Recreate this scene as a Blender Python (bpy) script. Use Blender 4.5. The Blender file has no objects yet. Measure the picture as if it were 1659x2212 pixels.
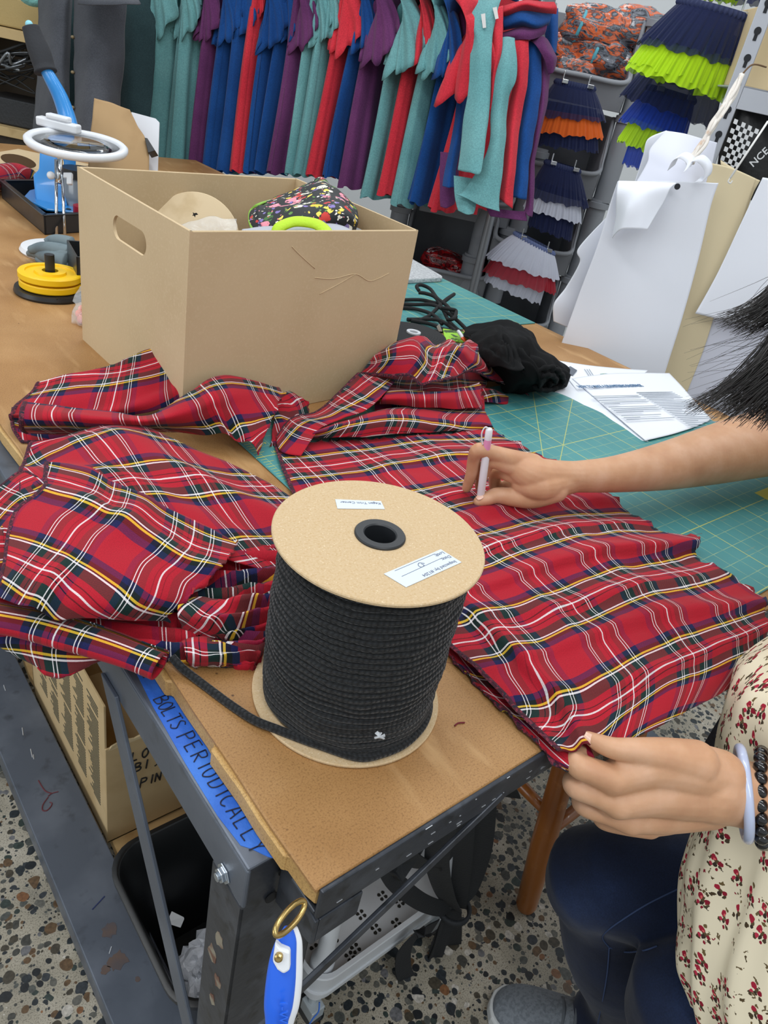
EXPOSURE = 0.0; WORLD = 0.6; LAMP = 23; DAY = 30
import bpy, bmesh, math, random
from mathutils import Vector as V, Matrix, noise
random.seed(7)
PI = math.pi
C = bpy.context.scene.collection
# ---------------------------------------------------------------- camera frame
FPX = 1596.0
R0 = V((0.77200146, -0.60963944, 0.17987077)); R1 = V((-0.20592034, -0.50760272, -0.83662195)); R2 = V((0.60134063, 0.60883432, -0.5174072))
CAM = V((-0.2138, -0.2035, 1.384))
T = 0.90                                   # height of the bench top
def ray(px, py): return R0*((px-829.5)/FPX) + R1*((py-1106)/FPX) + R2
def PD(px, py, d): return CAM + ray(px, py)*d
def PZ(px, py, z=T):
    r = ray(px, py); return CAM + r*((z-CAM.z)/r.z)
def PX(px, py, x):
    r = ray(px, py); return CAM + r*((x-CAM.x)/r.x)
def PY(px, py, y):
    r = ray(px, py); return CAM + r*((y-CAM.y)/r.y)
FR = V((0.7115, -0.7027, 0)); FB = V((0.7027, 0.7115, 0)); UP = V((0, 0, 1))   # facing right / facing back / up
# ---------------------------------------------------------------- materials
def lin(c):
    if isinstance(c, str):
        c = c.lstrip('#'); c = [int(c[i:i+2], 16)/255 for i in (0, 2, 4)]
    return tuple((x/12.92 if x <= 0.04045 else ((x+0.055)/1.055)**2.4) for x in c[:3]) + (1.0,)
def newmat(name):
    m = bpy.data.materials.new(name); m.use_nodes = True
    nt = m.node_tree; b = nt.nodes['Principled BSDF']
    return m, nt, b
def N(nt, typ, **kw):
    n = nt.nodes.new(typ)
    for k, v in kw.items():
        if k in n.inputs: n.inputs[k].default_value = v
        else: setattr(n, k, v)
    return n
def L(nt, a, b): nt.links.new(a, b)
def ramp(nt, stops, interp='LINEAR'):
    r = nt.nodes.new('ShaderNodeValToRGB'); cr = r.color_ramp; cr.interpolation = interp
    while len(cr.elements) > 1: cr.elements.remove(cr.elements[-1])
    cr.elements[0].position = stops[0][0]; cr.elements[0].color = lin(stops[0][1])
    for p, c in stops[1:]:
        e = cr.elements.new(p); e.color = lin(c)
    return r
def mixc(nt, fac, a, b, mode='MIX'):
    m = nt.nodes.new('ShaderNodeMix'); m.data_type = 'RGBA'; m.blend_type = mode
    for i, s in ((0, fac), (6, a), (7, b)):
        if hasattr(s, 'is_output'): nt.links.new(s, m.inputs[i])
        else: m.inputs[i].default_value = s
    return m.outputs[2]
def M(name, col, rough=.6, metal=0, spots=None, bump=None, spec=.5, alpha=1, trans=0, sheen=0, coat=0, sss=0):
    """plain material; spots=(colour, scale, lo, hi[, detail]) a second colour in noise patches; bump=(scale, strength)"""
    m, nt, b = newmat(name)
    b.inputs['Base Color'].default_value = lin(col); b.inputs['Roughness'].default_value = rough
    b.inputs['Metallic'].default_value = metal; b.inputs['Specular IOR Level'].default_value = spec
    b.inputs['Alpha'].default_value = alpha; b.inputs['Transmission Weight'].default_value = trans
    b.inputs['Sheen Weight'].default_value = sheen; b.inputs['Coat Weight'].default_value = coat
    b.inputs['Subsurface Weight'].default_value = sss
    if sss: b.inputs['Subsurface Radius'].default_value = (.01, .004, .002)
    tc = nt.nodes.new('ShaderNodeTexCoord')
    if spots:
        prev = lin(col)
        for s in (spots if isinstance(spots, list) else [spots]):
            n = N(nt, 'ShaderNodeTexNoise', Scale=s[1], Detail=s[4] if len(s) > 4 else 4.0); L(nt, tc.outputs['Object'], n.inputs['Vector'])
            r = nt.nodes.new('ShaderNodeMapRange'); r.inputs[1].default_value = s[2]; r.inputs[2].default_value = s[3]
            L(nt, n.outputs['Fac'], r.inputs[0])
            prev = mixc(nt, r.outputs[0], prev, lin(s[0]))
        L(nt, prev, b.inputs['Base Color'])
    if bump:
        n = N(nt, 'ShaderNodeTexNoise', Scale=bump[0], Detail=3.0); L(nt, tc.outputs['Object'], n.inputs['Vector'])
        bp = N(nt, 'ShaderNodeBump', Strength=bump[1], Distance=bump[2] if len(bump) > 2 else .002)
        L(nt, n.outputs['Fac'], bp.inputs['Height']); L(nt, bp.outputs[0], b.inputs['Normal'])
    return m
# ---------------------------------------------------------------- mesh builder
class MB:
    def __init__(s): s.v = []; s.f = []; s.uv = None; s.mi = []
    def add(s, vs, fs, mi=0):
        o = len(s.v); s.v += [tuple(p) for p in vs]; s.f += [tuple(i+o for i in f) for f in fs]; s.mi += [mi]*len(fs); return s
    def obox(s, o, a, b, c, mi=0):
        o, a, b, c = V(o), V(a), V(b), V(c)
        p = [o, o+a, o+a+b, o+b, o+c, o+a+c, o+a+b+c, o+b+c]
        fs = [(0,3,2,1),(4,5,6,7),(0,1,5,4),(1,2,6,5),(2,3,7,6),(3,0,4,7)]
        if a.cross(b).dot(c) < 0: fs = [f[::-1] for f in fs]
        return s.add(p, fs, mi)
    def box(s, x0, y0, z0, x1, y1, z1, mi=0): return s.obox((x0,y0,z0), (x1-x0,0,0), (0,y1-y0,0), (0,0,z1-z0), mi)
    def bar(s, a, b, w, h, up=UP, mi=0):      # box along a->b, centred
        a, b = V(a), V(b); d = (b-a); sx = d.normalized().cross(V(up)).normalized(); u = sx.cross(d.normalized())
        return s.obox(a-sx*w/2-u*h/2, d, sx*w, u*h, mi)
    def tube(s, pts, r, n=10, caps=True, flat=None, closed=False, mi=0):
        pts = [V(p) for p in pts]; k = len(pts); rr = r if hasattr(r, '__len__') else [r]*k
        tan = []
        for i in range(k):
            a = pts[i-1] if (i > 0 or closed) else pts[i]; b = pts[(i+1) % k] if (i < k-1 or closed) else pts[i]
            t = b-a; tan.append(t.normalized() if t.length > 1e-9 else V((0,0,1)))
        ref = UP if abs(tan[0].z) < .9 else V((1,0,0))
        nx = tan[0].cross(ref).normalized(); vs = []
        for i in range(k):
            nx = (nx - tan[i]*nx.dot(tan[i])); nx = nx.normalized() if nx.length > 1e-6 else tan[i].orthogonal().normalized()
            ny = tan[i].cross(nx)
            for j in range(n):
                a = 2*PI*j/n; vs.append(pts[i] + nx*math.cos(a)*rr[i] + ny*math.sin(a)*rr[i]*(flat or 1))
        fs = []
        for i in range(k-1 if not closed else k):
            for j in range(n):
                a = i*n+j; b = i*n+(j+1) % n; i2 = (i+1) % k
                fs.append((a, b, i2*n+(j+1) % n, i2*n+j))
        if caps and not closed: fs += [tuple(range(n))[::-1], tuple((k-1)*n+j for j in range(n))]
        return s.add(vs, fs, mi)
    def cyl(s, a, b, r0, r1=None, n=24, caps=True, mi=0): return s.tube([a, b], [r0, r0 if r1 is None else r1], n, caps, mi=mi)
    def lathe(s, prof, o=(0,0,0), ax=UP, n=48, mi=0, closed=False):
        o, ax = V(o), V(ax).normalized(); e = V((1,0,0)) if abs(ax.x) < .9 else V((0,1,0))
        e = (e-ax*e.dot(ax)).normalized(); g = ax.cross(e); vs = []; k = len(prof)
        for r, z in prof:
            for j in range(n):
                a = 2*PI*j/n; vs.append(o+ax*z+(e*math.cos(a)+g*math.sin(a))*r)
        fs = []
        for i in range(k if closed else k-1):
            for j in range(n):
                i2 = (i+1) % k; fs.append((i*n+j, i*n+(j+1) % n, i2*n+(j+1) % n, i2*n+j))
        return s.add(vs, fs, mi)
    def prism(s, poly, ext, mi=0):            # polygon of 3d points extruded by vector
        p = [V(q) for q in poly]; e = V(ext); k = len(p)
        nrm = sum(((p[i]-p[0]).cross(p[(i+1) % k]-p[0]) for i in range(1, k-1)), V((0,0,0)))
        fl = nrm.dot(e) > 0
        fs = [tuple(range(k))[::-1], tuple(range(k, 2*k))] + [(i, (i+1) % k, (i+1) % k+k, i+k) for i in range(k)]
        if not fl: fs = [f[::-1] for f in fs]
        return s.add(p+[q+e for q in p], fs, mi)
    def sphere(s, c, r, nu=16, nv=10, sc=(1,1,1), mi=0):
        c = V(c); vs = [c+V((0,0,r*sc[2]))]
        for i in range(1, nv):
            t = PI*i/nv
            for j in range(nu):
                a = 2*PI*j/nu; vs.append(c+V((r*sc[0]*math.sin(t)*math.cos(a), r*sc[1]*math.sin(t)*math.sin(a), r*sc[2]*math.cos(t))))
        vs.append(c-V((0,0,r*sc[2]))); fs = []
        for j in range(nu): fs.append((0, 1+j, 1+(j+1) % nu))
        for i in range(nv-2):
            for j in range(nu):
                a = 1+i*nu+j; b = 1+i*nu+(j+1) % nu; fs.append((a, a+nu, b+nu, b))
        e = len(vs)-1; o = 1+(nv-2)*nu
        for j in range(nu): fs.append((o+j, e, o+(j+1) % nu))
        return s.add(vs, fs, mi)
    def grid(s, fn, nu, nv, uvfn=None, closed_u=False, mi=0):
        vs = [fn(i/(nu), j/(nv)) for j in range(nv+1) for i in range(nu+1 if not closed_u else nu)]
        w = nu+1 if not closed_u else nu; fs = []
        for j in range(nv):
            for i in range(nu):
                i2 = (i+1) % w; fs.append((j*w+i, j*w+i2, (j+1)*w+i2, (j+1)*w+i))
        return s.add(vs, fs, mi)
    def build(s, name, mat, parent=None, smooth=False, bevel=0, solid=0, subd=0, seg=2, uvs=None, offset=0, ang=None):
        me = bpy.data.meshes.new(name); me.from_pydata(s.v, [], s.f); me.update()
        for m in (mat if isinstance(mat, (list, tuple)) else [mat]): me.materials.append(m)
        if any(s.mi): me.polygons.foreach_set('material_index', s.mi)
        if uvs is not None:
            ul = me.uv_layers.new(name='UVMap')
            for lp in me.loops: ul.data[lp.index].uv = uvs[lp.vertex_index]
        bm = bmesh.new(); bm.from_mesh(me); bmesh.ops.recalc_face_normals(bm, faces=bm.faces); bm.to_mesh(me); bm.free()
        if smooth:
            me.shade_smooth()
            if ang: me.set_sharp_from_angle(angle=math.radians(ang))
        o = bpy.data.objects.new(name, me); C.objects.link(o)
        if solid:
            md = o.modifiers.new('solid', 'SOLIDIFY'); md.thickness = solid; md.offset = offset
        if bevel:
            md = o.modifiers.new('bevel', 'BEVEL'); md.width = bevel; md.segments = seg; md.limit_method = 'ANGLE'; md.harden_normals = False
        if subd:
            md = o.modifiers.new('sub', 'SUBSURF'); md.levels = subd; md.render_levels = subd
        if parent: attach(o, parent)
        return o
def attach(o, p):
    o.parent = p; o.matrix_parent_inverse = Matrix.Translation(-wloc(p))
def wloc(p):
    l = V(p.location)
    return l
def tag(o, label, cat, group=None, kind=None):
    if label: o['label'] = label
    if cat: o['category'] = cat
    if group: o['group'] = group
    if kind: o['kind'] = kind
    return o
def thing(name, label, cat, loc=(0,0,0), group=None):
    o = bpy.data.objects.new(name, None); o.location = V(loc); o.empty_display_size = .05; C.objects.link(o)
    return tag(o, label, cat, group)
def struct(o): o['kind'] = 'structure'; return o
def sub(o, p):                                  # parent under a mesh part (origin at world zero)
    o.parent = p; return o
def cr(p0, p1, p2, p3, t):
    return (p1*2 + (p2-p0)*t + (p0*2-p1*5+p2*4-p3)*t*t + (p1*3-p0-p2*3+p3)*t*t*t)*.5
def spline(pts, n):                             # Catmull-Rom through pts, n samples per span
    pts = [V(p) for p in pts]; out = []
    for i in range(len(pts)-1):
        p0 = pts[max(i-1, 0)]; p3 = pts[min(i+2, len(pts)-1)]
        for k in range(n): out.append(cr(p0, pts[i], pts[i+1], p3, k/n))
    return out+[pts[-1]]
def surf(rows, nu, nv):                         # grid of control points -> dense grid rows
    a = [spline(r, nu) for r in rows]
    cols = [spline([r[k] for r in a], nv) for k in range(len(a[0]))]
    return [[c[j] for c in cols] for j in range(len(cols[0]))]
def nz(p, s, seed=0.0): return noise.noise(V((p[0]*s+seed, p[1]*s-seed*.7, p[2]*s+seed*1.3)))
def text_obj(s, name, mat, parent, o, ax, ay, size, ext=.0003, bold=0, align='LEFT', xs=1):
    """lettering lying on a surface: origin o, reading direction ax, upward direction ay"""
    cu = bpy.data.curves.new(name, 'FONT'); cu.body = s; cu.size = size; cu.extrude = ext; cu.offset = bold; cu.align_x = align; cu.resolution_u = 3
    ob = bpy.data.objects.new(name, cu); C.objects.link(ob)
    ax, ay = V(ax).normalized(), V(ay); ay = (ay-ax*ay.dot(ax)).normalized(); az = ax.cross(ay)
    m = Matrix((ax, ay, az)).transposed().to_4x4(); m.translation = V(o)
    bpy.context.view_layer.update()
    me = bpy.data.meshes.new_from_object(ob.evaluated_get(bpy.context.evaluated_depsgraph_get()))
    bpy.data.objects.remove(ob); me.transform(m @ Matrix.Diagonal((xs, 1, 1, 1))); me.name = name
    me.materials.clear(); me.materials.append(mat)
    o2 = bpy.data.objects.new(name, me); C.objects.link(o2)
    if parent:
        if parent.type == 'EMPTY': attach(o2, parent)
        else: sub(o2, parent); o2.matrix_parent_inverse = Matrix()
    return o2
def strokes(lines, name, mat, parent, o, ax, ay, r, n=5):
    """hand-drawn strokes: polylines in (u,v) metres on the plane o + u*ax + v*ay"""
    ax, ay = V(ax).normalized(), V(ay).normalized(); az = ax.cross(ay).normalized(); mb = MB()
    for ln in lines:
        pts = [V(o)+ax*u+ay*v+az*r*.3 for u, v in ln]
        if len(pts) > 2: pts = spline(pts, 4)
        mb.tube(pts, r, n)
    ob = mb.build(name, mat, None, smooth=True)
    if parent:
        if parent.type == 'EMPTY': attach(ob, parent)
        else: sub(ob, parent)
    return ob
GLY = {  # single-stroke letters in a unit box (width .6)
 'A': [[(0,0),(.3,1),(.6,0)],[(.1,.35),(.5,.35)]], 'B': [[(0,0),(0,1)],[(0,1),(.45,.9),(.4,.6),(0,.52)],[(0,.52),(.55,.4),(.5,.08),(0,0)]],
 'C': [[(.58,.85),(.3,1),(.02,.6),(.1,.15),(.35,0),(.6,.15)]], 'D': [[(0,0),(0,1)],[(0,1),(.5,.85),(.58,.4),(.4,.06),(0,0)]],
 'E': [[(.5,1),(0,1)],[(0,1),(0,0)],[(0,0),(.55,0)],[(0,.52),(.45,.52)]], 'I': [[(.2,0),(.2,1)]], 'L': [[(0,1),(0,0)],[(0,0),(.5,.03)]],
 'N': [[(0,0),(0,1)],[(0,1),(.5,0)],[(.5,0),(.5,1)]], 'O': [[(.3,1),(.03,.7),(.08,.2),(.32,0),(.58,.35),(.52,.8),(.3,1)]],
 'P': [[(0,-.1),(.02,1)],[(0,1),(.5,.92),(.5,.55),(.02,.48)]], 'R': [[(0,0),(0,1)],[(0,1),(.5,.9),(.45,.55),(0,.5)],[(.1,.5),(.55,0)]],
 'S': [[(.52,.9),(.25,1),(.05,.78),(.3,.52),(.52,.28),(.3,0),(0,.12)]], 'T': [[(0,1),(.6,1)],[(.3,1),(.3,0)]],
 'Y': [[(0,1),(.28,.5)],[(.6,1),(.28,.5)],[(.28,.5),(.2,-.05)]], 'G': [[(.55,.85),(.3,1),(.03,.6),(.12,.12),(.4,0),(.58,.35)],[(.58,.35),(.32,.4)]],
}
def handwrite(word, o, ax, ay, size, gap=.85):
    out = []; x = 0
    for ch in word:
        if ch == ' ': x += size*.7; continue
        for ln in GLY[ch]: out.append([(x+u*size, v*size*1.15) for u, v in ln])
        x += size*gap*(.6 if ch == 'I' else 1)
    return out
# ================================================================ camera
cd = bpy.data.cameras.new('camera'); co = bpy.data.objects.new('camera', cd); C.objects.link(co)
mw = Matrix((R0, -R1, -R2)).transposed().to_4x4(); mw.translation = CAM; co.matrix_world = mw
cd.sensor_fit = 'VERTICAL'; cd.sensor_height = 36.0; cd.sensor_width = 27.0; cd.lens = 36.0*FPX/2212; cd.clip_start = .02
bpy.context.scene.camera = co
sc = bpy.context.scene
sc.view_settings.view_transform = 'Standard'; sc.view_settings.look = 'None'; sc.view_settings.gamma = 1; sc.view_settings.use_curve_mapping = False
sc.view_settings.exposure = EXPOSURE
# ================================================================ light
w = bpy.data.worlds.new('room_light'); sc.world = w; w.use_nodes = True
bg = w.node_tree.nodes['Background']; bg.inputs[0].default_value = (.91, .97, 1.0, 1); bg.inputs[1].default_value = WORLD
def area(loc, rot, sx, sy, e, col=(.97, .99, 1.0)):  # makes the ceiling fittings and also the area light for window daylight
    d = bpy.data.lights.new('ceiling_or_window_lamp', 'AREA'); d.shape = 'RECTANGLE'; d.size = sx; d.size_y = sy; d.energy = e; d.color = col
    o = bpy.data.objects.new('ceiling_or_window_lamp', d); C.objects.link(o); o.location = loc; o.rotation_euler = rot; return o
# fluorescent fittings on the ceiling, well above and outside the picture
area((-.9, .9, 3.1), (0, 0, .2), .35, 2.4, LAMP)
area((.8, 1.0, 3.1), (0, 0, .2), .35, 2.4, LAMP)
area((-.4, -1.8, 3.1), (0, 0, .2), .35, 2.4, LAMP*1.5)
area((2.2, 3.0, 3.1), (0, 0, .2), .35, 2.4, LAMP*.9)
area((2.6, -.6, 3.1), (0, 0, .2), .35, 2.4, LAMP*.8)
# daylight from a window on the left
area((-3.2, 1.2, 1.9), (0, -PI/2, 0), 1.6, 2.2, DAY, (.93, .97, 1))
# ================================================================ floor, walls
def floor_mat():
    m, nt, b = newmat('exposed aggregate floor'); tc = nt.nodes.new('ShaderNodeTexCoord')
    ns = N(nt, 'ShaderNodeTexNoise', Scale=26.0, Detail=2.0); L(nt, tc.outputs['Object'], ns.inputs['Vector'])
    vm = nt.nodes.new('ShaderNodeVectorMath'); vm.operation = 'MULTIPLY_ADD'; L(nt, ns.outputs['Color'], vm.inputs[0]); vm.inputs[1].default_value = (.013, .013, 0); L(nt, tc.outputs['Object'], vm.inputs[2])
    base = N(nt, 'ShaderNodeTexNoise', Scale=9.0, Detail=8.0); L(nt, tc.outputs['Object'], base.inputs['Vector'])
    br = ramp(nt, [(.3, '#8a8578'), (.5, '#a39c8c'), (.7, '#b9b2a4')]); L(nt, base.outputs['Fac'], br.inputs[0])
    gr = N(nt, 'ShaderNodeTexNoise', Scale=420.0, Detail=3.0); L(nt, tc.outputs['Object'], gr.inputs['Vector'])
    gm = ramp(nt, [(.35, '#5f5b52'), (.5, '#ffffff'), (.68, '#ffffff')]); L(nt, gr.outputs['Fac'], gm.inputs[0])
    col = mixc(nt, .55, br.outputs[0], gm.outputs[0], 'MULTIPLY')
    PAL = [(0, '#23272b'), (.12, '#3c4146'), (.26, '#4a4a45'), (.36, '#2c3338'), (.48, '#585b57'), (.58, '#4c463a'), (.66, '#6b6a63'), (.74, '#3a4642'), (.82, '#6d553c'), (.9, '#8a5f3e'), (.93, '#77777a'), (.97, '#cfc9bf')]
    for sca, thr, lo, hi in ((120.0, .9, .2, .25), (62.0, .6, .31, .36), (40.0, .6, .33, .38)):
        vo = N(nt, 'ShaderNodeTexVoronoi', Scale=sca); vo.voronoi_dimensions = '2D'; L(nt, vm.outputs[0], vo.inputs['Vector'])
        sp = nt.nodes.new('ShaderNodeSeparateColor'); L(nt, vo.outputs['Color'], sp.inputs[0])
        cr_ = ramp(nt, PAL, 'CONSTANT'); L(nt, sp.outputs[0], cr_.inputs[0])
        # a stone is the core of a cell; its size varies from cell to cell
        su = nt.nodes.new('ShaderNodeMath'); su.operation = 'MULTIPLY_ADD'; L(nt, sp.outputs[1], su.inputs[0]); su.inputs[1].default_value = .30; L(nt, vo.outputs['Distance'], su.inputs[2])
        mr = nt.nodes.new('ShaderNodeMapRange'); L(nt, su.outputs[0], mr.inputs[0]); mr.inputs[1].default_value = hi+.1; mr.inputs[2].default_value = lo+.12
        pr = nt.nodes.new('ShaderNodeMath'); pr.operation = 'LESS_THAN'; L(nt, sp.outputs[2], pr.inputs[0]); pr.inputs[1].default_value = 1-thr*.55
        fa = nt.nodes.new('ShaderNodeMath'); fa.operation = 'MULTIPLY'; L(nt, mr.outputs[0], fa.inputs[0]); L(nt, pr.outputs[0], fa.inputs[1])
        # darker cement rim then stone
        sv = N(nt, 'ShaderNodeTexNoise', Scale=160.0, Detail=3.0); L(nt, tc.outputs['Object'], sv.inputs['Vector'])
        svr = ramp(nt, [(.3, '#b9b9b9'), (.7, '#ffffff')]); L(nt, sv.outputs['Fac'], svr.inputs[0])
        st = mixc(nt, 1.0, cr_.outputs[0], svr.outputs[0], 'MULTIPLY')
        col = mixc(nt, fa.outputs[0], col, st)
    L(nt, col, b.inputs['Base Color']); b.inputs['Roughness'].default_value = .38
    return m
mb = MB(); mb.box(-4, -4, -.05, 6, 6, 0); struct(mb.build('floor', floor_mat()))
WHITE_WALL = M('white wall paint', '#dfe3e6', .7, bump=(60, .08))
# the white wall behind the racks faces the camera
wc = PD(800, 200, 4.3)
mb = MB(); mb.obox(V((wc.x, wc.y, 0))-FR*4.5, FR*9, FB*.1, UP*3.2); struct(mb.build('wall_back', WHITE_WALL))
# ================================================================ work bench
WX, WY = 1.262, 2.75
STEEL = M('blue grey painted steel', '#545b67', .38, .25, spots=[('#666d79', 9, .45, .7), ('#454a53', 30, .6, .75)], bump=(90, .08))
STEELB = M('black painted steel', '#33373f', .38, .3, spots=[('#4a4f58', 20, .5, .7), ('#23262b', 60, .55, .7)], bump=(120, .15))
SCRAP = M('bare steel', '#a9adb2', .35, .8)
RUST = M('rust stain', '#5b4a42', .7, 0, spots=('#47444a', 40, .4, .7))
def hardboard(name, base, lo, hi, fleck):
    m, nt, b = newmat(name); tc = nt.nodes.new('ShaderNodeTexCoord')
    a = N(nt, 'ShaderNodeTexNoise', Scale=7.0, Detail=6.0); L(nt, tc.outputs['Object'], a.inputs['Vector'])
    r = ramp(nt, [(.3, lo), (.5, base), (.72, hi)]); L(nt, a.outputs['Fac'], r.inputs[0])
    c = N(nt, 'ShaderNodeTexNoise', Scale=620.0, Detail=6.0, Roughness=.7); L(nt, tc.outputs['Object'], c.inputs['Vector'])
    cr2 = ramp(nt, [(.30, fleck), (.50, '#f4ede4'), (.75, '#ffffff')]); L(nt, c.outputs['Fac'], cr2.inputs[0])
    col = mixc(nt, .7, r.outputs[0], cr2.outputs[0], 'MULTIPLY')
    # long streaks of wear
    mp = N(nt, 'ShaderNodeMapping'); mp.inputs['Scale'].default_value = (14, 3, 1); L(nt, tc.outputs['Object'], mp.inputs[0])
    d = N(nt, 'ShaderNodeTexNoise', Scale=2.2, Detail=8.0); L(nt, mp.outputs[0], d.inputs['Vector'])
    dr = nt.nodes.new('ShaderNodeMapRange'); dr.inputs[1].default_value = .56; dr.inputs[2].default_value = .72; L(nt, d.outputs['Fac'], dr.inputs[0])
    col = mixc(nt, dr.outputs[0], col, lin(hi))
    # small dark pits
    e = N(nt, 'ShaderNodeTexVoronoi', Scale=34.0); L(nt, tc.outputs['Object'], e.inputs['Vector'])
    er = nt.nodes.new('ShaderNodeMapRange'); er.inputs[1].default_value = .06; er.inputs[2].default_value = .03; L(nt, e.outputs['Distance'], er.inputs[0])
    sp = nt.nodes.new('ShaderNodeSeparateColor'); L(nt, e.outputs['Color'], sp.inputs[0])
    lt = nt.nodes.new('ShaderNodeMath'); lt.operation = 'LESS_THAN'; lt.inputs[1].default_value = .3; L(nt, sp.outputs[0], lt.inputs[0])
    mu = nt.nodes.new('ShaderNodeMath'); mu.operation = 'MULTIPLY'; L(nt, er.outputs[0], mu.inputs[0]); L(nt, lt.outputs[0], mu.inputs[1])
    col = mixc(nt, mu.outputs[0], col, lin('#5a3a1e'))
    L(nt, col, b.inputs['Base Color']); b.inputs['Roughness'].default_value = .55
    bp = N(nt, 'ShaderNodeBump', Strength=.12, Distance=.001); L(nt, c.outputs['Fac'], bp.inputs['Height']); L(nt, bp.outputs[0], b.inputs['Normal'])
    return m
HARD = hardboard('worn brown hardboard', '#ac8352', '#9c7342', '#ba9363', '#7d5730')
CHIP = hardboard('raw chipboard edge', '#c9a468', '#a8834c', '#dcbd86', '#7d5c34')
bench = thing('work_bench', 'long steel framed work bench with a worn brown hardboard top', 'workbench', (.63, 1.3, 0))
mb = MB()
# hardboard sheet, broken away a little along its left edge
edge = [(.0, 0)]
random.seed(3)
for i in range(1, 46):
    y = i*.06; edge.append((random.uniform(-.002, .0015), y))
poly = [V((x, y, T-.005)) for x, y in edge if y < WY] + [V((0, WY, T-.005)), V((WX, WY, T-.005)), V((WX, 0, T-.005))]
mb.prism(poly, (0, 0, .005)); mb.build('worktop', HARD, bench, bevel=.0012, seg=1)
mb = MB()
edge = [(.004, .001)]; x = .002; y = 0
steps = [(.012, .001), (.034, .0005), (.035, -.003), (.07, -.004), (.1, -.003), (.145, -.0045), (.147, .0005), (.16, .0012), (.2, .0005), (.225, .001), (.228, -.0045), (.30, -.004)]
edge += [(xx, yy) for yy, xx in steps]
while edge[-1][1] < WY-.1: edge.append((random.uniform(-.004, .0), edge[-1][1]+random.uniform(.03, .09)))
poly = [V((x, y, T-.024)) for x, y in edge] + [V((0, WY, T-.024)), V((WX, WY, T-.024)), V((WX, .001, T-.024))]
mb.prism(poly, (0, 0, .0188)); o = mb.build('chipboard_layer', CHIP, bench, bevel=.0015, seg=1); o['label'] = 'broken raw chipboard edge under the hardboard'
ZR = T-.026                                     # top of the side rail
def channel(mb, x0, x1, y0, y1, zt, h, t=.004): # flange on top with a lip hanging on both sides
    mb.box(x0, y0, zt-t, x1, y1, zt); mb.box(x0, y0, zt-h, x0+t, y1, zt-t); mb.box(x1-t, y0, zt-h, x1, y1, zt-t)
XL = -.022
mb = MB(); channel(mb, XL, .075, .05, WY, ZR, .052); mb.build('side_rail', STEEL, bench, bevel=.0018)
mb = MB(); channel(mb, WX-.075, WX+.022, .05, WY, ZR, .052); mb.build('side_rail', STEEL, bench, bevel=.0018)
for nm, x0, x1 in (('lower_rail', XL, .078), ('lower_rail', WX-.078, WX+.022)):
    mb = MB(); channel(mb, x0, x1, .04, WY, .108, .052); lr = mb.build(nm, STEEL, bench, bevel=.0022)
    if x0 < 0: LOWRAIL = lr
# marks on the lower rail: rust patches, scratches, red letters
def blob(cx, cy, z, r, seed, k=14, sx=1, sy=1):
    random.seed(seed); return [V((cx+math.cos(2*PI*i/k)*r*sx*random.uniform(.6, 1.1), cy+math.sin(2*PI*i/k)*r*sy*random.uniform(.6, 1.1), z)) for i in range(k)]
for (px, py, r, sd) in ((255, 2075, .017, 4), (235, 2010, .014, 5), (228, 2095, .008, 6), (297, 2115, .005, 8)):
    p = PZ(px, py, .108); mb = MB(); mb.prism(blob(p.x, p.y, .1078, r, sd, 18), (0, 0, .0006)); sub(mb.build('rust_patch', RUST), LOWRAIL)
SCR = M('bright scratch', '#c5c9cf', .4, .5)
REDM = M('dark red marker', '#5a2730', .6)
def zl(pts, z): return [PZ(a, b, z) for a, b in pts]
mb = MB()
for ln in ([(236, 2060), (241, 2045)], [(48, 1572), (50, 1588)], [(66, 1618), (70, 1636)], [(72, 1630), (73, 1640)], [(8, 1480), (12, 1492)]): mb.tube(zl(ln, .1083), .0009, 5)
sub(mb.build('scratch', SCR), LOWRAIL)
mb = MB()
for ln in ([(83, 1686), (97, 1708), (112, 1714)], [(126, 1710), (112, 1714), (104, 1720)], [(104, 1722), (93, 1738), (92, 1750), (101, 1751), (110, 1742), (112, 1735), (107, 1733)]): mb.tube(spline(zl(ln, .1083), 4), .0013, 5)
sub(mb.build('marker_writing', REDM), LOWRAIL)
BLUEM = M('blue pen line', '#27335e', .5)
mb = MB(); mb.tube(zl([(226, 1936), (199, 1965)], .1083), .0012, 5); sub(mb.build('pen_line', BLUEM), LOWRAIL)
# posts
def post(x0, x1, y0, dy):
    mb = MB(); s = 1 if dy > 0 else -1
    mb.box(x0, y0, .0, x1, y0+s*.004, ZR-.004); mb.box(x0, y0, .0, x0+.004, y0+s*.048, ZR-.0525); mb.box(x1-.004, y0, .0, x1, y0+s*.048, ZR-.0525)
    return mb.build('leg', STEELB, bench, bevel=.003)
P0 = post(XL, .06, .051, 1); post(WX-.06, WX+.022, .051, 1); post(XL, .06, WY-.01, -1); post(WX-.06, WX+.022, WY-.01, -1)
mb = MB()
for (x, z) in ((.012, ZR-.028), (.004, ZR-.058)): mb.lathe([(0, 0), (.0055, 0), (.0055, .001), (0, .001)], (x, .0498, z), (0, -1, 0), 16)
sub(mb.build('bolt_hole', M('dark hole', '#131416', .9)), P0)
random.seed(9); WORN = M('worn paint', '#8b8373', .6, spots=('#6a4a3c', 60, .45, .6))
for (y, z, r) in ((.075, .74, .011), (.083, .705, .013), (.07, .68, .01), (.075, .64, .008)):
    k = 11; mb = MB(); mb.prism([V((XL-.0004, y+math.cos(2*PI*i/k)*r*.7*random.uniform(.6, 1.1), z+math.sin(2*PI*i/k)*r*random.uniform(.6, 1.2))) for i in range(k)], (.0008, 0, 0)); sub(mb.build('worn_patch', WORN), P0)
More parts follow.
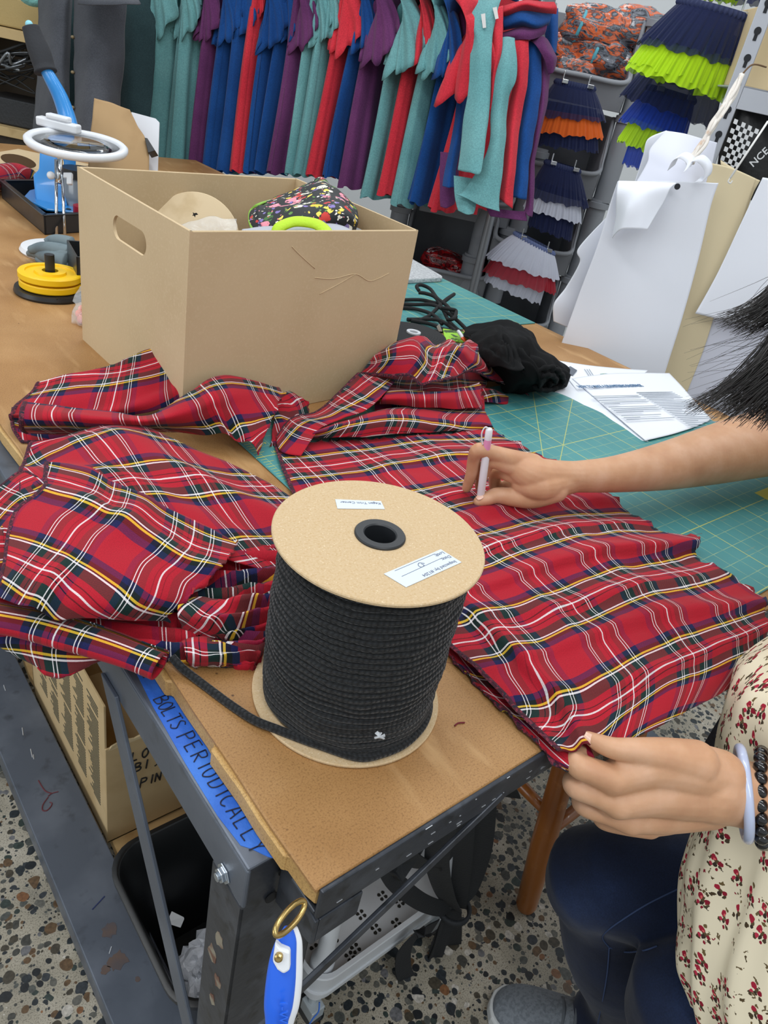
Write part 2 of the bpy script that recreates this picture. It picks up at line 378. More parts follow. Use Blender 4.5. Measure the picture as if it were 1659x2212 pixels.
# diagonal braces
mb = MB(); a = PX(232, 1470, XL-.004); a.z = ZR-.045; b = V((XL-.004, .105, .40)); b = PX(400, 2205, XL-.004); d = (b-a); b = a+d*1.25
mb.bar(a, b, .017, .004, up=V((1, 0, 0)).cross(V((0, 0, 1)))) if False else mb.obox(a-V((0, .018, 0)), (0, .036, 0), (.004, 0, 0), b-a); mb.build('diagonal_brace', STEEL, bench, bevel=.001)
# end rail (angle iron with scratches) and its diagonal rod
mb = MB(); mb.box(.002, -.0045, T-.032, WX, -.0005, T+.001); mb.box(.002, -.0005, T-.032, WX, .03, T-.028); er = mb.build('end_rail', STEELB, bench, bevel=.0012)
mb = MB(); random.seed(12)
for i in range(24):
    x = random.uniform(.01, .36); z = random.choice([T+.0012, T-.02, T-.025, T-.012])+random.uniform(-.004, .0)
    if z > T: z = T
    mb.box(x, -.0049, z, x+random.uniform(.001, .007), -.0044, z+random.uniform(.0003, .0007))
sub(mb.build('scratch', SCR), er)
mb = MB(); a = PY(655, 2130, -.004); b = PY(1085, 1716, -.004); d = b-a; a = a-d*.35; mb.bar(a, b, .004, .011, up=UP); mb.build('diagonal_brace', STEELB, bench, bevel=.001)
# corner bracket plate between post and end rail
mb = MB(); mb.prism([V((.006, .047, ZR-.004)), V((.006, .047, ZR-.062)), V((.006, -.0005, ZR-.05)), V((.006, -.0005, ZR-.02))], (.004, 0, 0)); mb.box(.01, -.0005, ZR-.05, .05, .0035, ZR-.02); mb.build('corner_bracket', STEELB, bench, bevel=.001)
# bolts
def bolt(c, ax, r=.0065, par=None):
    mb = MB(); mb.lathe([(0, 0), (r*1.5, 0), (r*1.5, .0015), (r*1.05, .0015), (r*1.05, .005), (0, .0055)], c, ax, 6); mb.cyl(V(c)+V(ax)*.005, V(c)+V(ax)*.0075, r*.62, n=12)
    return mb.build('bolt', M('zinc bolt', '#b9c2cc', .25, .9), par, bevel=.0006)
bolt(PX(485, 1886, XL), (-1, 0, 0), .0062, bench)
# blue masking tape with hand lettering along the side rail
TAPE = M('blue masking tape', '#2460c4', .55, spots=('#3a78d8', 18, .5, .7), bump=(300, .2))
mb = MB(); zt = ZR+.0005
ta = [PZ(288, 1440, zt), PZ(330, 1525, zt), PZ(400, 1648, zt), PZ(470, 1762, zt), PZ(520, 1826, zt), PZ(545, 1834, zt), PZ(578, 1850, zt), PZ(598, 1855, zt), PZ(606, 1842, zt), PZ(560, 1778, zt), PZ(500, 1692, zt), PZ(425, 1575, zt), PZ(375, 1480, zt), PZ(350, 1440, zt)]
mb.prism([p-V((0, 0, .0007)) for p in ta], (0, 0, .0007)); tape = mb.build('masking_tape', TAPE, bench); tape['label'] = 'blue tape strip with hand lettering'
INK = M('dark marker ink', '#141733', .6)
d0 = PZ(318, 1462, zt); d1 = PZ(545, 1812, zt); ax = (d1-d0).normalized(); ay = UP.cross(ax).normalized()
p = PZ(303, 1466, zt+.0004); strokes(handwrite('L', p, ax, ay, .011), 'lettering', INK, tape, PZ(300, 1458, zt+.0003)+ay*.002, ax, ay, .00055)
# letters placed word by word
def word(wd, pa, size, gap):
    p = PZ(pa[0], pa[1], zt+.0003); strokes(handwrite(wd, p, ax, ay, size, gap), 'lettering', INK, tape, p, ax, ay, .00055)
word('BOLTS', (331, 1512), .0112, .72)
word('PERIODICALLY', (384, 1592), .0118, .98)
# ================================================================ cutting mats
def recenter(o, loc):
    loc = V(loc); o.data.transform(Matrix.Translation(-loc)); o.location = loc; return o
def mathn(nt, op, a, b=None):
    n = nt.nodes.new('ShaderNodeMath'); n.operation = op
    for i, s in enumerate((a, b)):
        if s is None: continue
        if hasattr(s, 'is_output'): nt.links.new(s, n.inputs[i])
        else: n.inputs[i].default_value = s
    return n.outputs[0]
def mat_grid():
    m, nt, b = newmat('teal cutting mat'); tc = nt.nodes.new('ShaderNodeTexCoord'); sp = nt.nodes.new('ShaderNodeSeparateXYZ'); L(nt, tc.outputs['Object'], sp.inputs[0])
    x, y = sp.outputs[0], sp.outputs[1]
    def lines(c, per, th): return mathn(nt, 'LESS_THAN', mathn(nt, 'PINGPONG', c, per/2), th)
    n = N(nt, 'ShaderNodeTexNoise', Scale=5.0, Detail=8.0); L(nt, tc.outputs['Object'], n.inputs['Vector'])
    base = ramp(nt, [(.3, '#3f8285'), (.55, '#4a9092'), (.75, '#569c9c')]); L(nt, n.outputs['Fac'], base.inputs[0])
    minor = mathn(nt, 'MAXIMUM', lines(x, .0257, .0005), lines(y, .0257, .0005))
    heavy = mathn(nt, 'MAXIMUM', lines(x, .1285, .0008), lines(y, .1285, .0008))
    d1 = lines(mathn(nt, 'MULTIPLY', mathn(nt, 'ADD', mathn(nt, 'SUBTRACT', x, y), .054), .7071), .62, .0007)
    d2 = lines(mathn(nt, 'MULTIPLY', mathn(nt, 'SUBTRACT', mathn(nt, 'MULTIPLY', x, .7), y), .82), .7, .0007)
    nn = N(nt, 'ShaderNodeTexNoise', Scale=55.0, Detail=2.0); L(nt, tc.outputs['Object'], nn.inputs['Vector'])
    fade = nt.nodes.new('ShaderNodeMapRange'); fade.inputs[1].default_value = .3; fade.inputs[2].default_value = .6; L(nt, nn.outputs['Fac'], fade.inputs[0])
    col = mixc(nt, mathn(nt, 'MULTIPLY', minor, mathn(nt, 'ADD', mathn(nt, 'MULTIPLY', fade.outputs[0], .45), .2)), base.outputs[0], lin('#a9bd86'))
    col = mixc(nt, mathn(nt, 'MULTIPLY', mathn(nt, 'MAXIMUM', heavy, mathn(nt, 'MAXIMUM', d1, d2)), .8), col, lin('#bdc16a'))
    # scuffs
    mp = N(nt, 'ShaderNodeMapping'); mp.inputs['Scale'].default_value = (3, 26, 1); mp.inputs['Rotation'].default_value = (0, 0, .5); L(nt, tc.outputs['Object'], mp.inputs[0])
    sn = N(nt, 'ShaderNodeTexNoise', Scale=4.0, Detail=6.0); L(nt, mp.outputs[0], sn.inputs['Vector'])
    sr = nt.nodes.new('ShaderNodeMapRange'); sr.inputs[1].default_value = .66; sr.inputs[2].default_value = .75; L(nt, sn.outputs['Fac'], sr.inputs[0])
    col = mixc(nt, mathn(nt, 'MULTIPLY', sr.outputs[0], .35), col, lin('#a89a6c'))
    L(nt, col, b.inputs['Base Color']); b.inputs['Roughness'].default_value = .42
    return m
MATM = mat_grid(); MATY = M('yellow mat print', '#c9c25a', .6)
mb = MB(); mb.box(.263, .022, T+.0002, 1.185, .632, T+.0028)
o = recenter(mb.build('cutting_mat', MATM, bevel=.001, seg=1), (.763, .41, T)); tag(o, 'teal cutting mat with yellow grid under the tartan and the papers', 'cutting mat', 'teal cutting mats')
mb = MB()
p = PZ(1646, 1072, T+.003); mb.box(p.x-.002, p.y-.018, T+.0028, p.x+.05, p.y+.012, T+.0031); q = mb.build('printed_panel', MATY); sub(q, o); q.matrix_parent_inverse = o.matrix_world.inverted() if False else Matrix.Translation(-V(o.location))
mb = MB(); y = .03
for i in range(90):
    ln = .009 if i % 4 else .016
    mb.box(.266, .034+i*.00645, T+.0028, .266+ln, .0346+i*.00645, T+.0030)
q = mb.build('ruler_scale', MATY); q.parent = o; q.matrix_parent_inverse = Matrix.Translation(-V(o.location))
def fartext(s, pos, ax, ay, size):
    t = text_obj(s, 'printed_number', MATY, None, pos, ax, ay, size, .0001); t.parent = o; t.matrix_parent_inverse = Matrix.Translation(-V(o.location))
for k, s in enumerate(('20', '19', '18', '17', '16', '15')): fartext(s, V((.290, .62-.0257*(k+1), T+.0029)), (1, 0, 0), (0, 1, 0), .008)
mb = MB(); mb.box(.62, .906, T+.0002, 1.255, 1.515, T+.0028)
o2 = recenter(mb.build('cutting_mat', MATM, bevel=.001, seg=1), (.94, 1.22, T)); tag(o2, 'teal cutting mat at the far side of the bench beneath the grey felt pad', 'cutting mat', 'teal cutting mats')
# ================================================================ cardboard box
KRAFT = M('kraft cardboard', '#c7b08c', .75, 0, spots=[('#bea681', 6, .45, .75), ('#cbb592', 260, .5, .8)], bump=(160, .06))
KRAFTE = M('corrugated edge', '#a98b62', .85)
A, B_, C_, D_ = V((.196, .992, T)), V((.207, .646, T)), V((.607, .684, T)), V((.603, 1.03, T)); BH = .266
box = thing('cardboard_box', 'large open kraft cardboard box with an oval hand hole', 'box', ((A+C_)/2))
def panel_hole(mb, o, u, v, t, hc, hw, hh, k=40):
    """panel o + u x v, thickness t, stadium hole at (hc) size hw x hh (metres)"""
    lu, lv = u.length, v.length; ud, vd = u.normalized(), v.normalized(); nrm = ud.cross(vd)*t
    inner = []; outer = []
    for i in range(k):
        a = 2*PI*i/k; ca, sa = math.cos(a), math.sin(a)
        r = hh/2; ix = (hw/2-r)*(1 if ca > 0 else -1)+r*ca; iy = r*sa
        inner.append((hc[0]+ix, hc[1]+iy))
        # ray to rectangle
        sx = ((lu-hc[0]) if ca > 0 else hc[0])/max(abs(ca), 1e-6); sy = ((lv-hc[1]) if sa > 0 else hc[1])/max(abs(sa), 1e-6); s_ = min(sx, sy)
        outer.append((hc[0]+ca*s_, hc[1]+sa*s_))
    for cxy in ((0, 0), (lu, 0), (lu, lv), (0, lv)):
        j = min(range(k), key=lambda q: (outer[q][0]-cxy[0])**2+(outer[q][1]-cxy[1])**2); outer[j] = cxy
    P = lambda q, d: o+ud*q[0]+vd*q[1]+nrm*d
    vs = [P(q, 0) for q in outer]+[P(q, 0) for q in inner]+[P(q, 1) for q in outer]+[P(q, 1) for q in inner]; fs = []
    for i in range(k):
        j = (i+1) % k
        fs += [(i, j, k+j, k+i), (2*k+i, 3*k+i, 3*k+j, 2*k+j), (k+i, k+j, 3*k+j, 3*k+i), (i, 2*k+i, 2*k+j, j)]
    mb.add(vs, fs)
up = V((0, 0, BH)); th = .0042
def wallp(nm, p, q, hole=None, inward=None):
    mb = MB(); u = q-p; n = UP.cross(u).normalized()
    if hole: panel_hole(mb, p, u, up, th, hole[0], hole[1], hole[2])
    else: mb.obox(p, u, n*-th if False else u.normalized().cross(UP)*th, up)
    return mb.build(nm, KRAFT, box, bevel=.0012, seg=1)
hcp = PX(281, 508, .203); hu = (hcp-A).dot((B_-A).normalized()); hv = hcp.z-T
mb = MB(); panel_hole(mb, A, B_-A, up, -th, (hu, hv), .105, .032); mb.build('side_panel', KRAFT, box)
mb = MB(); panel_hole(mb, D_, C_-D_, up, th, (.175, hv), .105, .032); mb.build('side_panel', KRAFT, box)
inw = V((0, 1, 0))
mb = MB(); mb.obox(B_, C_-B_, inw*th, up); fp = mb.build('front_panel', KRAFT, box, bevel=.001, seg=1)
mb = MB(); mb.obox(A, D_-A, inw*-th, up); mb.build('back_panel', KRAFT, box, bevel=.001, seg=1)
mb = MB(); mb.prism([A+V((.003, -.003, .001)), B_+V((.003, .003, .001)), C_+V((-.003, .003, .001)), D_+V((-.003, -.003, .001))], (0, 0, .004)); mb.build('bottom_panel', KRAFT, box)
# creases pressed into the front panel
def fpt(px, py):
    q = PY(px, py, .67)
    for _ in range(4):
        y = B_.y+(C_.y-B_.y)*(q.x-B_.x)/(C_.x-B_.x); q = PY(px, py, y)
    return q+V((0, -.0002, 0))
for ln in ([(680, 580), (645, 548), (630, 532)], [(680, 600), (720, 602), (768, 592), (800, 607), (840, 590)], [(690, 635), (725, 617), (768, 592)]):
    mb = MB(); mb.tube(spline([fpt(*q) for q in ln], 5), .0006, 6); mb.build('crease', KRAFT, box, smooth=True)
# ---------------------------------------------------------------- contents
PAPER = M('tan kraft paper', '#d8c3a0', .8, spots=('#cbb48e', 30, .5, .7))
disc = thing('cord_spool', 'spool with a tan card end in a clear bag inside the cardboard box', 'spool', (.36, .93, T+.005))
dc = PD(424, 508, 1.22); dn = (CAM-dc).normalized(); dn = (dn+UP*.35).normalized()
mb = MB(); mb.lathe([(0, .002), (.069, .002), (.07, .001), (.07, -.001), (.069, -.002), (0, -.002)], dc, dn, 56); mb.build('end_disc', PAPER, disc, smooth=True, ang=30)
mb = MB(); mb.lathe([(.0, -.003), (.045, -.003), (.046, -.06), (0, -.06)], dc, dn, 32); mb.lathe([(0, -.06), (.07, -.06), (.07, -.063), (0, -.063)], dc, dn, 40); mb.build('core', M('dark cord on spool', '#2a2c2e', .9), disc, smooth=True, ang=30)
mb = MB(); c = PD(420, 464, 1.175); mb.prism([c+dn*.001+(R0*math.cos(a)+R1*math.sin(a))*r for a, r in ((0, .006), (.6, .002), (1.3, .005), (2, .002), (2.7, .004), (3.4, .0018), (4, .0045), (4.9, .002), (5.5, .004))], dn*.0006); mb.build('hole_mark', M('black mark', '#191613', .9), disc)
BAG = M('clear plastic film', '#e9edf0', .12, 0, trans=.0, spec=.8, alpha=.22, bump=(90, 1.0, .004))
def film(name, rows, par, nu=10, nv=8, amp=.002, sd=0, mat=None):
    g = surf(rows, nu, nv); mb = MB(); w_ = len(g[0])
    mb.add([p+V((nz(p, 60, sd), nz(p, 60, sd+9), nz(p, 60, sd+4)))*amp*2 for r in g for p in r], [(j*w_+i, j*w_+i+1, (j+1)*w_+i+1, (j+1)*w_+i) for j in range(len(g)-1) for i in range(w_-1)])
    return mb.build(name, mat or BAG, par, smooth=True, solid=.0004)
film('clear_bag', [[PD(*q) for q in r] for r in ([(342, 470, 1.17), (390, 482, 1.155), (450, 470, 1.15), (512, 472, 1.16)], [(338, 500, 1.16), (390, 506, 1.14), (450, 500, 1.14), (512, 503, 1.15)], [(338, 560, 1.16), (390, 570, 1.14), (450, 565, 1.14), (512, 562, 1.15)])], disc)
# floral fabric bundle
def floral():
    m, nt, b = newmat('dark floral print'); tc = nt.nodes.new('ShaderNodeTexCoord')
    ns = N(nt, 'ShaderNodeTexNoise', Scale=70.0, Detail=3.0); L(nt, tc.outputs['Object'], ns.inputs['Vector'])
    vm = nt.nodes.new('ShaderNodeVectorMath'); vm.operation = 'MULTIPLY_ADD'; L(nt, ns.outputs['Color'], vm.inputs[0]); vm.inputs[1].default_value = (.016, .016, .016); L(nt, tc.outputs['Object'], vm.inputs[2])
    col = lin('#1d2124')
    for sca, thr, pal in ((40., .40, [(0, '#1d2124'), (.3, '#3f6b35'), (.45, '#c9382f'), (.6, '#e3c23a'), (.72, '#e58fa0'), (.85, '#d9d6c6')]), (72., .33, [(0, '#1d2124'), (.25, '#e9e4d2'), (.45, '#7d6fae'), (.6, '#c23b3b'), (.75, '#5c8a3d'), (.88, '#edd257')]), (150., .28, [(0, '#1d2124'), (.62, '#efe9dc'), (.8, '#d98'+'08a'), (.9, '#6a8f4a')])):
        vo = N(nt, 'ShaderNodeTexVoronoi', Scale=sca); L(nt, vm.outputs[0], vo.inputs['Vector'])
        s_ = nt.nodes.new('ShaderNodeSeparateColor'); L(nt, vo.outputs['Color'], s_.inputs[0]); r = ramp(nt, pal, 'CONSTANT'); L(nt, s_.outputs[0], r.inputs[0])
        col = mixc(nt, mathn(nt, 'LESS_THAN', vo.outputs['Distance'], thr), col, r.outputs[0])
    L(nt, col, b.inputs['Base Color']); b.inputs['Roughness'].default_value = .7
    return m
FLOR = floral()
fb = thing('fabric_bundle', 'black floral print fabric roll heaped in the cardboard box', 'fabric', (.45, .8, T+.005))
def fab(name, rows, mat, par, nu=8, nv=8, amp=.003, fr=25, sd=0, solid=.0012, world=False):
    g = surf([[q if isinstance(q, V) else PD(*q) for q in r] for r in rows], nu, nv); mb = MB(); w_ = len(g[0])
    vs = []
    for r in g:
        for p in r: vs.append(p+V((nz(p, fr, sd), nz(p, fr, sd+9), nz(p, fr, sd+4)))*amp)
    mb.add(vs, [(j*w_+i, j*w_+i+1, (j+1)*w_+i+1, (j+1)*w_+i) for j in range(len(g)-1) for i in range(w_-1)])
    return mb.build(name, mat, par, smooth=True, solid=solid)
fab('fabric', [[(588, 430, 1.27), (630, 412, 1.3), (668, 397, 1.3), (688, 384, 1.3), (702, 388, 1.3)],
               [(560, 442, 1.2), (620, 425, 1.22), (680, 402, 1.22), (710, 398, 1.23), (738, 425, 1.25)],
               [(556, 462, 1.15), (622, 450, 1.15), (690, 430, 1.16), (735, 425, 1.17), (768, 450, 1.2)],
               [(566, 492, 1.13), (625, 480, 1.11), (700, 455, 1.12), (745, 458, 1.12), (777, 478, 1.16)],
               [(575, 520, 1.13), (640, 515, 1.12), (700, 500, 1.13), (752, 492, 1.13), (772, 500, 1.16)],
               [(580, 560, 1.15), (640, 560, 1.15), (700, 550, 1.15), (755, 540, 1.15), (770, 540, 1.17)]], FLOR, fb, amp=.005)
fab('fabric', [[(588, 430, 1.28), (562, 440, 1.21), (556, 462, 1.155), (566, 492, 1.135), (578, 520, 1.13)], [(565, 448, 1.27), (543, 455, 1.22), (538, 475, 1.17), (545, 500, 1.15), (560, 525, 1.14)], [(575, 470, 1.26), (560, 474, 1.24), (552, 488, 1.22), (556, 505, 1.2), (566, 520, 1.19)]], FLOR, fb, amp=.002)
mb = MB(); mb.tube(spline([PD(*q) for q in ((590, 432, 1.27), (562, 440, 1.195), (543, 455, 1.2), (540, 478, 1.16), (548, 500, 1.14))], 6), .003, 8, flat=.5); mb.build('lime_piping', M('lime piping', '#7fae3c', .6), fb, smooth=True)
gb = thing('grey_garment', 'grey knit fabric with a bright lime neckband in the cardboard box', 'garment', (.42, .71, T+.005))
GREYK = M('grey knit', '#a9adb6', .85, bump=(200, .2))
fab('fabric', [[(528, 494, 1.09), (590, 488, 1.1), (660, 486, 1.11), (720, 484, 1.12), (765, 500, 1.12)], [(522, 502, 1.06), (590, 500, 1.06), (660, 500, 1.06), (720, 498, 1.07), (768, 505, 1.08)], [(522, 545, 1.06), (590, 545, 1.06), (660, 545, 1.06), (720, 545, 1.07), (768, 545, 1.08)]], GREYK, gb)
mb = MB(); pts = spline([PD(*q) for q in ((597, 510, 1.045), (603, 492, 1.045), (630, 480, 1.05), (655, 479, 1.05), (685, 485, 1.05), (704, 500, 1.045), (708, 512, 1.04))], 8)
mb.tube(pts, .0085, 10, flat=.45); mb.build('neckband', M('lime knit band', '#b4dc26', .6, bump=(300, .3)), gb, smooth=True)
# ================================================================ spool of cord
CARD = M('tan spool board', '#c2a985', .8, 0, spots=[('#bb9f76', 520, .48, .66), ('#d6c2a2', 700, .6, .72)], bump=(260, .2))
SC = V((.1255, .139, 0)); SR = .0838; ZT = 1.071
spool = thing('cord_spool', 'tall tan cardboard spool wound with thick black cord at the bench corner', 'spool', (SC.x, SC.y, T))
def flange(z0, z1, hole=.0165):
    mb = MB(); e = .0008; mb.lathe([(hole, z0), (SR-e, z0), (SR, z0+e), (SR, z1-e), (SR-e, z1), (hole, z1)], SC, UP, 96, closed=True); return mb.build('flange', CARD, spool, smooth=True, ang=40)
f0 = flange(T+.0005, T+.0035); f1 = flange(ZT-.0032, ZT)
BLK = M('black plastic', '#23262a', .45)
mb = MB(); mb.lathe([(.0125, ZT-.03), (.0125, ZT+.001), (.0135, ZT+.002), (.0195, ZT+.0022), (.0203, ZT+.0012), (.0203, ZT-.0005), (.0163, ZT-.0005), (.0163, ZT-.03)], SC, UP, 48, closed=True)
mb.lathe([(.0125, ZT-.028), (.0098, ZT-.028), (.0098, ZT-.03), (.0125, ZT-.03)], SC, UP, 40, closed=True); hub = mb.build('hub', BLK, spool, smooth=True, ang=35)
mb = MB(); mb.cyl(SC+UP*(T+.0035), SC+UP*(ZT-.031), .016, n=32); mb.build('core_tube', BLK, spool, smooth=True)
def cord_mat():
    m, nt, b = newmat('black braided cord'); uv = nt.nodes.new('ShaderNodeUVMap'); mp = N(nt, 'ShaderNodeMapping'); mp.inputs['Scale'].default_value = (1, 1, 1); L(nt, uv.outputs[0], mp.inputs[0])
    br = N(nt, 'ShaderNodeTexVoronoi', Scale=1.0, Randomness=.35); br.voronoi_dimensions = '2D'; L(nt, mp.outputs[0], br.inputs['Vector'])
    r = ramp(nt, [(0, '#26292d'), (.4, '#16181a'), (.75, '#050506')]); L(nt, br.outputs['Distance'], r.inputs[0])
    L(nt, r.outputs[0], b.inputs['Base Color']); b.inputs['Roughness'].default_value = .8; b.inputs['Specular IOR Level'].default_value = .3; b.inputs['Sheen Weight'].default_value = .15
    bp = N(nt, 'ShaderNodeBump', Strength=1.0, Distance=.0018); bp.invert = True; L(nt, br.outputs['Distance'], bp.inputs['Height']); L(nt, bp.outputs[0], b.inputs['Normal'])
    return m
CORD = cord_mat()
def cord(name, pts, r, par, n=10):
    mb = MB(); mb.tube(pts, r, n); k = len(pts); uvs = []; s = 0
    for i in range(k):
        if i: s += (V(pts[i])-V(pts[i-1])).length
        for j in range(n): uvs.append((s/.0040+(j*6.0/n % 2)*.25, j*(6.0/n)))
    return mb.build(name, CORD, par, smooth=True, uvs=uvs)
cr_ = .00315; turns = 27; pts = []; zb = T+.0035+cr_
for i in range(turns*72+1):
    a = 2*PI*i/72; t = i/(turns*72.0); z = zb+t*(ZT-.0035-cr_-zb)
    rr = .0722+.0022*math.sin(t*PI)+nz((math.cos(a)*2, math.sin(a)*2, t*9), 1.3)*.0026+nz((math.cos(a)*5, math.sin(a)*5, t*30), 1.3, 3)*.0008
    z += nz((math.cos(a)*2, math.sin(a)*2, t*7), .9, 5)*.0036*math.sin(PI*min(1, t*8))*math.sin(PI*min(1, (1-t)*8)) if 0 < t < 1 else 0
    pts.append(V((SC.x+rr*math.cos(a), SC.y+rr*math.sin(a), z)))
wind = cord('wound_cord', pts, cr_, spool)
mb = MB(); mb.lathe([(.016, zb-.002), (.0705, zb-.002), (.0722, (zb+ZT)/2), (.0705, ZT-.004), (.016, ZT-.004)], SC, UP, 64); mb.build('inner_winding', M('dark inner winding', '#141517', .95), spool, smooth=True, ang=40)
tail = [SC+V((r_*math.cos(a), r_*math.sin(a), T+z_)) for a, r_, z_ in ((-.2, .070, .0085), (-.7, .0735, .0085), (-1.1, .0755, .008), (-1.5, .0765, .0075), (-1.85, .077, .007), (-2.1, .077, .0068))]+[PZ(690, 1609, T+.007), PZ(655, 1597, T+.0068), PZ(600, 1576, T+.0062), PZ(550, 1556, T+.005), PZ(500, 1524, T+.0035), PZ(450, 1487, T+.0035), PZ(412, 1458, T+.005), PZ(390, 1440, T+.009), PZ(372, 1420, T+.012)]
cord('cord_tail', spline(tail, 14), .0037, spool)
mb = MB(); lc = PD(820, 1590, .56); random.seed(2)
for i in range(7): a = random.uniform(0, 6.28); mb.tube([lc+(R0*random.uniform(-.5, .5)+R1*random.uniform(-1, 1))*.003, lc-R2*.0015, lc+(R0*math.cos(a)+R1*math.sin(a))*.004], .0009, 5)
o = mb.build('lint', M('white lint', '#b9bcc0', .9), spool, smooth=True)
# labels on the top flange
LABEL = M('white paper label', '#ccd6e2', .55); INKB = M('faded print', '#6f7688', .7)
def label4(nm, cs, mat=LABEL):
    ps = [PZ(a, b, ZT+.0002) for a, b in cs]; mb = MB(); mb.prism(ps, (0, 0, .0003)); o = mb.build(nm, mat, f1, bevel=0); return o, ps
l1, ps = label4('label', [(724, 1079), (823, 1083), (831, 1100), (729, 1099)])
ax = ps[3]-ps[2]; ay = ps[1]-ps[2]
# print reads upside down from here
text_obj('Kagan Trim Center', 'print', INKB, l1, ps[1]+(ps[0]-ps[1])*.06+(ps[2]-ps[1])*.72, ps[0]-ps[1], ps[1]-ps[2], .0062, .0001) if False else text_obj('Kagan Trim Center', 'print', INKB, l1, PZ(822, 1086, ZT+.0006), ps[0]-ps[1], ps[2]-ps[1], .0044, .0001)
l2, ps = label4('label', [(829, 1240), (952, 1187), (997, 1215), (877, 1269)])
rx = ps[0]-ps[1]; ry = ps[3]-ps[0]
def lt(s, px, py, sz): text_obj(s, 'print', INKB, l2, PZ(px, py, ZT+.0006), ps[3]-ps[2], ps[2]-ps[1], sz, .0001)
lt('Inspected by: #1204', 982, 1210, .0045); lt('Date:', 970, 1199, .0045); lt('Lot#:', 956, 1191, .0045)
mb = MB()
for a, b in (((955, 1205), (868, 1245)), ((940, 1196), (853, 1233))): mb.tube([PZ(*a, ZT+.0006), PZ(*b, ZT+.0006)], .00022, 4)
mb.tube(spline([PZ(a, b, ZT+.0006) for a, b in ((917, 1217), (905, 1216), (904, 1222), (911, 1225), (916, 1221), (910, 1218))], 4), .0003, 4); sub(mb.build('ruled_line', INKB), l2)
# ================================================================ tartan cloth
def tartan():
    m, nt, b = newmat('red tartan'); uv = nt.nodes.new('ShaderNodeUVMap'); sp = nt.nodes.new('ShaderNodeSeparateXYZ'); L(nt, uv.outputs[0], sp.inputs[0])
    RED, DK, GRN, BLU, WH, YE = '#b0162a', '#0e0c12', '#0d2b28', '#151a4c', '#f6f2f4', '#f0c630'
    VS = [(0, WH), (.015, RED), (.085, DK), (.105, RED), (.21, GRN), (.37, DK), (.38, WH), (.412, DK), (.44, YE), (.478, DK), (.56, BLU), (.67, RED)]
    US = [(0, WH), (.014, RED), (.085, DK), (.105, RED), (.21, GRN), (.37, WH), (.39, DK), (.44, WH), (.46, DK), (.51, BLU), (.64, RED)]
    def band(c, per, stops):
        t = mathn(nt, 'MULTIPLY', mathn(nt, 'PINGPONG', c, per/2), 2/per); r = ramp(nt, stops, 'CONSTANT'); L(nt, t, r.inputs[0]); return r.outputs[0]
    cu, cv = band(sp.outputs[0], .098, US), band(sp.outputs[1], .122, VS)
    tw = mathn(nt, 'FRACT', mathn(nt, 'MULTIPLY', mathn(nt, 'ADD', sp.outputs[0], sp.outputs[1]), 900.))
    f = mathn(nt, 'ADD', mathn(nt, 'MULTIPLY', mathn(nt, 'LESS_THAN', tw, .5), .34), .51)
    bw = nt.nodes.new('ShaderNodeRGBToBW'); L(nt, cu, bw.inputs[0]); f = mathn(nt, 'SUBTRACT', f, mathn(nt, 'MULTIPLY', mathn(nt, 'GREATER_THAN', bw.outputs[0], .6), .34))
    col = mixc(nt, f, cu, cv)
    n = N(nt, 'ShaderNodeTexNoise', Scale=900.0, Detail=2.0); L(nt, uv.outputs[0], n.inputs['Vector'])
    r = ramp(nt, [(.3, '#c9c9c9'), (.7, '#ffffff')]); L(nt, n.outputs['Fac'], r.inputs[0])
    col = mixc(nt, .6, col, r.outputs[0], 'MULTIPLY')
    L(nt, col, b.inputs['Base Color']); b.inputs['Roughness'].default_value = .8; b.inputs['Specular IOR Level'].default_value = .2; b.inputs['Sheen Weight'].default_value = .08
    bp = N(nt, 'ShaderNodeBump', Strength=.25, Distance=.0006); L(nt, n.outputs['Fac'], bp.inputs['Height']); L(nt, bp.outputs[0], b.inputs['Normal'])
    return m
TART = tartan()
SERGE = M('dark maroon overlock thread', '#3d1626', .9, 0, spots=[('#7a2a3c', 320, .5, .6), ('#20202e', 260, .55, .65)], bump=(420, .9, .002))
THREAD = M('loose dark red thread', '#6b1a28', .9)
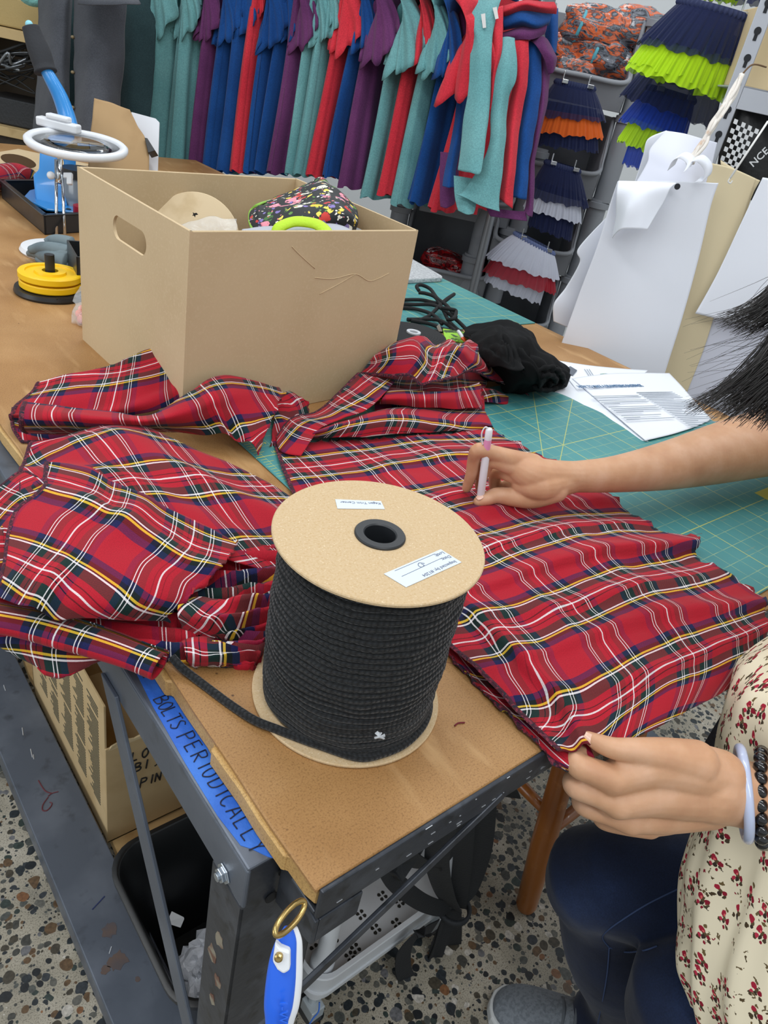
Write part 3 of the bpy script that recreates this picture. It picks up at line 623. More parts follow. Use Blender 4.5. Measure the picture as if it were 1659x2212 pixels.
def cloth(label, rows, nu=10, nv=10, rot=0.0, off=(0, 0), amp=.003, fr=22, sd=0, ridges=(), serge='', fray='', wave=None, name='tartan_cloth', smin=None):
    """rows of (px, py, height above the bench); rippled, tartan mapped in metres along the cloth"""
    g = surf([[q if isinstance(q, V) else PZ(q[0], q[1], T+q[2]) for q in r] for r in rows], nu, nv)
    H_, W_ = len(g), len(g[0])
    # metric uv
    us = [[0.0]*W_ for _ in range(H_)]; vs_ = [[0.0]*W_ for _ in range(H_)]
    for j in range(H_):
        for i in range(1, W_): us[j][i] = us[j][i-1]+(g[j][i]-g[j][i-1]).length
    for i in range(W_):
        for j in range(1, H_): vs_[j][i] = vs_[j-1][i]+(g[j][i]-g[j-1][i]).length
    mid = W_//2; uo = [us[j][mid] for j in range(H_)]; vo = [vs_[H_//2][i] for i in range(W_)]
    c, s = math.cos(rot), math.sin(rot); uvs = []
    out = []
    for j in range(H_):
        row = []
        for i in range(W_):
            u = us[j][i]-uo[j]; v = vs_[j][i]-vo[i]; p = g[j][i].copy(); fu, fv = i/(W_-1), j/(H_-1)
            uvs.append((u*c-v*s+off[0], u*s+v*c+off[1]))
            d = nz(p, fr, sd)*amp*1.4+nz(p, fr*2.7, sd+3)*amp*.45
            for fn in ridges: d += fn(fu, fv)
            if wave:
                wa, wf, side = wave; k = {'r': fu, 'l': 1-fu, 'b': fv, 't': 1-fv}[side]; t = fv if side in 'rl' else fu
                d += wa*k**2*math.sin(t*wf+nz(p, 15, sd)*2.5+sd)
            p.z += d
            if amp: p += V((nz(p, fr, sd+20), nz(p, fr, sd+40), 0))*amp*.6
            e = ((fray.count('r') and i == W_-1) or (fray.count('l') and i == 0) or (fray.count('b') and j == H_-1) or (fray.count('t') and j == 0))
            if e: p += V((nz(p, 140, sd+5), nz(p, 140, sd+7), nz(p, 140, sd+8)))*.0055
            if smin is not None: p.z = max(p.z, T+smin+.0008)
            row.append(p)
        out.append(row)
    lo = min((p for r in out for p in r), key=lambda p: p.z); ctr = sum((p for r in out for p in r), V((0, 0, 0)))/(W_*H_)
    t = thing(name, label, 'fabric', (ctr.x, ctr.y, lo.z), 'cut pieces of red tartan')
    mb = MB(); mb.add([p for r in out for p in r], [(j*W_+i, j*W_+i+1, (j+1)*W_+i+1, (j+1)*W_+i) for j in range(H_-1) for i in range(W_-1)])
    mb.build('cloth_panel', TART, t, smooth=True, solid=.0011, uvs=uvs)
    for side in serge:
        k = 2
        ln = {'l': [(r[0], r[k]) for r in out], 'r': [(r[-1], r[-1-k]) for r in out], 't': list(zip(out[0], out[k])), 'b': list(zip(out[-1], out[-1-k]))}[side]
        mb = MB(); vs2 = []; n_ = len(ln)
        for q, (a, bq) in enumerate(ln):
            d = (bq-a); d = d.normalized()*.0052 if d.length > 1e-5 else V((0, 0, 0)); tg = ln[min(q+1, n_-1)][0]-ln[max(q-1, 0)][0]; nn = tg.cross(d); nn = nn.normalized() if nn.length > 1e-9 else UP
            if nn.dot(CAM-a) < 0: nn = -nn
            o_ = a-d*.12; vs2 += [o_+nn*.0006, o_+d*.55+nn*.0017, o_+d*1.05+nn*.0008, o_+d*.55-nn*.0012]
        fs = []
        for q in range(n_-1):
            for e in range(4): fs.append((q*4+e, q*4+(e+1) % 4, (q+1)*4+(e+1) % 4, (q+1)*4+e))
        fs += [(0, 1, 2, 3), ((n_-1)*4+3, (n_-1)*4+2, (n_-1)*4+1, (n_-1)*4)]
        mb.add(vs2, fs); mb.build('serged_edge', SERGE, t)
    if fray:
        random.seed(sd*7+1)
        for side in fray:
            bl = {'l': [r[0] for r in out], 'r': [r[-1] for r in out], 't': out[0], 'b': out[-1]}[side]; inn = {'l': [r[2] for r in out], 'r': [r[-3] for r in out], 't': out[2], 'b': out[-3]}[side]
            for q in range(4):
                i = random.randrange(1, len(bl)-1); a = bl[i]; d = (a-inn[i]).normalized()
                e = a+(d+V((random.uniform(-.8, .8), random.uniform(-.8, .8), random.uniform(.0, .5))))*random.uniform(.003, .008)
                mb = MB(); mb.tube(spline([a-d*.002, a+d*.002+UP*.001, e], 3), .00022, 4); mb.build('loose_thread', THREAD, t)
    return t
def gauss(x, c, w): return math.exp(-((x-c)/w)**2)
# --- the large sheet on the right and the pieces under it
rowsA = [[(592, 958, .005), (740, 950, .008), (900, 940, .008), (1064, 926, .005)],
         [(612, 1020, .006), (790, 1005, .009), (960, 985, .009), (1118, 958, .006)],
         [(650, 1090, .007), (830, 1070, .01), (1030, 1035, .01), (1182, 992, .007)],
         [(735, 1160, .009), (900, 1130, .012), (1120, 1085, .012), (1306, 1068, .007)],
         [(800, 1215, .011), (980, 1195, .016), (1200, 1135, .018), (1400, 1138, .008)],
         [(860, 1270, .013), (1040, 1245, .018), (1270, 1185, .026), (1503, 1166, .022)],
         [(905, 1320, .014), (1085, 1295, .018), (1320, 1235, .02), (1508, 1215, .006)],
         [(962, 1385, .014), (1150, 1365, .02), (1400, 1300, .022), (1628, 1278, .012)],
         [(1045, 1465, .014), (1215, 1445, .02), (1450, 1385, .02), (1655, 1335, .01)],
         [(1120, 1542, .014), (1280, 1530, .018), (1460, 1465, .012), (1655, 1400, .0)],
         [(1205, 1625, .012), (1290, 1612, .014), (1400, 1580, .004), (1640, 1450, -.03)]]
def ag(x, c, wl, wr): return math.exp(-((x-c)/(wl if x < c else wr))**2)
def ridgeA(u, v):
    d = .0085*ag(u, .205+.015*math.sin(v*9), .012, .075)*min(1, max(0, (v-.3)/.2))-.003*gauss(u, .16, .05)*min(1, max(0, (v-.3)/.2))
    d += .0045*ag(u+.1*(v-.6), .43, .06, .03)*gauss(v, .7, .2)+.004*ag(u, .70, .05, .03)*gauss(v, .6, .2)
    for c, wl, wr, a, t in ((.12, .03, .010, .005, .1), (.23, .03, .012, .006, -.1), (.33, .03, .009, .006, .12), (.42, .035, .010, .0085, .1), (.545, .04, .010, .010, .12), (.655, .035, .011, .008, -.05), (.755, .03, .010, .009, .1), (.86, .03, .012, .006, .05)):
        d += a*ag(v+t*(u-.5)*.25+.012*math.sin(u*7+c*30), c, wl, wr)*min(1, .15+u*1.25)
    return d
cloth('largest red tartan sheet spread from behind the cord spool to the seated person', rowsA, 30, 12, rot=.10, off=(.02, .045), amp=.0022, fr=16, sd=1, ridges=(ridgeA,), serge='l', fray='rt')
rowsB = [[(900, 1330, .003), (1000, 1345, .004), (1080, 1330, .004)], [(955, 1400, .003), (1040, 1440, .005), (1150, 1440, .006)], [(1025, 1475, .003), (1090, 1510, .005), (1190, 1510, .006)],
         [(1100, 1548, .003), (1150, 1570, .005), (1230, 1560, .007)], [(1172, 1618, .003), (1215, 1640, .005), (1270, 1610, .007)], [(1218, 1664, -.003), (1240, 1660, .0), (1285, 1640, .004)]]
cloth('red tartan piece showing its serged edge under the largest sheet by the spool', rowsB, 10, 9, rot=.15, off=(.01, .02), amp=.0008, fr=20, sd=2, serge='l', fray='l')
# --- crumpled heap behind, right of the box
cloth('crumpled red tartan piece topping the heap, its pointed tail to the right', [
    [(835, 750, .07), (880, 739, .085), (940, 738, .088), (985, 742, .084), (1016, 738, .08), (1036, 756, .065)],
    [(812, 765, .075), (862, 738, .105), (930, 752, .098), (985, 765, .09), (1024, 772, .078), (1060, 792, .05)],
    [(792, 788, .06), (862, 772, .095), (925, 785, .085), (980, 790, .075), (1026, 790, .068), (1092, 818, .03)],
    [(776, 808, .045), (850, 815, .066), (910, 832, .06), (975, 822, .062), (1024, 806, .055), (1142, 852, .004)]], 9, 10, rot=1.35, off=(.02, .01), amp=.004, fr=20, sd=3,
    ridges=(lambda u, v: .008*gauss(u, .3, .06)+.007*gauss(u, .52+.08*math.sin(v*5), .05)+.006*gauss(u+v*.2, .75, .05)-.006*gauss(u, .42, .05),), serge='b', fray='r')
cloth('folded red tartan strip slanting down from the heap towards the spool', [
    [(772, 808, .05), (742, 836, .042), (715, 862, .032), (682, 888, .022), (630, 903, .016), (597, 945, .006)],
    [(815, 815, .055), (780, 846, .052), (745, 872, .042), (705, 898, .034), (648, 920, .026), (606, 975, .01)],
    [(856, 822, .052), (822, 858, .05), (790, 886, .042), (742, 905, .036), (690, 928, .028), (650, 985, .012)]], 9, 9, rot=.1, off=(.03, .02), amp=.002, fr=25, sd=4, serge='t')
cloth('red tartan layer tucked beneath the crumpled piece of the heap', [
    [(840, 838, .045), (900, 842, .048), (960, 846, .046), (1034, 826, .04)], [(826, 858, .046), (900, 860, .046), (960, 862, .042), (1042, 856, .032)], [(818, 872, .03), (900, 878, .03), (960, 882, .026), (1042, 882, .018)]], 10, 8, rot=.05, off=(.01, .055), amp=.002, sd=5, fray='r')
cloth('red tartan layer filling the hollow under the crumpled piece of the heap', [[(796, 784, .03), (900, 796, .03), (1000, 784, .03), (1060, 796, .02)], [(806, 846, .03), (900, 850, .032), (980, 850, .03), (1046, 852, .018)], [(812, 890, .006), (900, 884, .01), (980, 884, .01), (1046, 886, .006)]], 10, 8, rot=.1, off=(.05, .02), amp=.003, sd=21)
cloth('red tartan fold with a dark open mouth in front of the heap', [
    [(740, 905, .004), (820, 888, .01), (900, 876, .012), (985, 880, .012), (1046, 884, .008)],
    [(690, 926, .018), (795, 894, .034), (870, 886, .032), (960, 898, .022), (1062, 916, .012)],
    [(678, 934, .028), (785, 912, .038), (870, 908, .032), (960, 918, .02), (1066, 922, .009)],
    [(668, 945, .016), (765, 944, .02), (855, 938, .016), (960, 932, .011), (1062, 927, .006)]], 10, 8, rot=.05, off=(.0, .08), amp=.0018, sd=6)
cloth('small red tartan corner on the cutting mat at the right of the heap', [
    [(1025, 836, .03), (1066, 842, .022), (1099, 856, .01)], [(1036, 852, .022), (1070, 858, .016), (1098, 866, .006)], [(1042, 868, .01), (1070, 872, .006), (1096, 874, .002)]], 9, 8, rot=.3, off=(.02, .03), amp=.0015, sd=7)
# --- the long folded pieces behind, left of the box
cloth('long red tartan piece leaning up on the front of the cardboard box', [
    [(84, 832, .034), (180, 808, .052), (250, 786, .062), (330, 752, .075), (405, 724, .085), (536, 706, .092)],
    [(70, 846, .034), (170, 830, .052), (245, 808, .062), (335, 775, .072), (425, 742, .08), (546, 722, .082)],
    [(30, 875, .034), (150, 866, .045), (240, 850, .054), (338, 822, .062), (435, 780, .068), (558, 750, .066)],
    [(20, 892, .03), (140, 890, .034), (236, 886, .04), (340, 858, .05), (440, 826, .054), (574, 782, .05)],
    [(22, 908, .02), (140, 902, .024), (238, 898, .028), (345, 882, .036), (452, 850, .04), (600, 812, .032)]], 9, 8, rot=-.1, off=(.03, .045), amp=.0028, fr=17, sd=8, ridges=(lambda u, v: .006*gauss(v, .12, .08)-.006*gauss(v+.1*u, .62, .12),), serge='l', fray='rt')
cloth('red tartan piece rolled along its near edge in front of the leaning piece', [
    [(50, 866, .052), (150, 880, .048), (250, 892, .046), (330, 896, .048), (410, 846, .066), (484, 812, .078), (604, 838, .05)],
    [(44, 884, .056), (150, 894, .056), (250, 900, .056), (335, 904, .056), (424, 872, .068), (494, 846, .076), (614, 852, .046)],
    [(42, 906, .05), (150, 910, .05), (250, 912, .05), (340, 914, .05), (436, 896, .054), (502, 876, .062), (602, 876, .044)],
    [(44, 924, .034), (150, 926, .034), (250, 926, .034), (350, 924, .034), (436, 922, .034), (516, 912, .044), (584, 914, .034)],
    [(52, 934, .016), (150, 936, .016), (260, 936, .016), (370, 934, .018), (440, 942, .02), (536, 950, .028), (558, 984, .012)]], 9, 8, rot=-.05, off=(.02, .075), amp=.002, fr=18, sd=9, ridges=(lambda u, v: -.012*gauss(u, .79, .028)*gauss(v, .75, .35)+.006*gauss(u, .74, .04)*v,), serge='l', fray='r')
cloth('red tartan layer with a serged corner beneath the rolled piece', [
    [(26, 880, .014), (130, 900, .016), (330, 920, .016)], [(24, 922, .01), (120, 935, .012), (320, 940, .012)], [(46, 956, .002), (130, 958, .003), (330, 958, .003)]], 12, 8, rot=-.05, off=(.04, .03), amp=.0012, sd=10, serge='lb')
cloth('torn red tartan ends poking out beside the front corner of the box', [
    [(548, 796, .04), (596, 812, .036), (638, 804, .034)], [(566, 828, .036), (606, 836, .034), (640, 846, .026)], [(588, 862, .026), (628, 872, .022), (668, 880, .012)], [(592, 905, .012), (622, 912, .01), (650, 904, .006)], [(585, 965, .004), (600, 960, .004), (612, 950, .003)]], 10, 8, rot=.5, off=(.06, .0), amp=.004, fr=45, sd=11, wave=(.006, 22, 'r'), fray='rb')
# --- the pile hanging over the near left edge
L2 = cloth('red tartan sheet crossing the back of the left pile beneath the top sheet', [
    [(70, 962, .02), (170, 936, .034), (285, 914, .04), (400, 958, .038), (520, 1012, .024), (640, 1078, .006)],
    [(44, 1000, .024), (150, 985, .046), (270, 982, .052), (390, 1028, .05), (512, 1078, .034), (628, 1128, .012)],
    [(40, 1050, .026), (150, 1045, .044), (270, 1056, .05), (382, 1104, .05), (500, 1146, .04), (622, 1180, .018)],
    [(40, 1110, .026), (150, 1100, .04), (270, 1130, .046), (390, 1180, .044), (500, 1212, .036), (604, 1245, .016)]], 10, 9, rot=.55, off=(.02, .01), amp=.003, fr=16, sd=12, ridges=(lambda u, v: .008*gauss(v-.3*u, .1, .08)-.005*gauss(v-.3*u, .3, .08),), serge='l', fray='r')
cloth('red tartan corner sticking out at the far left of the pile', [
    [(-70, 1100, .01), (0, 1050, .022), (50, 1018, .03), (96, 1040, .036)], [(-70, 1150, .01), (-5, 1100, .022), (45, 1075, .03), (90, 1085, .036)], [(-60, 1220, .008), (0, 1165, .02), (40, 1140, .028), (80, 1140, .034)]], 9, 8, rot=.6, off=(.01, .02), amp=.002, sd=13, serge='t')
cloth('lowest crumpled red tartan layer of the left pile', [
    [(0, 1195, .004), (140, 1215, .006), (300, 1245, .008), (450, 1275, .01), (604, 1300, .006)], [(-20, 1290, .002), (120, 1310, .004), (280, 1330, .008), (430, 1352, .012), (592, 1372, .006)], [(0, 1372, -.004), (130, 1390, .0), (270, 1400, .004), (410, 1425, .008), (552, 1442, .003)]], 10, 12, rot=.3, off=(.05, .04), amp=.003, fr=24, sd=14, wave=(.019, 30, 'r'), fray='rb')
cloth('second crumpled red tartan layer of the left pile beside the spool', [
    [(20, 1085, .022), (180, 1100, .026), (330, 1130, .028), (480, 1180, .026), (624, 1198, .014)], [(-10, 1180, .02), (140, 1200, .024), (300, 1225, .026), (455, 1250, .026), (616, 1262, .014)], [(-25, 1285, .012), (130, 1300, .018), (280, 1312, .02), (430, 1322, .024), (604, 1318, .01)]], 10, 12, rot=.35, off=(.02, .05), amp=.003, fr=24, sd=15, wave=(.018, 26, 'r'), fray='r')
cloth('curled torn end of red tartan in the left pile, nearest the loose black cord', [
    [(385, 1296, .034), (450, 1286, .04), (520, 1290, .034), (596, 1286, .022)], [(380, 1330, .036), (450, 1326, .042), (525, 1330, .034), (594, 1326, .018)], [(392, 1366, .014), (460, 1376, .016), (530, 1378, .012), (584, 1370, .006)]], 10, 12, rot=.9, off=(.03, .01), amp=.004, fr=34, sd=22, wave=(.015, 19, 'r'), fray='rb')
cloth('narrow torn strip of red tartan at the bottom of the left pile by the cord', [
    [(392, 1384, .016), (450, 1378, .02), (520, 1386, .016), (566, 1392, .01)], [(398, 1412, .02), (456, 1410, .024), (520, 1412, .016), (560, 1416, .008)], [(410, 1438, .004), (466, 1440, .006), (520, 1444, .004), (548, 1446, .002)]], 10, 10, rot=1.5, off=(.02, .03), amp=.003, fr=40, sd=23, wave=(.010, 16, 'r'), fray='rb')
cloth('large red tartan sheet lying on top of the left pile', [
    [(97, 999, .06), (200, 1012, .066), (282, 1056, .064), (360, 1098, .058), (440, 1134, .052), (512, 1172, .046)],
    [(94, 1030, .062), (195, 1045, .07), (276, 1090, .068), (352, 1134, .062), (428, 1172, .056), (494, 1208, .05)],
    [(92, 1062, .06), (182, 1084, .068), (262, 1126, .066), (334, 1170, .062), (404, 1212, .056), (470, 1240, .05)],
    [(40, 1094, .056), (130, 1122, .064), (214, 1158, .064), (290, 1206, .06), (364, 1246, .056), (436, 1266, .048)],
    [(16, 1150, .05), (96, 1180, .06), (178, 1212, .062), (256, 1258, .058), (326, 1288, .052), (400, 1296, .044)],
    [(4, 1222, .044), (66, 1246, .054), (140, 1274, .056), (214, 1304, .05), (290, 1318, .044), (372, 1322, .036)],
    [(-14, 1290, .03), (44, 1312, .036), (110, 1330, .036), (196, 1336, .034), (280, 1340, .03), (362, 1340, .024)]], 10, 9, rot=.0, off=(.045, .055), amp=.0022, fr=15, sd=16, ridges=(lambda u, v: .005*gauss(u+v*.2, .5, .08)-.004*gauss(u-v*.15, .28, .06)+.006*gauss(v, .33, .07),), serge='l', fray='r')
# a rolled piece and its flap along the table edge
def roll(label, c, r, nlen, rot, off, sd, turns=1.3, start=2.4):
    pts = spline([PZ(a, b, T+h) for a, b, h in c], 10); rows = []
    k = len(pts); NR = 22
    uvs = []; vs = []; s = 0
    for i, p in enumerate(pts):
        t = (pts[min(i+1, k-1)]-pts[max(i-1, 0)]).normalized(); sx = t.cross(UP).normalized(); sy = sx.cross(t)
        if i: s += (p-pts[i-1]).length
        rr = r*(1+.12*nz(p, 20, sd))
        for j in range(NR+1):
            a = start+turns*2*PI*j/NR; q = rr*(1-.28*j/NR)
            vs.append(p+sx*math.cos(a)*q*1.15+sy*math.sin(a)*q*.8); uvs.append((s+off[0], r*turns*2*PI*j/NR+off[1]))
    m = sum((p for p in pts), V((0, 0, 0)))/k; t = thing('tartan_cloth', label, 'fabric', m-UP*r*.8, 'cut pieces of red tartan'); mb = MB()
    mb.add(vs, [(i*(NR+1)+j, i*(NR+1)+j+1, (i+1)*(NR+1)+j+1, (i+1)*(NR+1)+j) for i in range(k-1) for j in range(NR)]); mb.build('cloth_panel', TART, t, smooth=True, solid=.0011, uvs=uvs)
    return t
roll('red tartan piece rolled into a tube along the front of the left pile', [(-30, 1332, .014), (70, 1350, .014), (160, 1374, .014), (250, 1402, .013), (345, 1438, .011)], .0145, 10, 0, (.03, .02), 17)
cloth('red tartan flap hanging over the bench edge under the rolled tube', [
    [(-20, 1345, .008), (60, 1365, .008), (150, 1385, .008), (250, 1405, .006)], [(-10, 1385, -.006), (50, 1392, -.004), (140, 1412, -.004), (245, 1420, .0)], [(38, 1418, -.02), (70, 1436, -.02), (128, 1466, -.022), (205, 1428, -.01)]], 10, 8, rot=.1, off=(.01, .09), amp=.0015, sd=18, serge='', fray='b')
# ================================================================ garments on the rail behind the bench
def linen(name, c, c2):
    m, nt, b = newmat(name); tc = nt.nodes.new('ShaderNodeTexCoord')
    n = N(nt, 'ShaderNodeTexNoise', Scale=6.0, Detail=5.0); L(nt, tc.outputs['Object'], n.inputs['Vector'])
    r = ramp(nt, [(.35, c2), (.65, c)]); L(nt, n.outputs['Fac'], r.inputs[0])
    w_ = N(nt, 'ShaderNodeTexNoise', Scale=260.0, Detail=2.0); L(nt, tc.outputs['Object'], w_.inputs['Vector'])
    r2 = ramp(nt, [(.3, '#cfcfcf'), (.7, '#ffffff')]); L(nt, w_.outputs['Fac'], r2.inputs[0])
    L(nt, mixc(nt, .7, r.outputs[0], r2.outputs[0], 'MULTIPLY'), b.inputs['Base Color']); b.inputs['Roughness'].default_value = .9; b.inputs['Specular IOR Level'].default_value = .15; b.inputs['Sheen Weight'].default_value = .1
    bp = N(nt, 'ShaderNodeBump', Strength=.2, Distance=.001); L(nt, w_.outputs['Fac'], bp.inputs['Height']); L(nt, bp.outputs[0], b.inputs['Normal'])
    return m
LIN = {'teal': linen('teal linen', '#74aaad', '#669ea2'), 'purple': linen('plum linen', '#6e3a6b', '#5f305e'), 'blue': linen('royal blue linen', '#1c4f93', '#164483'), 'red': linen('coral red linen', '#d93a47', '#c9303f')}
CHAR = linen('charcoal linen', '#55585f', '#484b52'); CHARD = linen('dark teal linen', '#31464a', '#283c40')
RA = V((-.30, .954, 0)).normalized(); RP = V((-.954, -.30, 0)).normalized()      # along the rail / towards the bench
def ddep(px): return 2.38+(985-px)*.00087
TAGM = M('white woven tag', '#c4c2c0', .7)
HANG = M('hanger wood', '#b99a6c', .5)
RAILZ = 1.78
def tunic(label, col, bx, hem, slv, sw, sd, thin=.034, sh=1.0):
    d = ddep(bx); near = PD(bx, 250, d); hemp = PD(hem[0], hem[1], d+.01); zh = hemp.z
    c = near-RP*.205; zt = 1.60
    t = thing('linen_tunic', label, 'tunic', (c.x, c.y, zh), 'linen tunics on the rail')
    mat = LIN[col]; random.seed(sd); ph = [random.uniform(0, 6.28) for _ in range(6)]
    def body(u, v):
        a = 2*PI*u; z = zt+(zh-zt)*v; flare = .82+.3*v; L_ = .205*flare; w_ = thin*(.75+.5*v)
        k = v*(1-.0*v); fold = .35*math.sin(7*a+ph[0]+v*.8)+.3*math.sin(13*a+ph[1])+.2*math.sin(21*a+ph[2])
        q = 1+fold*(.28+.6*k)
        if v < .12: L_ *= .55+.45*(v/.12); 
        sway = math.sin(v*4+ph[3])*.006
        p = c+RP*(math.cos(a)*L_*(1+.03*fold))+RA*(math.sin(a)*w_*q*(1+.25*abs(math.cos(a)))+sway+.015*fold*abs(math.cos(a))*(.35+.65*k))
        return V((p.x, p.y, z+.006*math.sin(9*a+ph[4])*v))
    mb = MB(); mb.grid(body, 96, 26, closed_u=True); mb.build('body', mat, t, smooth=True)
    # near sleeve: from the shoulder down towards the bench, gathered mouth
    ds = d-.13*sh; m = PD(slv[0], slv[1], ds); hw = sw/2/FPX*ds
    top = near-RP*.12; top = V((top.x, top.y, zt+.03))
    Rl = hw*1.22; Lv = (FR*-.62-UP*.70+FB*.12).normalized(); s0 = m+UP*.20-FR*(.015+.25*hw)+FB*.10
    def sleeve(u, v):
        a = 2*PI*u; ca, sa = math.cos(a), math.sin(a); w_ = v*v*(3-2*v)
        ctr = s0*(1-v)+m*v+(UP*.035-FR*.0)*math.sin(PI*v)
        A_ = RA*(-.042*(1-w_))+Lv*(Rl*w_); B_ = RP*(.095*(1-w_))+(FR*.42-UP*.30-FB*.55).normalized()*(Rl*.72*w_)
        lo = .5+.5*ca                          # the lower lip is the gathered one
        rf = 1+v**2*(.5+lo)*(.13*math.sin(5*a+ph[5])+.12*math.sin(8*a+ph[1])+.06*math.sin(13*a+ph[2]))
        p = ctr+(A_*ca+B_*sa)*rf
        return p+v**3*FB*(.010*math.sin(6*a+ph[0])+.008*math.sin(11*a+ph[3]))
    mb = MB(); mb.grid(sleeve, 64, 16, closed_u=True); mb.build('sleeve', mat, t, smooth=True, solid=.0022)
    # shoulder closing the top, and the hanger over the rail
    mb = MB(); hc = c+UP*(zt-c.z+.03)
    mb.tube(spline([c+RP*.2+UP*(zt-c.z+.0), c+RP*.1+UP*(zt-c.z+.05), c+UP*(zt-c.z+.075), c-RP*.1+UP*(zt-c.z+.05), c-RP*.2+UP*(zt-c.z)], 5), .03, 12, flat=1); mb.build('shoulder', mat, t, smooth=True)
    return t, c, zt
GR = [('teal', 328, (300, 372), (346, 42), 100, 'teal linen tunic at the left end of the rail behind the cardboard box'),
      ('teal', 380, (352, 372), (404, 50), 74, 'second teal linen tunic from the left, beside the first plum one'),
      ('purple', 425, (405, 374), (450, 58), 62, 'leftmost plum linen tunic on the rail, right of the teal pair'),
      ('blue', 458, (440, 376), (492, 62), 72, 'leftmost royal blue linen tunic, just right of the first plum tunic'),
      ('blue', 492, (472, 378), (532, 45), 62, 'second royal blue linen tunic from the left, before the narrow red tunic'),
      ('red', 519, (505, 378), (556, 28), 36, 'narrow coral red linen tunic wedged between blue tunics'),
      ('blue', 547, (532, 380), (590, 70), 76, 'royal blue linen tunic just right of the narrow red one'),
      ('blue', 572, (556, 380), (626, 62), 60, 'royal blue linen tunic just left of the middle plum tunic'),
      ('purple', 604, (585, 382), (654, 78), 64, 'middle plum linen tunic hanging between blue and teal ones'),
      ('teal', 638, (612, 384), (690, 70), 56, 'teal linen tunic just right of the middle plum tunic'),
      ('teal', 660, (640, 386), (712, 62), 48, 'teal linen tunic just left of the middle red tunic'),
      ('red', 694, (668, 388), (748, 78), 80, 'middle coral red linen tunic above the floral fabric in the box'),
      ('blue', 728, (706, 392), (782, 82), 58, 'royal blue linen tunic right of the middle red one'),
      ('purple', 768, (738, 415), (818, 100), 82, 'rightmost full plum linen tunic, its wide sleeve over a teal tunic'),
      ('teal', 818, (785, 440), (872, 122), 82, 'teal linen tunic right of the wide plum sleeve'),
      ('red', 856, (822, 432), (908, 112), 58, 'slim coral red linen tunic between two teal tunics'),
      ('teal', 894, (848, 456), (938, 132), 66, 'teal linen tunic between the slim red and the last blue tunic'),
      ('blue', 930, (884, 452), (966, 140), 56, 'last royal blue linen tunic, tucked behind the big red tunic'),
      ('red', 985, (915, 466), (1008, 168), 104, 'big coral red linen tunic with the widest sleeve, at the right of the row')]
for i, (c_, bx, hem, slv, sw, lb) in enumerate(GR): tunic(lb, c_, bx, hem, slv, sw, 100+i, thin=.045 if bx < 390 else .032 if bx > 800 else .027)
# rail
mb = MB(); a = PD(1080, 200, ddep(1080)); b = PD(60, 200, ddep(60)); a = V((a.x, a.y, RAILZ))-RP*.2; b = V((b.x, b.y, RAILZ))-RP*.2
mb.cyl(a, b, .016, n=20)
rk = thing('garment_rail', 'grey metal garment rail carrying the row of linen tunics', 'rail', V((a.x, a.y, 0)))
mb.build('rail', M('grey metal tube', '#8c9096', .35, .7), rk, smooth=True, ang=40)
for q in (a+(b-a)*.01, a+(b-a)*.99):
    mb = MB(); mb.cyl(V((q.x, q.y, 0)), V((q.x, q.y, RAILZ)), .016, n=16); mb.build('upright', bpy.data.materials['grey metal tube'], rk, smooth=True, ang=40)
# open tunics facing the bench at the right end of the rail
def opent(label, loc): return thing('linen_tunic', label, 'tunic', loc, 'linen tunics on the rail')
def pan(name, rows, mat, par, sd=0, amp=.004, fr=14, solid=.002): return fab(name, rows, mat, par, 8, 9, amp, fr, sd, solid)
def tagp(par, cs, d):
    mb = MB(); mb.prism([PD(x, y, d) for x, y in cs], -R2*.0008); mb.build('tag', TAGM, par)
t = opent('open teal linen tunic with a white neck tag, its strap hanging in front', PD(1030, 450, 2.3))
pan('body', [[(985, 0, 2.2), (1020, 2, 2.19), (1055, -4, 2.2), (1090, -10, 2.24)], [(1008, 30, 2.2), (1030, 60, 2.17), (1060, 24, 2.17), (1080, 8, 2.2)], [(1018, 70, 2.2), (1036, 110, 2.17), (1060, 90, 2.17), (1063, 80, 2.18)], [(1012, 200, 2.2), (1034, 200, 2.17), (1054, 190, 2.17), (1060, 185, 2.18)], [(998, 290, 2.22), (1022, 290, 2.18), (1046, 285, 2.17), (1052, 280, 2.18)], [(990, 366, 2.22), (1014, 372, 2.18), (1036, 376, 2.17), (1042, 330, 2.18)]], LIN['teal'], t, 1)
pan('body', [[(1060, 90, 2.21), (1090, 80, 2.2), (1112, 85, 2.21)], [(1066, 170, 2.2), (1092, 150, 2.18), (1116, 168, 2.19)], [(1060, 260, 2.2), (1080, 230, 2.18), (1098, 215, 2.2)], [(1052, 330, 2.21), (1072, 330, 2.19), (1090, 330, 2.2)], [(1005, 410, 2.24), (1040, 420, 2.21), (1078, 430, 2.21)], [(985, 420, 2.25), (1030, 440, 2.22), (1078, 458, 2.21)]], LIN['teal'], t, 2)
pan('hem', [[(980, 380, 2.27), (1010, 384, 2.26), (1035, 388, 2.25)], [(984, 425, 2.27), (1008, 430, 2.25), (1028, 440, 2.25)], [(990, 455, 2.27), (1008, 462, 2.25), (1022, 460, 2.25)]], LIN['teal'], t, 3)
tagp(t, [(1039, 31), (1048, 29), (1050, 60), (1043, 61)], 2.155)
t = opent('open coral red linen tunic with a white neck tag beside the open teal one', PD(1110, 450, 2.32))
pan('placket', [[(1054, 24, 2.2), (1070, 18, 2.19), (1086, 12, 2.2)], [(1060, 90, 2.2), (1074, 90, 2.18), (1084, 88, 2.19)], [(1058, 170, 2.21), (1066, 168, 2.19), (1072, 164, 2.2)], [(1055, 240, 2.22), (1059, 238, 2.2), (1063, 230, 2.21)]], LIN['red'], t, 4)
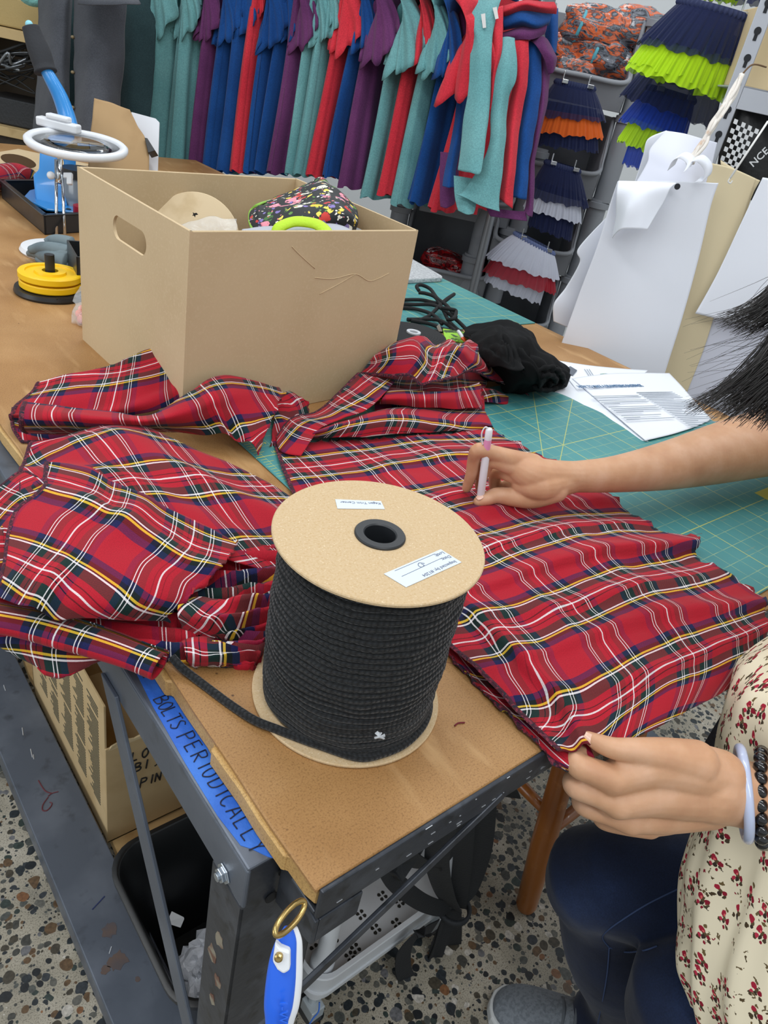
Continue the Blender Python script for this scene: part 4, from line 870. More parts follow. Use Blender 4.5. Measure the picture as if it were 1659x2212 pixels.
pan('body', [[(1104, 86, 2.25), (1125, 84, 2.24), (1142, 84, 2.25)], [(1110, 170, 2.24), (1125, 165, 2.22), (1140, 165, 2.24)], [(1096, 260, 2.25), (1110, 260, 2.22), (1126, 255, 2.24)], [(1086, 350, 2.26), (1100, 352, 2.22), (1116, 350, 2.24)], [(1078, 430, 2.26), (1090, 440, 2.23), (1105, 452, 2.24)]], LIN['red'], t, 5)
pan('sleeve', [[(1084, 14, 2.24), (1130, 0, 2.22), (1170, 2, 2.22), (1198, 6, 2.25)], [(1086, 26, 2.23), (1130, 10, 2.2), (1165, 16, 2.2), (1203, 16, 2.24)], [(1088, 36, 2.25), (1130, 24, 2.23), (1165, 26, 2.23), (1202, 30, 2.26)]], LIN['red'], t, 6)
tagp(t, [(1064, 17), (1073, 15), (1077, 40), (1070, 42)], 2.165)
t = opent('open royal blue linen tunic with a folded back sleeve at the rail end', PD(1150, 440, 2.34))
pan('sleeve', [[(1085, 30, 2.26), (1120, 18, 2.24), (1155, 22, 2.24), (1200, 14, 2.28)], [(1086, 44, 2.25), (1122, 32, 2.22), (1152, 40, 2.22), (1192, 36, 2.26)], [(1088, 60, 2.26), (1124, 48, 2.22), (1155, 56, 2.22), (1188, 48, 2.26)], [(1088, 64, 2.3), (1124, 60, 2.28), (1155, 64, 2.28), (1186, 56, 2.3)]], LIN['blue'], t, 7)
pan('body', [[(1172, 22, 2.32), (1190, 20, 2.3), (1205, 18, 2.32)], [(1176, 70, 2.32), (1192, 70, 2.3), (1205, 66, 2.32)], [(1182, 110, 2.33), (1194, 112, 2.31), (1202, 115, 2.33)]], LIN['blue'], t, 8)
pan('body', [[(1136, 90, 2.28), (1155, 88, 2.27), (1170, 92, 2.28)], [(1132, 170, 2.28), (1152, 165, 2.26), (1170, 175, 2.27)], [(1122, 260, 2.28), (1140, 258, 2.25), (1158, 265, 2.27)], [(1108, 350, 2.29), (1126, 352, 2.26), (1144, 350, 2.27)], [(1103, 424, 2.29), (1120, 428, 2.26), (1136, 430, 2.27)]], LIN['blue'], t, 9)
t = opent('open plum linen tunic with stacked sleeve folds, last on the rail', PD(1180, 450, 2.36))
pan('sleeve', [[(1084, 70, 2.28), (1120, 60, 2.25), (1150, 55, 2.25), (1184, 48, 2.28)], [(1084, 82, 2.26), (1120, 72, 2.23), (1150, 68, 2.23), (1182, 62, 2.26)], [(1084, 94, 2.28), (1120, 86, 2.24), (1150, 84, 2.24), (1178, 74, 2.27)]], LIN['purple'], t, 10)
pan('sleeve', [[(1146, 86, 2.27), (1170, 78, 2.26), (1182, 84, 2.28)], [(1160, 104, 2.25), (1180, 106, 2.24), (1196, 112, 2.27)], [(1176, 130, 2.25), (1192, 126, 2.24), (1203, 126, 2.27)], [(1184, 160, 2.27), (1194, 156, 2.26), (1201, 142, 2.28)]], LIN['purple'], t, 11)
pan('body', [[(1164, 96, 2.3), (1175, 110, 2.3), (1186, 130, 2.3)], [(1166, 175, 2.29), (1176, 175, 2.28), (1186, 180, 2.3)], [(1156, 270, 2.29), (1166, 270, 2.28), (1176, 250, 2.3)], [(1144, 350, 2.3), (1148, 350, 2.29), (1156, 340, 2.3)], [(1138, 430, 2.31), (1146, 440, 2.29), (1155, 400, 2.3)], [(1132, 455, 2.31), (1140, 466, 2.29), (1150, 470, 2.3)]], LIN['purple'], t, 12)
pan('body', [[(975, 0, 2.3), (990, 10, 2.28), (1006, 30, 2.3)], [(985, 40, 2.3), (1004, 60, 2.28), (1018, 70, 2.3)], [(1000, 80, 2.3), (1010, 95, 2.28), (1018, 100, 2.3)]], LIN['purple'], t, 13)
pan('hem', [[(1050, 448, 2.3), (1075, 452, 2.29), (1100, 456, 2.3), (1138, 456, 2.3)], [(1060, 466, 2.3), (1080, 470, 2.29), (1105, 474, 2.3), (1140, 478, 2.3)]], LIN['purple'], t, 14)
t = opent('plum linen tunic peeping out low behind the big red tunic', PD(965, 450, 2.4))
pan('body', [[(950, 330, 2.42), (975, 330, 2.4), (992, 330, 2.42)], [(950, 400, 2.42), (972, 400, 2.4), (990, 400, 2.42)], [(952, 448, 2.42), (966, 450, 2.4), (982, 442, 2.42)]], LIN['purple'], t, 15)
t = opent('royal blue linen tunic visible between the big red and open teal tunics', PD(975, 400, 2.36))
pan('body', [[(990, 200, 2.36), (1000, 195, 2.34), (1010, 195, 2.36)], [(978, 280, 2.37), (990, 280, 2.34), (1000, 285, 2.36)], [(962, 360, 2.37), (974, 362, 2.34), (985, 365, 2.36)], [(956, 402, 2.37), (968, 406, 2.34), (984, 404, 2.36)]], LIN['blue'], t, 16)
OR = M('orange stitched loop', '#d2701e', .6)
# two charcoal coats at the left
t = thing('coat', 'charcoal grey linen coat with open front at the far left of the rail', 'coat', PD(170, 300, 2.75))
pan('front_panel', [[(84, -30, 2.7), (110, -30, 2.62), (140, -30, 2.6), (158, -30, 2.64)], [(82, 100, 2.72), (108, 100, 2.62), (135, 100, 2.6), (152, 100, 2.64)], [(78, 200, 2.74), (104, 200, 2.62), (132, 200, 2.6), (150, 200, 2.64)], [(70, 290, 2.76), (100, 292, 2.64), (130, 296, 2.62), (148, 300, 2.66)], [(66, 340, 2.77), (100, 345, 2.65), (130, 350, 2.63), (146, 350, 2.66)]], CHAR, t, 21)
pan('front_panel', [[(160, -30, 2.62), (190, -30, 2.56), (230, -30, 2.56), (275, -30, 2.62)], [(160, 80, 2.62), (192, 80, 2.55), (232, 80, 2.56), (270, 80, 2.64)], [(160, 180, 2.62), (192, 180, 2.55), (232, 180, 2.57), (264, 180, 2.66)], [(160, 290, 2.63), (190, 290, 2.56), (230, 290, 2.58), (258, 290, 2.68)], [(158, 340, 2.63), (190, 342, 2.57), (230, 345, 2.59), (256, 345, 2.68)]], CHAR, t, 22)
pan('lining', [[(140, -30, 2.8), (170, -30, 2.8)], [(138, 340, 2.85), (175, 340, 2.85)]], CHARD, t, 23)
sl = [PD(175, -60, 2.5), PD(225, -20, 2.45), PD(262, 8, 2.44), PD(290, 10, 2.5)]
def cuff(u, v):
    a = 2*PI*u; ct = PD(225, -70, 2.5)*(1-v)+PD(236, 8, 2.42)*v
    return ct+FR*math.cos(a)*(.06+.045*v)*(1+.06*math.sin(6*a)*v)-FB*math.sin(a)*(.05+.015*v)+UP*(.02*math.cos(a+.4)*v)
mb = MB(); mb.grid(cuff, 48, 10, closed_u=True); mb.build('sleeve', CHAR, t, smooth=True, solid=.002)
HORN = M('horn button', '#8a7a5c', .4)
for y in (80, 156, 232): mb = MB(); mb.sphere(PD(157, y, 2.61), .007, 10, 6, (1, 1, .8)); mb.build('button', HORN, t, smooth=True)
t = thing('linen_dress', 'dark teal linen garment between the charcoal coat and the first teal tunic', 'garment', PD(280, 300, 2.85))
pan('body', [[(240, -30, 2.8), (285, -30, 2.78), (340, -30, 2.8)], [(240, 120, 2.82), (284, 120, 2.78), (335, 120, 2.82)], [(238, 250, 2.84), (280, 250, 2.8), (325, 250, 2.84)], [(234, 385, 2.85), (276, 385, 2.81), (320, 385, 2.85)]], CHARD, t, 24)
# ================================================================ grey bins, tutus and packs behind the bench
def PF(px, py, hd):                                 # point on the pixel ray at horizontal distance hd
    r = ray(px, py); return CAM + r*(hd/r.dot(FB))
GREYP = M('grey plastic bin', '#8a8e95', .5, spots=('#7c8087', 8, .5, .7))
GREYR = M('grey plastic rim', '#8d9198', .45)
DARKIN = M('dark navy fabric in bin', '#1d2438', .9)
def bin_(label, cx, cz, hd, w=.315, h=.275, dep=.32, group='grey stacking bins'):
    """stacking hopper bin: centre px/pz of its opening, low front lip with U rim"""
    o = PF(cx, cz, hd); o = V((o.x, o.y, o.z))
    t = thing('storage_bin', label, 'storage bin', o-UP*h*.55, group); x, y, z = FR, FB, UP
    L_ = lambda a, b, c: o+x*a+y*b+z*c
    mb = MB(); e = .006; hw = w/2; zb, zt, zl = -h*.55, h*.45, -h*.22
    mb.obox(L_(-hw, 0, zb), x*w, y*dep, z*e); mb.obox(L_(-hw, dep, zb), x*w, y*e, z*h)
    for s in (-1, 1):
        q = [L_(s*hw, -.03, zl), L_(s*hw, 0, zb), L_(s*hw, dep, zb), L_(s*hw, dep, zt), L_(s*hw, .05, zt)]; mb.prism(q, x*e*-s)
    mb.prism([L_(-hw, 0, zb), L_(hw, 0, zb), L_(hw, -.03, zl), L_(-hw, -.03, zl)], y*e)
    mb.build('body', GREYP, t, bevel=.002)
    mb = MB(); u = [L_(-hw, .055, zt), L_(-hw+.004, .01, zl+.05), L_(-hw+.022, -.03, zl), L_(0, -.034, zl-.004), L_(hw-.022, -.03, zl), L_(hw-.004, .01, zl+.05), L_(hw, .055, zt)]
    mb.tube(spline(u, 6), .0085, 10); mb.build('rim', GREYR, t, smooth=True)
    for s in (-1, 1):
        mb = MB(); mb.tube([L_(s*(hw+.044), .03, zb), L_(s*(hw+.044), .03, zt+.02)], .036, 18); mb.lathe([(.037, -.012), (.043, -.01), (.043, .01), (.037, .012)], L_(s*(hw+.044), .03, zt), UP, 24); mb.build('corner_post', GREYP, t, smooth=True, ang=40)
    return t
HB = 3.05
bin_('grey stacking bin at the top heaped with orange packs wrapped in film', 1275, 118, HB)
bin_('grey stacking bin with a navy and white tutu clipped to its rim', 1216, 318, HB)
bin_('grey stacking bin with a white and red tutu clipped to its rim', 1160, 494, HB)
bin_('grey stacking bin lowest of the right stack, just above the bench edge', 1110, 652, HB)
bin_('grey stacking bin left of the tutus holding red packs', 968, 548, HB+.02, w=.35)
bin_('grey stacking bin mostly hidden below the big red tunic', 1020, 385, HB+.02, w=.35)
bin_('grey stacking bin lowest of the left stack, behind the grey felt pad', 920, 700, HB+.02, w=.35)
# ---- tutus
TUL = {}
def tulle(c):
    if c not in TUL:
        m, nt, b = newmat('tulle '+c); tc = nt.nodes.new('ShaderNodeTexCoord'); b.inputs['Base Color'].default_value = lin(c); b.inputs['Roughness'].default_value = .85; b.inputs['Sheen Weight'].default_value = .3; b.inputs['Specular IOR Level'].default_value = .2
        b.inputs['Alpha'].default_value = .8; TUL[c] = m
    return TUL[c]
CLIPM = M('chrome clip', '#c9ccd0', .2, .9)
def skirt(name, wl, wr, hl, hr, hd, mat, par, sd, n=52, amp=.06, v0=0, edge=.03, flat=.4, out=0):
    a, b, c, d = PF(*wl, hd), PF(*wr, hd), PF(*hl, hd), PF(*hr, hd); wc, hc = (a+b)/2, (c+d)/2; rw, rh = (b-a).length/2, (d-c).length/2
    random.seed(sd); ph = [random.uniform(0, 6.28) for _ in range(5)]
    tw = (b-a).normalized(); th = (d-c).normalized()
    def fn(u, v):
        v_ = v0+(1-v0)*v; A_ = 2*PI*u; r = rw+(rh-rw)*(v_**.75)+out*v; f = 1+amp*(.25+v_)*(.6*math.sin(n*A_+ph[0]+1.3*math.sin(3*A_))+.5*math.sin(n*.55*A_+ph[1]))
        ct = wc+(hc-wc)*v_; dr = tw*(1-v_)+th*v_
        p = ct+dr*math.cos(A_)*r*(1+.3*(f-1))-FB*math.sin(A_)*r*flat*f
        return p+UP*(v**3*edge*(math.sin(9*A_+ph[2])+.8*math.sin(17*A_+ph[3])+.6*math.sin(29*A_+ph[4]))*.5)
    mb = MB(); mb.grid(fn, 220, 12, closed_u=True); return mb.build(name, mat, par, smooth=True)
def waistband(wl, wr, hd, mat, par, sd, hh=.02, flat=.4):
    a, b = PF(*wl, hd), PF(*wr, hd); c = (a+b)/2; r = (b-a).length/2; t_ = (b-a).normalized()
    def fn(u, v):
        A_ = 2*PI*u; f = 1+.05*math.sin(46*A_+sd)*math.sin(PI*v)+.12*math.sin(PI*v)*.5; return c+t_*math.cos(A_)*r*f-FB*math.sin(A_)*r*flat*f+UP*(hh*(.5-v))
    mb = MB(); mb.grid(fn, 240, 8, closed_u=True); mb.build('waistband', mat, par, smooth=True)
    for q in (a*.8+b*.2, a*.15+b*.85):
        mb = MB(); mb.obox(q-FB*.02+UP*.0-FR*.008, FR*.004, FB*.008, UP*.035); mb.obox(q-FB*.028-FR*.008, FR*.02, FB*.008, UP*.012); mb.build('clip', CLIPM, par, bevel=.001)
NAVY, NAVYW, ORG, WHT, REDT, LIME, ROY = '#141e46', '#26356e', '#e2661e', '#ccd0e0', '#a01c2e', '#b3e018', '#1c3fa8'
WB = M('ruched navy waistband', '#1a2650', .7); WBW = M('ruched pale navy waistband', '#5f6d98', .7)
HT = 2.9
def tutu(label, wl, wr, hd, layers, wb, loc, sd, flat=.4):
    t = thing('tutu_skirt', label, 'tutu', PF(*loc, hd), 'tutu skirts'); waistband(wl, wr, hd, wb, t, sd, flat=flat)
    for i, (hl, hr, c, v0, out) in enumerate(layers): skirt('tulle_layer', wl, wr, hl, hr, hd, tulle(c), t, sd+i*3, v0=v0, out=out, edge=.006, flat=flat)
    return t
tutu('navy tutu with an orange ruffle clipped to the top grey bin', (1200, 176), (1284, 194), HT, [((1162, 312), (1292, 330), NAVY, .3, 0), ((1150, 282), (1298, 300), ORG, .55, .006), ((1160, 250), (1298, 262), NAVY, 0, .016)], WB, (1230, 300), 1)
tutu('navy tutu with a white ruffle below the orange ruffled one', (1178, 350), (1252, 372), HT, [((1140, 486), (1234, 520), NAVY, .3, 0), ((1134, 448), (1252, 482), WHT, .55, .006), ((1146, 425), (1262, 448), NAVY, 0, .014)], WB, (1195, 480), 11)
tutu('white tutu with a shiny red ruffle just above the bench edge', (1112, 505), (1196, 548), HT, [((1046, 605), (1166, 655), WHT, .3, 0), ((1046, 586), (1196, 632), REDT, .55, .006), ((1056, 555), (1200, 602), WHT, 0, .014)], WBW, (1120, 640), 21)
tutu('big navy tutu with a lime green ruffle at the upper right', (1468, 4), (1622, 46), 2.2, [((1358, 150), (1568, 222), LIME, .3, .008), ((1362, 135), (1572, 205), LIME, .25, .004), ((1398, 84), (1594, 138), NAVY, 0, .012), ((1390, 96), (1590, 150), NAVY, 0, .016)], WB, (1450, 200), 31, .45)
tutu('plain navy tutu hanging just under the big lime green ruffled one', (1420, 120), (1560, 160), 2.3, [((1340, 205), (1540, 280), NAVY, 0, 0)], WB, (1440, 260), 41)
tutu('royal blue tutu with a lime green ruffle above the white pattern paper', (1400, 190), (1500, 220), 2.32, [((1345, 352), (1440, 392), ROY, .2, 0), ((1338, 305), (1440, 348), LIME, .55, .006), ((1346, 262), (1470, 300), ROY, 0, .012)], WB, (1390, 370), 51)
tutu('lime and navy tutu at the top edge right of the big one', (1545, -90), (1640, -70), 2.35, [((1500, -8), (1668, 16), NAVY, 0, 0), ((1490, -6), (1590, 8), LIME, .3, 0)], WB, (1580, 0), 61)
# ---- packs in the bins
def pack_mat(name, a, b_, c):
    m, nt, b = newmat(name); tc = nt.nodes.new('ShaderNodeTexCoord')
    mp = N(nt, 'ShaderNodeMapping'); mp.inputs['Scale'].default_value = (1, 1, 2.6); L(nt, tc.outputs['Object'], mp.inputs[0])
    n = N(nt, 'ShaderNodeTexNoise', Scale=17.0, Detail=5.0, Distortion=1.0); L(nt, mp.outputs[0], n.inputs['Vector'])
    r = ramp(nt, [(.34, b_), (.42, c), (.48, b_), (.535, a), (.585, a), (.61, c), (.66, b_)]); L(nt, n.outputs['Fac'], r.inputs[0]); L(nt, r.outputs[0], b.inputs['Base Color'])
    b.inputs['Roughness'].default_value = .12; b.inputs['Coat Weight'].default_value = .6
    n2 = N(nt, 'ShaderNodeTexNoise', Scale=60.0, Detail=3.0); L(nt, tc.outputs['Object'], n2.inputs['Vector'])
    bp = N(nt, 'ShaderNodeBump', Strength=.8, Distance=.006); L(nt, n2.outputs['Fac'], bp.inputs['Height']); L(nt, bp.outputs[0], b.inputs['Normal']); return m
PORG = pack_mat('orange goods in clear film', '#d9683a', '#33363f', '#7d828d'); PRED = pack_mat('red goods in clear film', '#c01c22', '#3a1016', '#8a2028')
CYAN = M('light blue elastic band', '#5fb6c9', .5)
def pack(label, c, r, mat, band=None, sd=0, sc=(1.25, .8, .7), group='packs wrapped in clear film'):
    t = thing('wrapped_pack', label, 'pack', c-UP*r*sc[2], group)
    mb = MB(); mb.sphere((0, 0, 0), 1, 40, 24)
    vs = []
    for p in mb.v:
        p = V(p); f = 1+.16*nz(p, 2.3, sd)+.07*nz(p, 6, sd)
        q = V([math.copysign(abs(k)**.75, k) for k in p])*f
        vs.append(c+FR*q.x*r*sc[0]+FB*q.y*r*sc[1]+UP*q.z*r*sc[2])
    mb.v = [tuple(v) for v in vs]; mb.build('pack', mat, t, smooth=True)
    if band is not None:
        mb = MB(); pts = [c+FR*(band*r*sc[0])+FB*math.sin(a)*r*sc[1]*.98+UP*math.cos(a)*r*sc[2]*.98+FR*.012*math.cos(a) for a in [2*PI*i/32 for i in range(32)]]
        mb.tube(pts, .006, 8, closed=True, flat=.5); mb.build('elastic_band', CYAN, t, smooth=True)
for lb, x, y, r, bd, sd in (('orange and black pack with a blue band on top of the grey bin', 1288, 62, .085, -.5, 1), ('orange and black pack leaning behind the lime tutu', 1376, 62, .08, None, 2), ('orange and black pack with a blue band in the middle of the heap', 1292, 116, .08, -.15, 3),
                            ('orange and black pack with a blue band low at the bin rim', 1345, 142, .065, .2, 4), ('bright orange pack at the left of the heap, beside the blue tunic', 1218, 100, .05, None, 5), ('dark shiny pack low at the left in the top grey bin', 1240, 150, .06, None, 6)):
    pack(lb, PF(x, y, HB+(.12 if sd != 6 else .1)), r*1.16, PORG, bd, sd)
pack('red pack at the left in the grey bin behind the bench', PF(955, 566, HB+.1), .07, PRED, None, 7); pack('red pack with a blue band at the right in the grey bin behind the bench', PF(996, 590, HB+.08), .058, PRED, .2, 8)
# ================================================================ metal shelf, hanging paper, cords
GALV = M('grey painted shelf steel', '#b9bdc6', .4, .3); HOLE = M('dark slot', '#25272c', .9)
HS = 1.95
sp0 = PF(1594, 180, HS); shelf = thing('metal_shelf', 'pale grey perforated metal shelf unit at the right', 'shelf', V((sp0.x, sp0.y, 0)))
a = V((sp0.x, sp0.y, 0)); mb = MB(); mb.obox(a-FR*.017, FR*.034, FB*.003, UP*2.1); mb.obox(a+FR*.014, FR*.003, FB*.034, UP*2.1); up_ = mb.build('upright', GALV, shelf, bevel=.001)
z = 1.02
while z < 2.05:
    mb = MB(); mb.lathe([(0, 0), (.0075, 0), (.0075, .001), (0, .001)], a+UP*z-FB*.0006, -FB, 14); mb.obox(a+UP*(z-.018)-FR*.0035-FB*.0012, FR*.007, FB*.001, UP*.016); sub(mb.build('slot', HOLE), up_); z += .05
b0 = PF(1602, 196, HS); mb = MB(); mb.obox(V((b0.x, b0.y, b0.z-.035)), FR*.9, FB*.004, UP*.045); mb.obox(V((b0.x, b0.y, b0.z+.006)), FR*.9, FB*.4, UP*.004); mb.build('shelf_board', GALV, shelf, bevel=.001)
for k in (0,):
    mb = MB(); q = a+FR*.9; mb.obox(q, FR*.034, FB*.003, UP*2.1); mb.build('upright', GALV, shelf, bevel=.001)
c = PF(1608, 60, HS+.05); d = PF(1612, 170, HS+.05)
tb = thing('cardboard_box', 'small tan cardboard box on the metal shelf at the right edge', 'box', V((d.x, d.y, b0.z+.01)))
mb = MB(); mb.obox(V((d.x, d.y, b0.z+.0105)), FR*.3, FB*.25, UP*.16); mb.build('carton', M('tan carton', '#cdb890', .8), tb, bevel=.003)
# black bag with chequered print
BAGB = M('black nylon', '#17181a', .5, bump=(30, .5, .01))
bg_ = thing('tote_bag', 'black bag with a black and white chequered flag print hanging from the shelf', 'bag', PF(1620, 380, HS+.02))
HBG = HS+.06
def pf(rows): return [[PF(*q) for q in r] for r in rows]
fab('fabric', pf([[(1572, 200, HBG), (1620, 215, HBG-.03), (1680, 235, HBG), (1720, 245, HBG)], [(1560, 270, HBG), (1610, 285, HBG-.05), (1670, 300, HBG-.03), (1720, 310, HBG)], [(1552, 340, HBG), (1600, 350, HBG-.05), (1660, 370, HBG-.03), (1720, 380, HBG)], [(1550, 420, HBG), (1600, 430, HBG-.03), (1650, 440, HBG-.02), (1720, 450, HBG)]]), BAGB, bg_, amp=.004, sd=3)
WPR = M('white print', '#d9dbde', .6); HP = HBG-.075
mb = MB(); o = PF(1587, 256, HP); ux = (PF(1633, 277, HP)-o)/6; uy = (PF(1556, 345, HP)-o)/9
for i in range(7):
    for j in range(11):
        if (i+j) % 2 == 0 and i < 6.5-.25*j:
            w_ = V(); q = o+ux*i+uy*j-FB*.004*math.sin(i*.9); mb.prism([q, q+ux, q+ux+uy, q+uy], -FB*.0006)
mb.build('chequered_print', WPR, bg_)
p = PF(1632, 352, HP); text_obj('NCE 15', 'print', WPR, bg_, PF(1659, 318, HP), PF(1622, 358, HP)-PF(1659, 318, HP), PF(1648, 310, HP)-PF(1659, 318, HP), .02, .0004, .0002) if False else text_obj('NCE 15', 'print', WPR, bg_, PF(1626, 362, HP-.005), PF(1668, 322, HP-.005)-PF(1626, 362, HP-.005), PF(1616, 350, HP-.005)-PF(1626, 362, HP-.005), .022, .0004, .0002)
mb = MB(); mb.tube([PF(1659, 262, 1.75), PF(1577, 385, 1.72)], .0022, 8); hk = thing('hanging_cord', 'thin white cord holding up the manila pattern sheet', 'cord', PF(1577, 385, 1.72)); mb.tube(spline([PF(1577, 385, 1.72), PF(1573, 392, 1.72), PF(1578, 396, 1.72), PF(1582, 390, 1.72)], 4), .0015, 6); mb.build('cord', M('white cord', '#dcdcda', .7), hk, smooth=True)
# bundle of cream cords tied to the upright
CREAM = M('cream cotton cord', '#dcd6cf', .8, spots=('#c9a98e', 30, .58, .66))
cb = thing('cord_bundle', 'bundle of cream and white cords tied to the perforated upright', 'cord', PF(1500, 345, 1.85))
random.seed(5)
for i in range(9):
    o_ = [(random.uniform(-6, 6), random.uniform(-5, 5)) for _ in range(6)]; base = [(1603, 160, 1.86), (1582, 200, 1.84), (1560, 240, 1.8), (1540, 275, 1.79), (1520, 310, 1.78), (1490, 350, 1.76)]
    mb = MB(); mb.tube(spline([PF(x+dx*(1 if k else .3), y+dy*(1 if k else .3), h+random.uniform(-.012, .012)) for k, ((x, y, h), (dx, dy)) in enumerate(zip(base, o_))], 6), random.uniform(.003, .0052), 8); mb.build('cord', CREAM, cb, smooth=True)
mb = MB(); mb.tube(spline([PF(1655, 165-20, 1.9), PF(1625, 140, 1.87), PF(1600, 165, 1.86), PF(1585, 185, 1.86)], 6), .0018, 6); mb.build('tie', M('brown string', '#6b5238', .8), cb, smooth=True)
# ---- sheets of pattern paper
PAP = M('white pattern paper', '#e3e7f1', .65, bump=(8, .12, .01)); PAP2 = M('pale lilac pattern paper', '#d5d8e6', .65, bump=(8, .12, .01)); MANI = M('manila card', '#dccdaa', .7); PENC = M('pencil line', '#8d92a5', .7)
def sheet(label, rows, mat, sd=0, amp=.002, loc=None, cat='paper', nm='pattern_paper', group='hanging pattern sheets', nu=10):
    P = pf(rows); lo = min((p for r in P for p in r), key=lambda p: p.z); t = thing(nm, label, cat, lo, group); fab('sheet', P, mat, t, nu, 10, amp, 6, sd, .0007); return t
s1 = sheet('biggest white pattern sheet with a curled down corner, hanging from the cord loops', [[(1335, 392, 1.72), (1390, 392, 1.73), (1470, 392, 1.73), (1552, 396, 1.74)], [(1318, 440, 1.72), (1380, 442, 1.73), (1455, 444, 1.73), (1535, 446, 1.74)], [(1290, 530, 1.72), (1355, 545, 1.73), (1430, 555, 1.73), (1508, 560, 1.74)], [(1250, 640, 1.72), (1320, 665, 1.72), (1395, 690, 1.72), (1470, 700, 1.73)], [(1215, 735, 1.71), (1285, 775, 1.71), (1360, 810, 1.71), (1430, 830, 1.72)], [(1185, 820, 1.71), (1255, 870, 1.71), (1325, 910, 1.71), (1400, 930, 1.72)]], PAP, 1)
fab('curled_corner', pf([[(1336, 391, 1.715), (1380, 392, 1.71), (1420, 393, 1.715), (1462, 395, 1.722)], [(1332, 418, 1.70), (1372, 410, 1.675), (1410, 404, 1.68), (1448, 408, 1.70)], [(1330, 470, 1.70), (1355, 448, 1.66), (1390, 438, 1.66), (1432, 440, 1.69)], [(1322, 515, 1.715), (1340, 497, 1.66), (1372, 494, 1.65), (1398, 496, 1.66)]]), PAP, s1, amp=.001)
mb = MB(); mb.lathe([(0, 0), (.006, 0), (.006, .001), (0, .001)], PF(1463, 403, 1.705), -FB, 16); mb.build('punched_hole', HOLE, s1)
s2 = sheet('white pattern sheet with a pointed left edge behind the biggest one', [[(1320, 460, 1.78), (1350, 470, 1.78), (1420, 480, 1.79)], [(1250, 535, 1.78), (1320, 540, 1.78), (1400, 550, 1.79)], [(1252, 566, 1.78), (1310, 580, 1.78), (1385, 600, 1.79)], [(1222, 620, 1.78), (1290, 640, 1.78), (1360, 660, 1.79)], [(1196, 656, 1.77), (1270, 690, 1.78), (1330, 700, 1.79)], [(1195, 694, 1.77), (1260, 720, 1.78), (1320, 740, 1.79)]], PAP, 2)
s3 = sheet('white pattern sheet between the pointed one and the biggest one', [[(1320, 500, 1.745), (1350, 505, 1.745), (1400, 510, 1.75)], [(1285, 590, 1.745), (1320, 600, 1.745), (1370, 610, 1.75)], [(1245, 680, 1.745), (1290, 700, 1.745), (1340, 720, 1.75)], [(1215, 740, 1.745), (1260, 770, 1.745), (1310, 790, 1.75)], [(1190, 800, 1.745), (1235, 840, 1.745), (1290, 860, 1.75)]], PAP2, 3)
s4 = sheet('pale lilac paper sheet curled behind the white cord loops', [[(1440, 282, 1.9), (1480, 288, 1.88), (1520, 300, 1.88), (1548, 308, 1.9)], [(1405, 320, 1.88), (1450, 335, 1.84), (1500, 345, 1.84), (1540, 350, 1.88)], [(1398, 350, 1.86), (1440, 372, 1.82), (1490, 385, 1.82), (1535, 390, 1.86)], [(1370, 400, 1.84), (1430, 410, 1.8), (1480, 420, 1.8), (1530, 425, 1.84)]], PAP2, 4, amp=.004)
s5 = sheet('white pattern sheet edge at the far left of the lilac one', [[(1440, 282, 1.93), (1400, 300, 1.92), (1390, 330, 1.92)], [(1480, 330, 1.93), (1430, 350, 1.92), (1372, 385, 1.92)], [(1500, 400, 1.93), (1440, 410, 1.92), (1350, 440, 1.92)]], PAP, 5)
s6 = sheet('cream manila pattern card hanging from a thin white cord', [[(1536, 352, 1.78), (1580, 362, 1.78), (1634, 386, 1.78)], [(1520, 420, 1.78), (1560, 430, 1.78), (1612, 450, 1.78)], [(1490, 560, 1.775), (1530, 570, 1.775), (1570, 585, 1.775)], [(1445, 700, 1.77), (1490, 720, 1.77), (1525, 740, 1.77)], [(1410, 830, 1.765), (1450, 850, 1.765), (1480, 860, 1.765)], [(1385, 930, 1.765), (1420, 950, 1.765), (1450, 960, 1.765)]], MANI, 6, amp=.0008)
sheet('second manila pattern card peeping out behind the first', [[(1556, 346, 1.8), (1600, 372, 1.8), (1642, 390, 1.8)], [(1560, 480, 1.8), (1595, 490, 1.8), (1618, 442, 1.8)], [(1520, 620, 1.8), (1545, 630, 1.8), (1575, 600, 1.8)], [(1450, 850, 1.8), (1480, 860, 1.8), (1505, 840, 1.8)]], MANI, 7, amp=.0008)
sheet('big white pattern sheet at the right edge behind the black hair', [[(1648, 385, 1.76), (1680, 390, 1.76), (1740, 400, 1.76)], [(1606, 470, 1.755), (1660, 480, 1.75), (1740, 490, 1.75)], [(1550, 590, 1.75), (1630, 600, 1.74), (1740, 620, 1.74)], [(1500, 676, 1.745), (1600, 700, 1.735), (1740, 720, 1.735)]], PAP, 8, amp=.003)
sheet('white pattern sheet low at the right behind the hair', [[(1530, 600, 1.78), (1620, 620, 1.77), (1740, 640, 1.77)], [(1510, 690, 1.78), (1600, 720, 1.77), (1740, 740, 1.77)], [(1480, 780, 1.775), (1580, 810, 1.76), (1740, 840, 1.76)], [(1450, 880, 1.77), (1560, 910, 1.76), (1740, 950, 1.76)]], PAP2, 9, amp=.003)
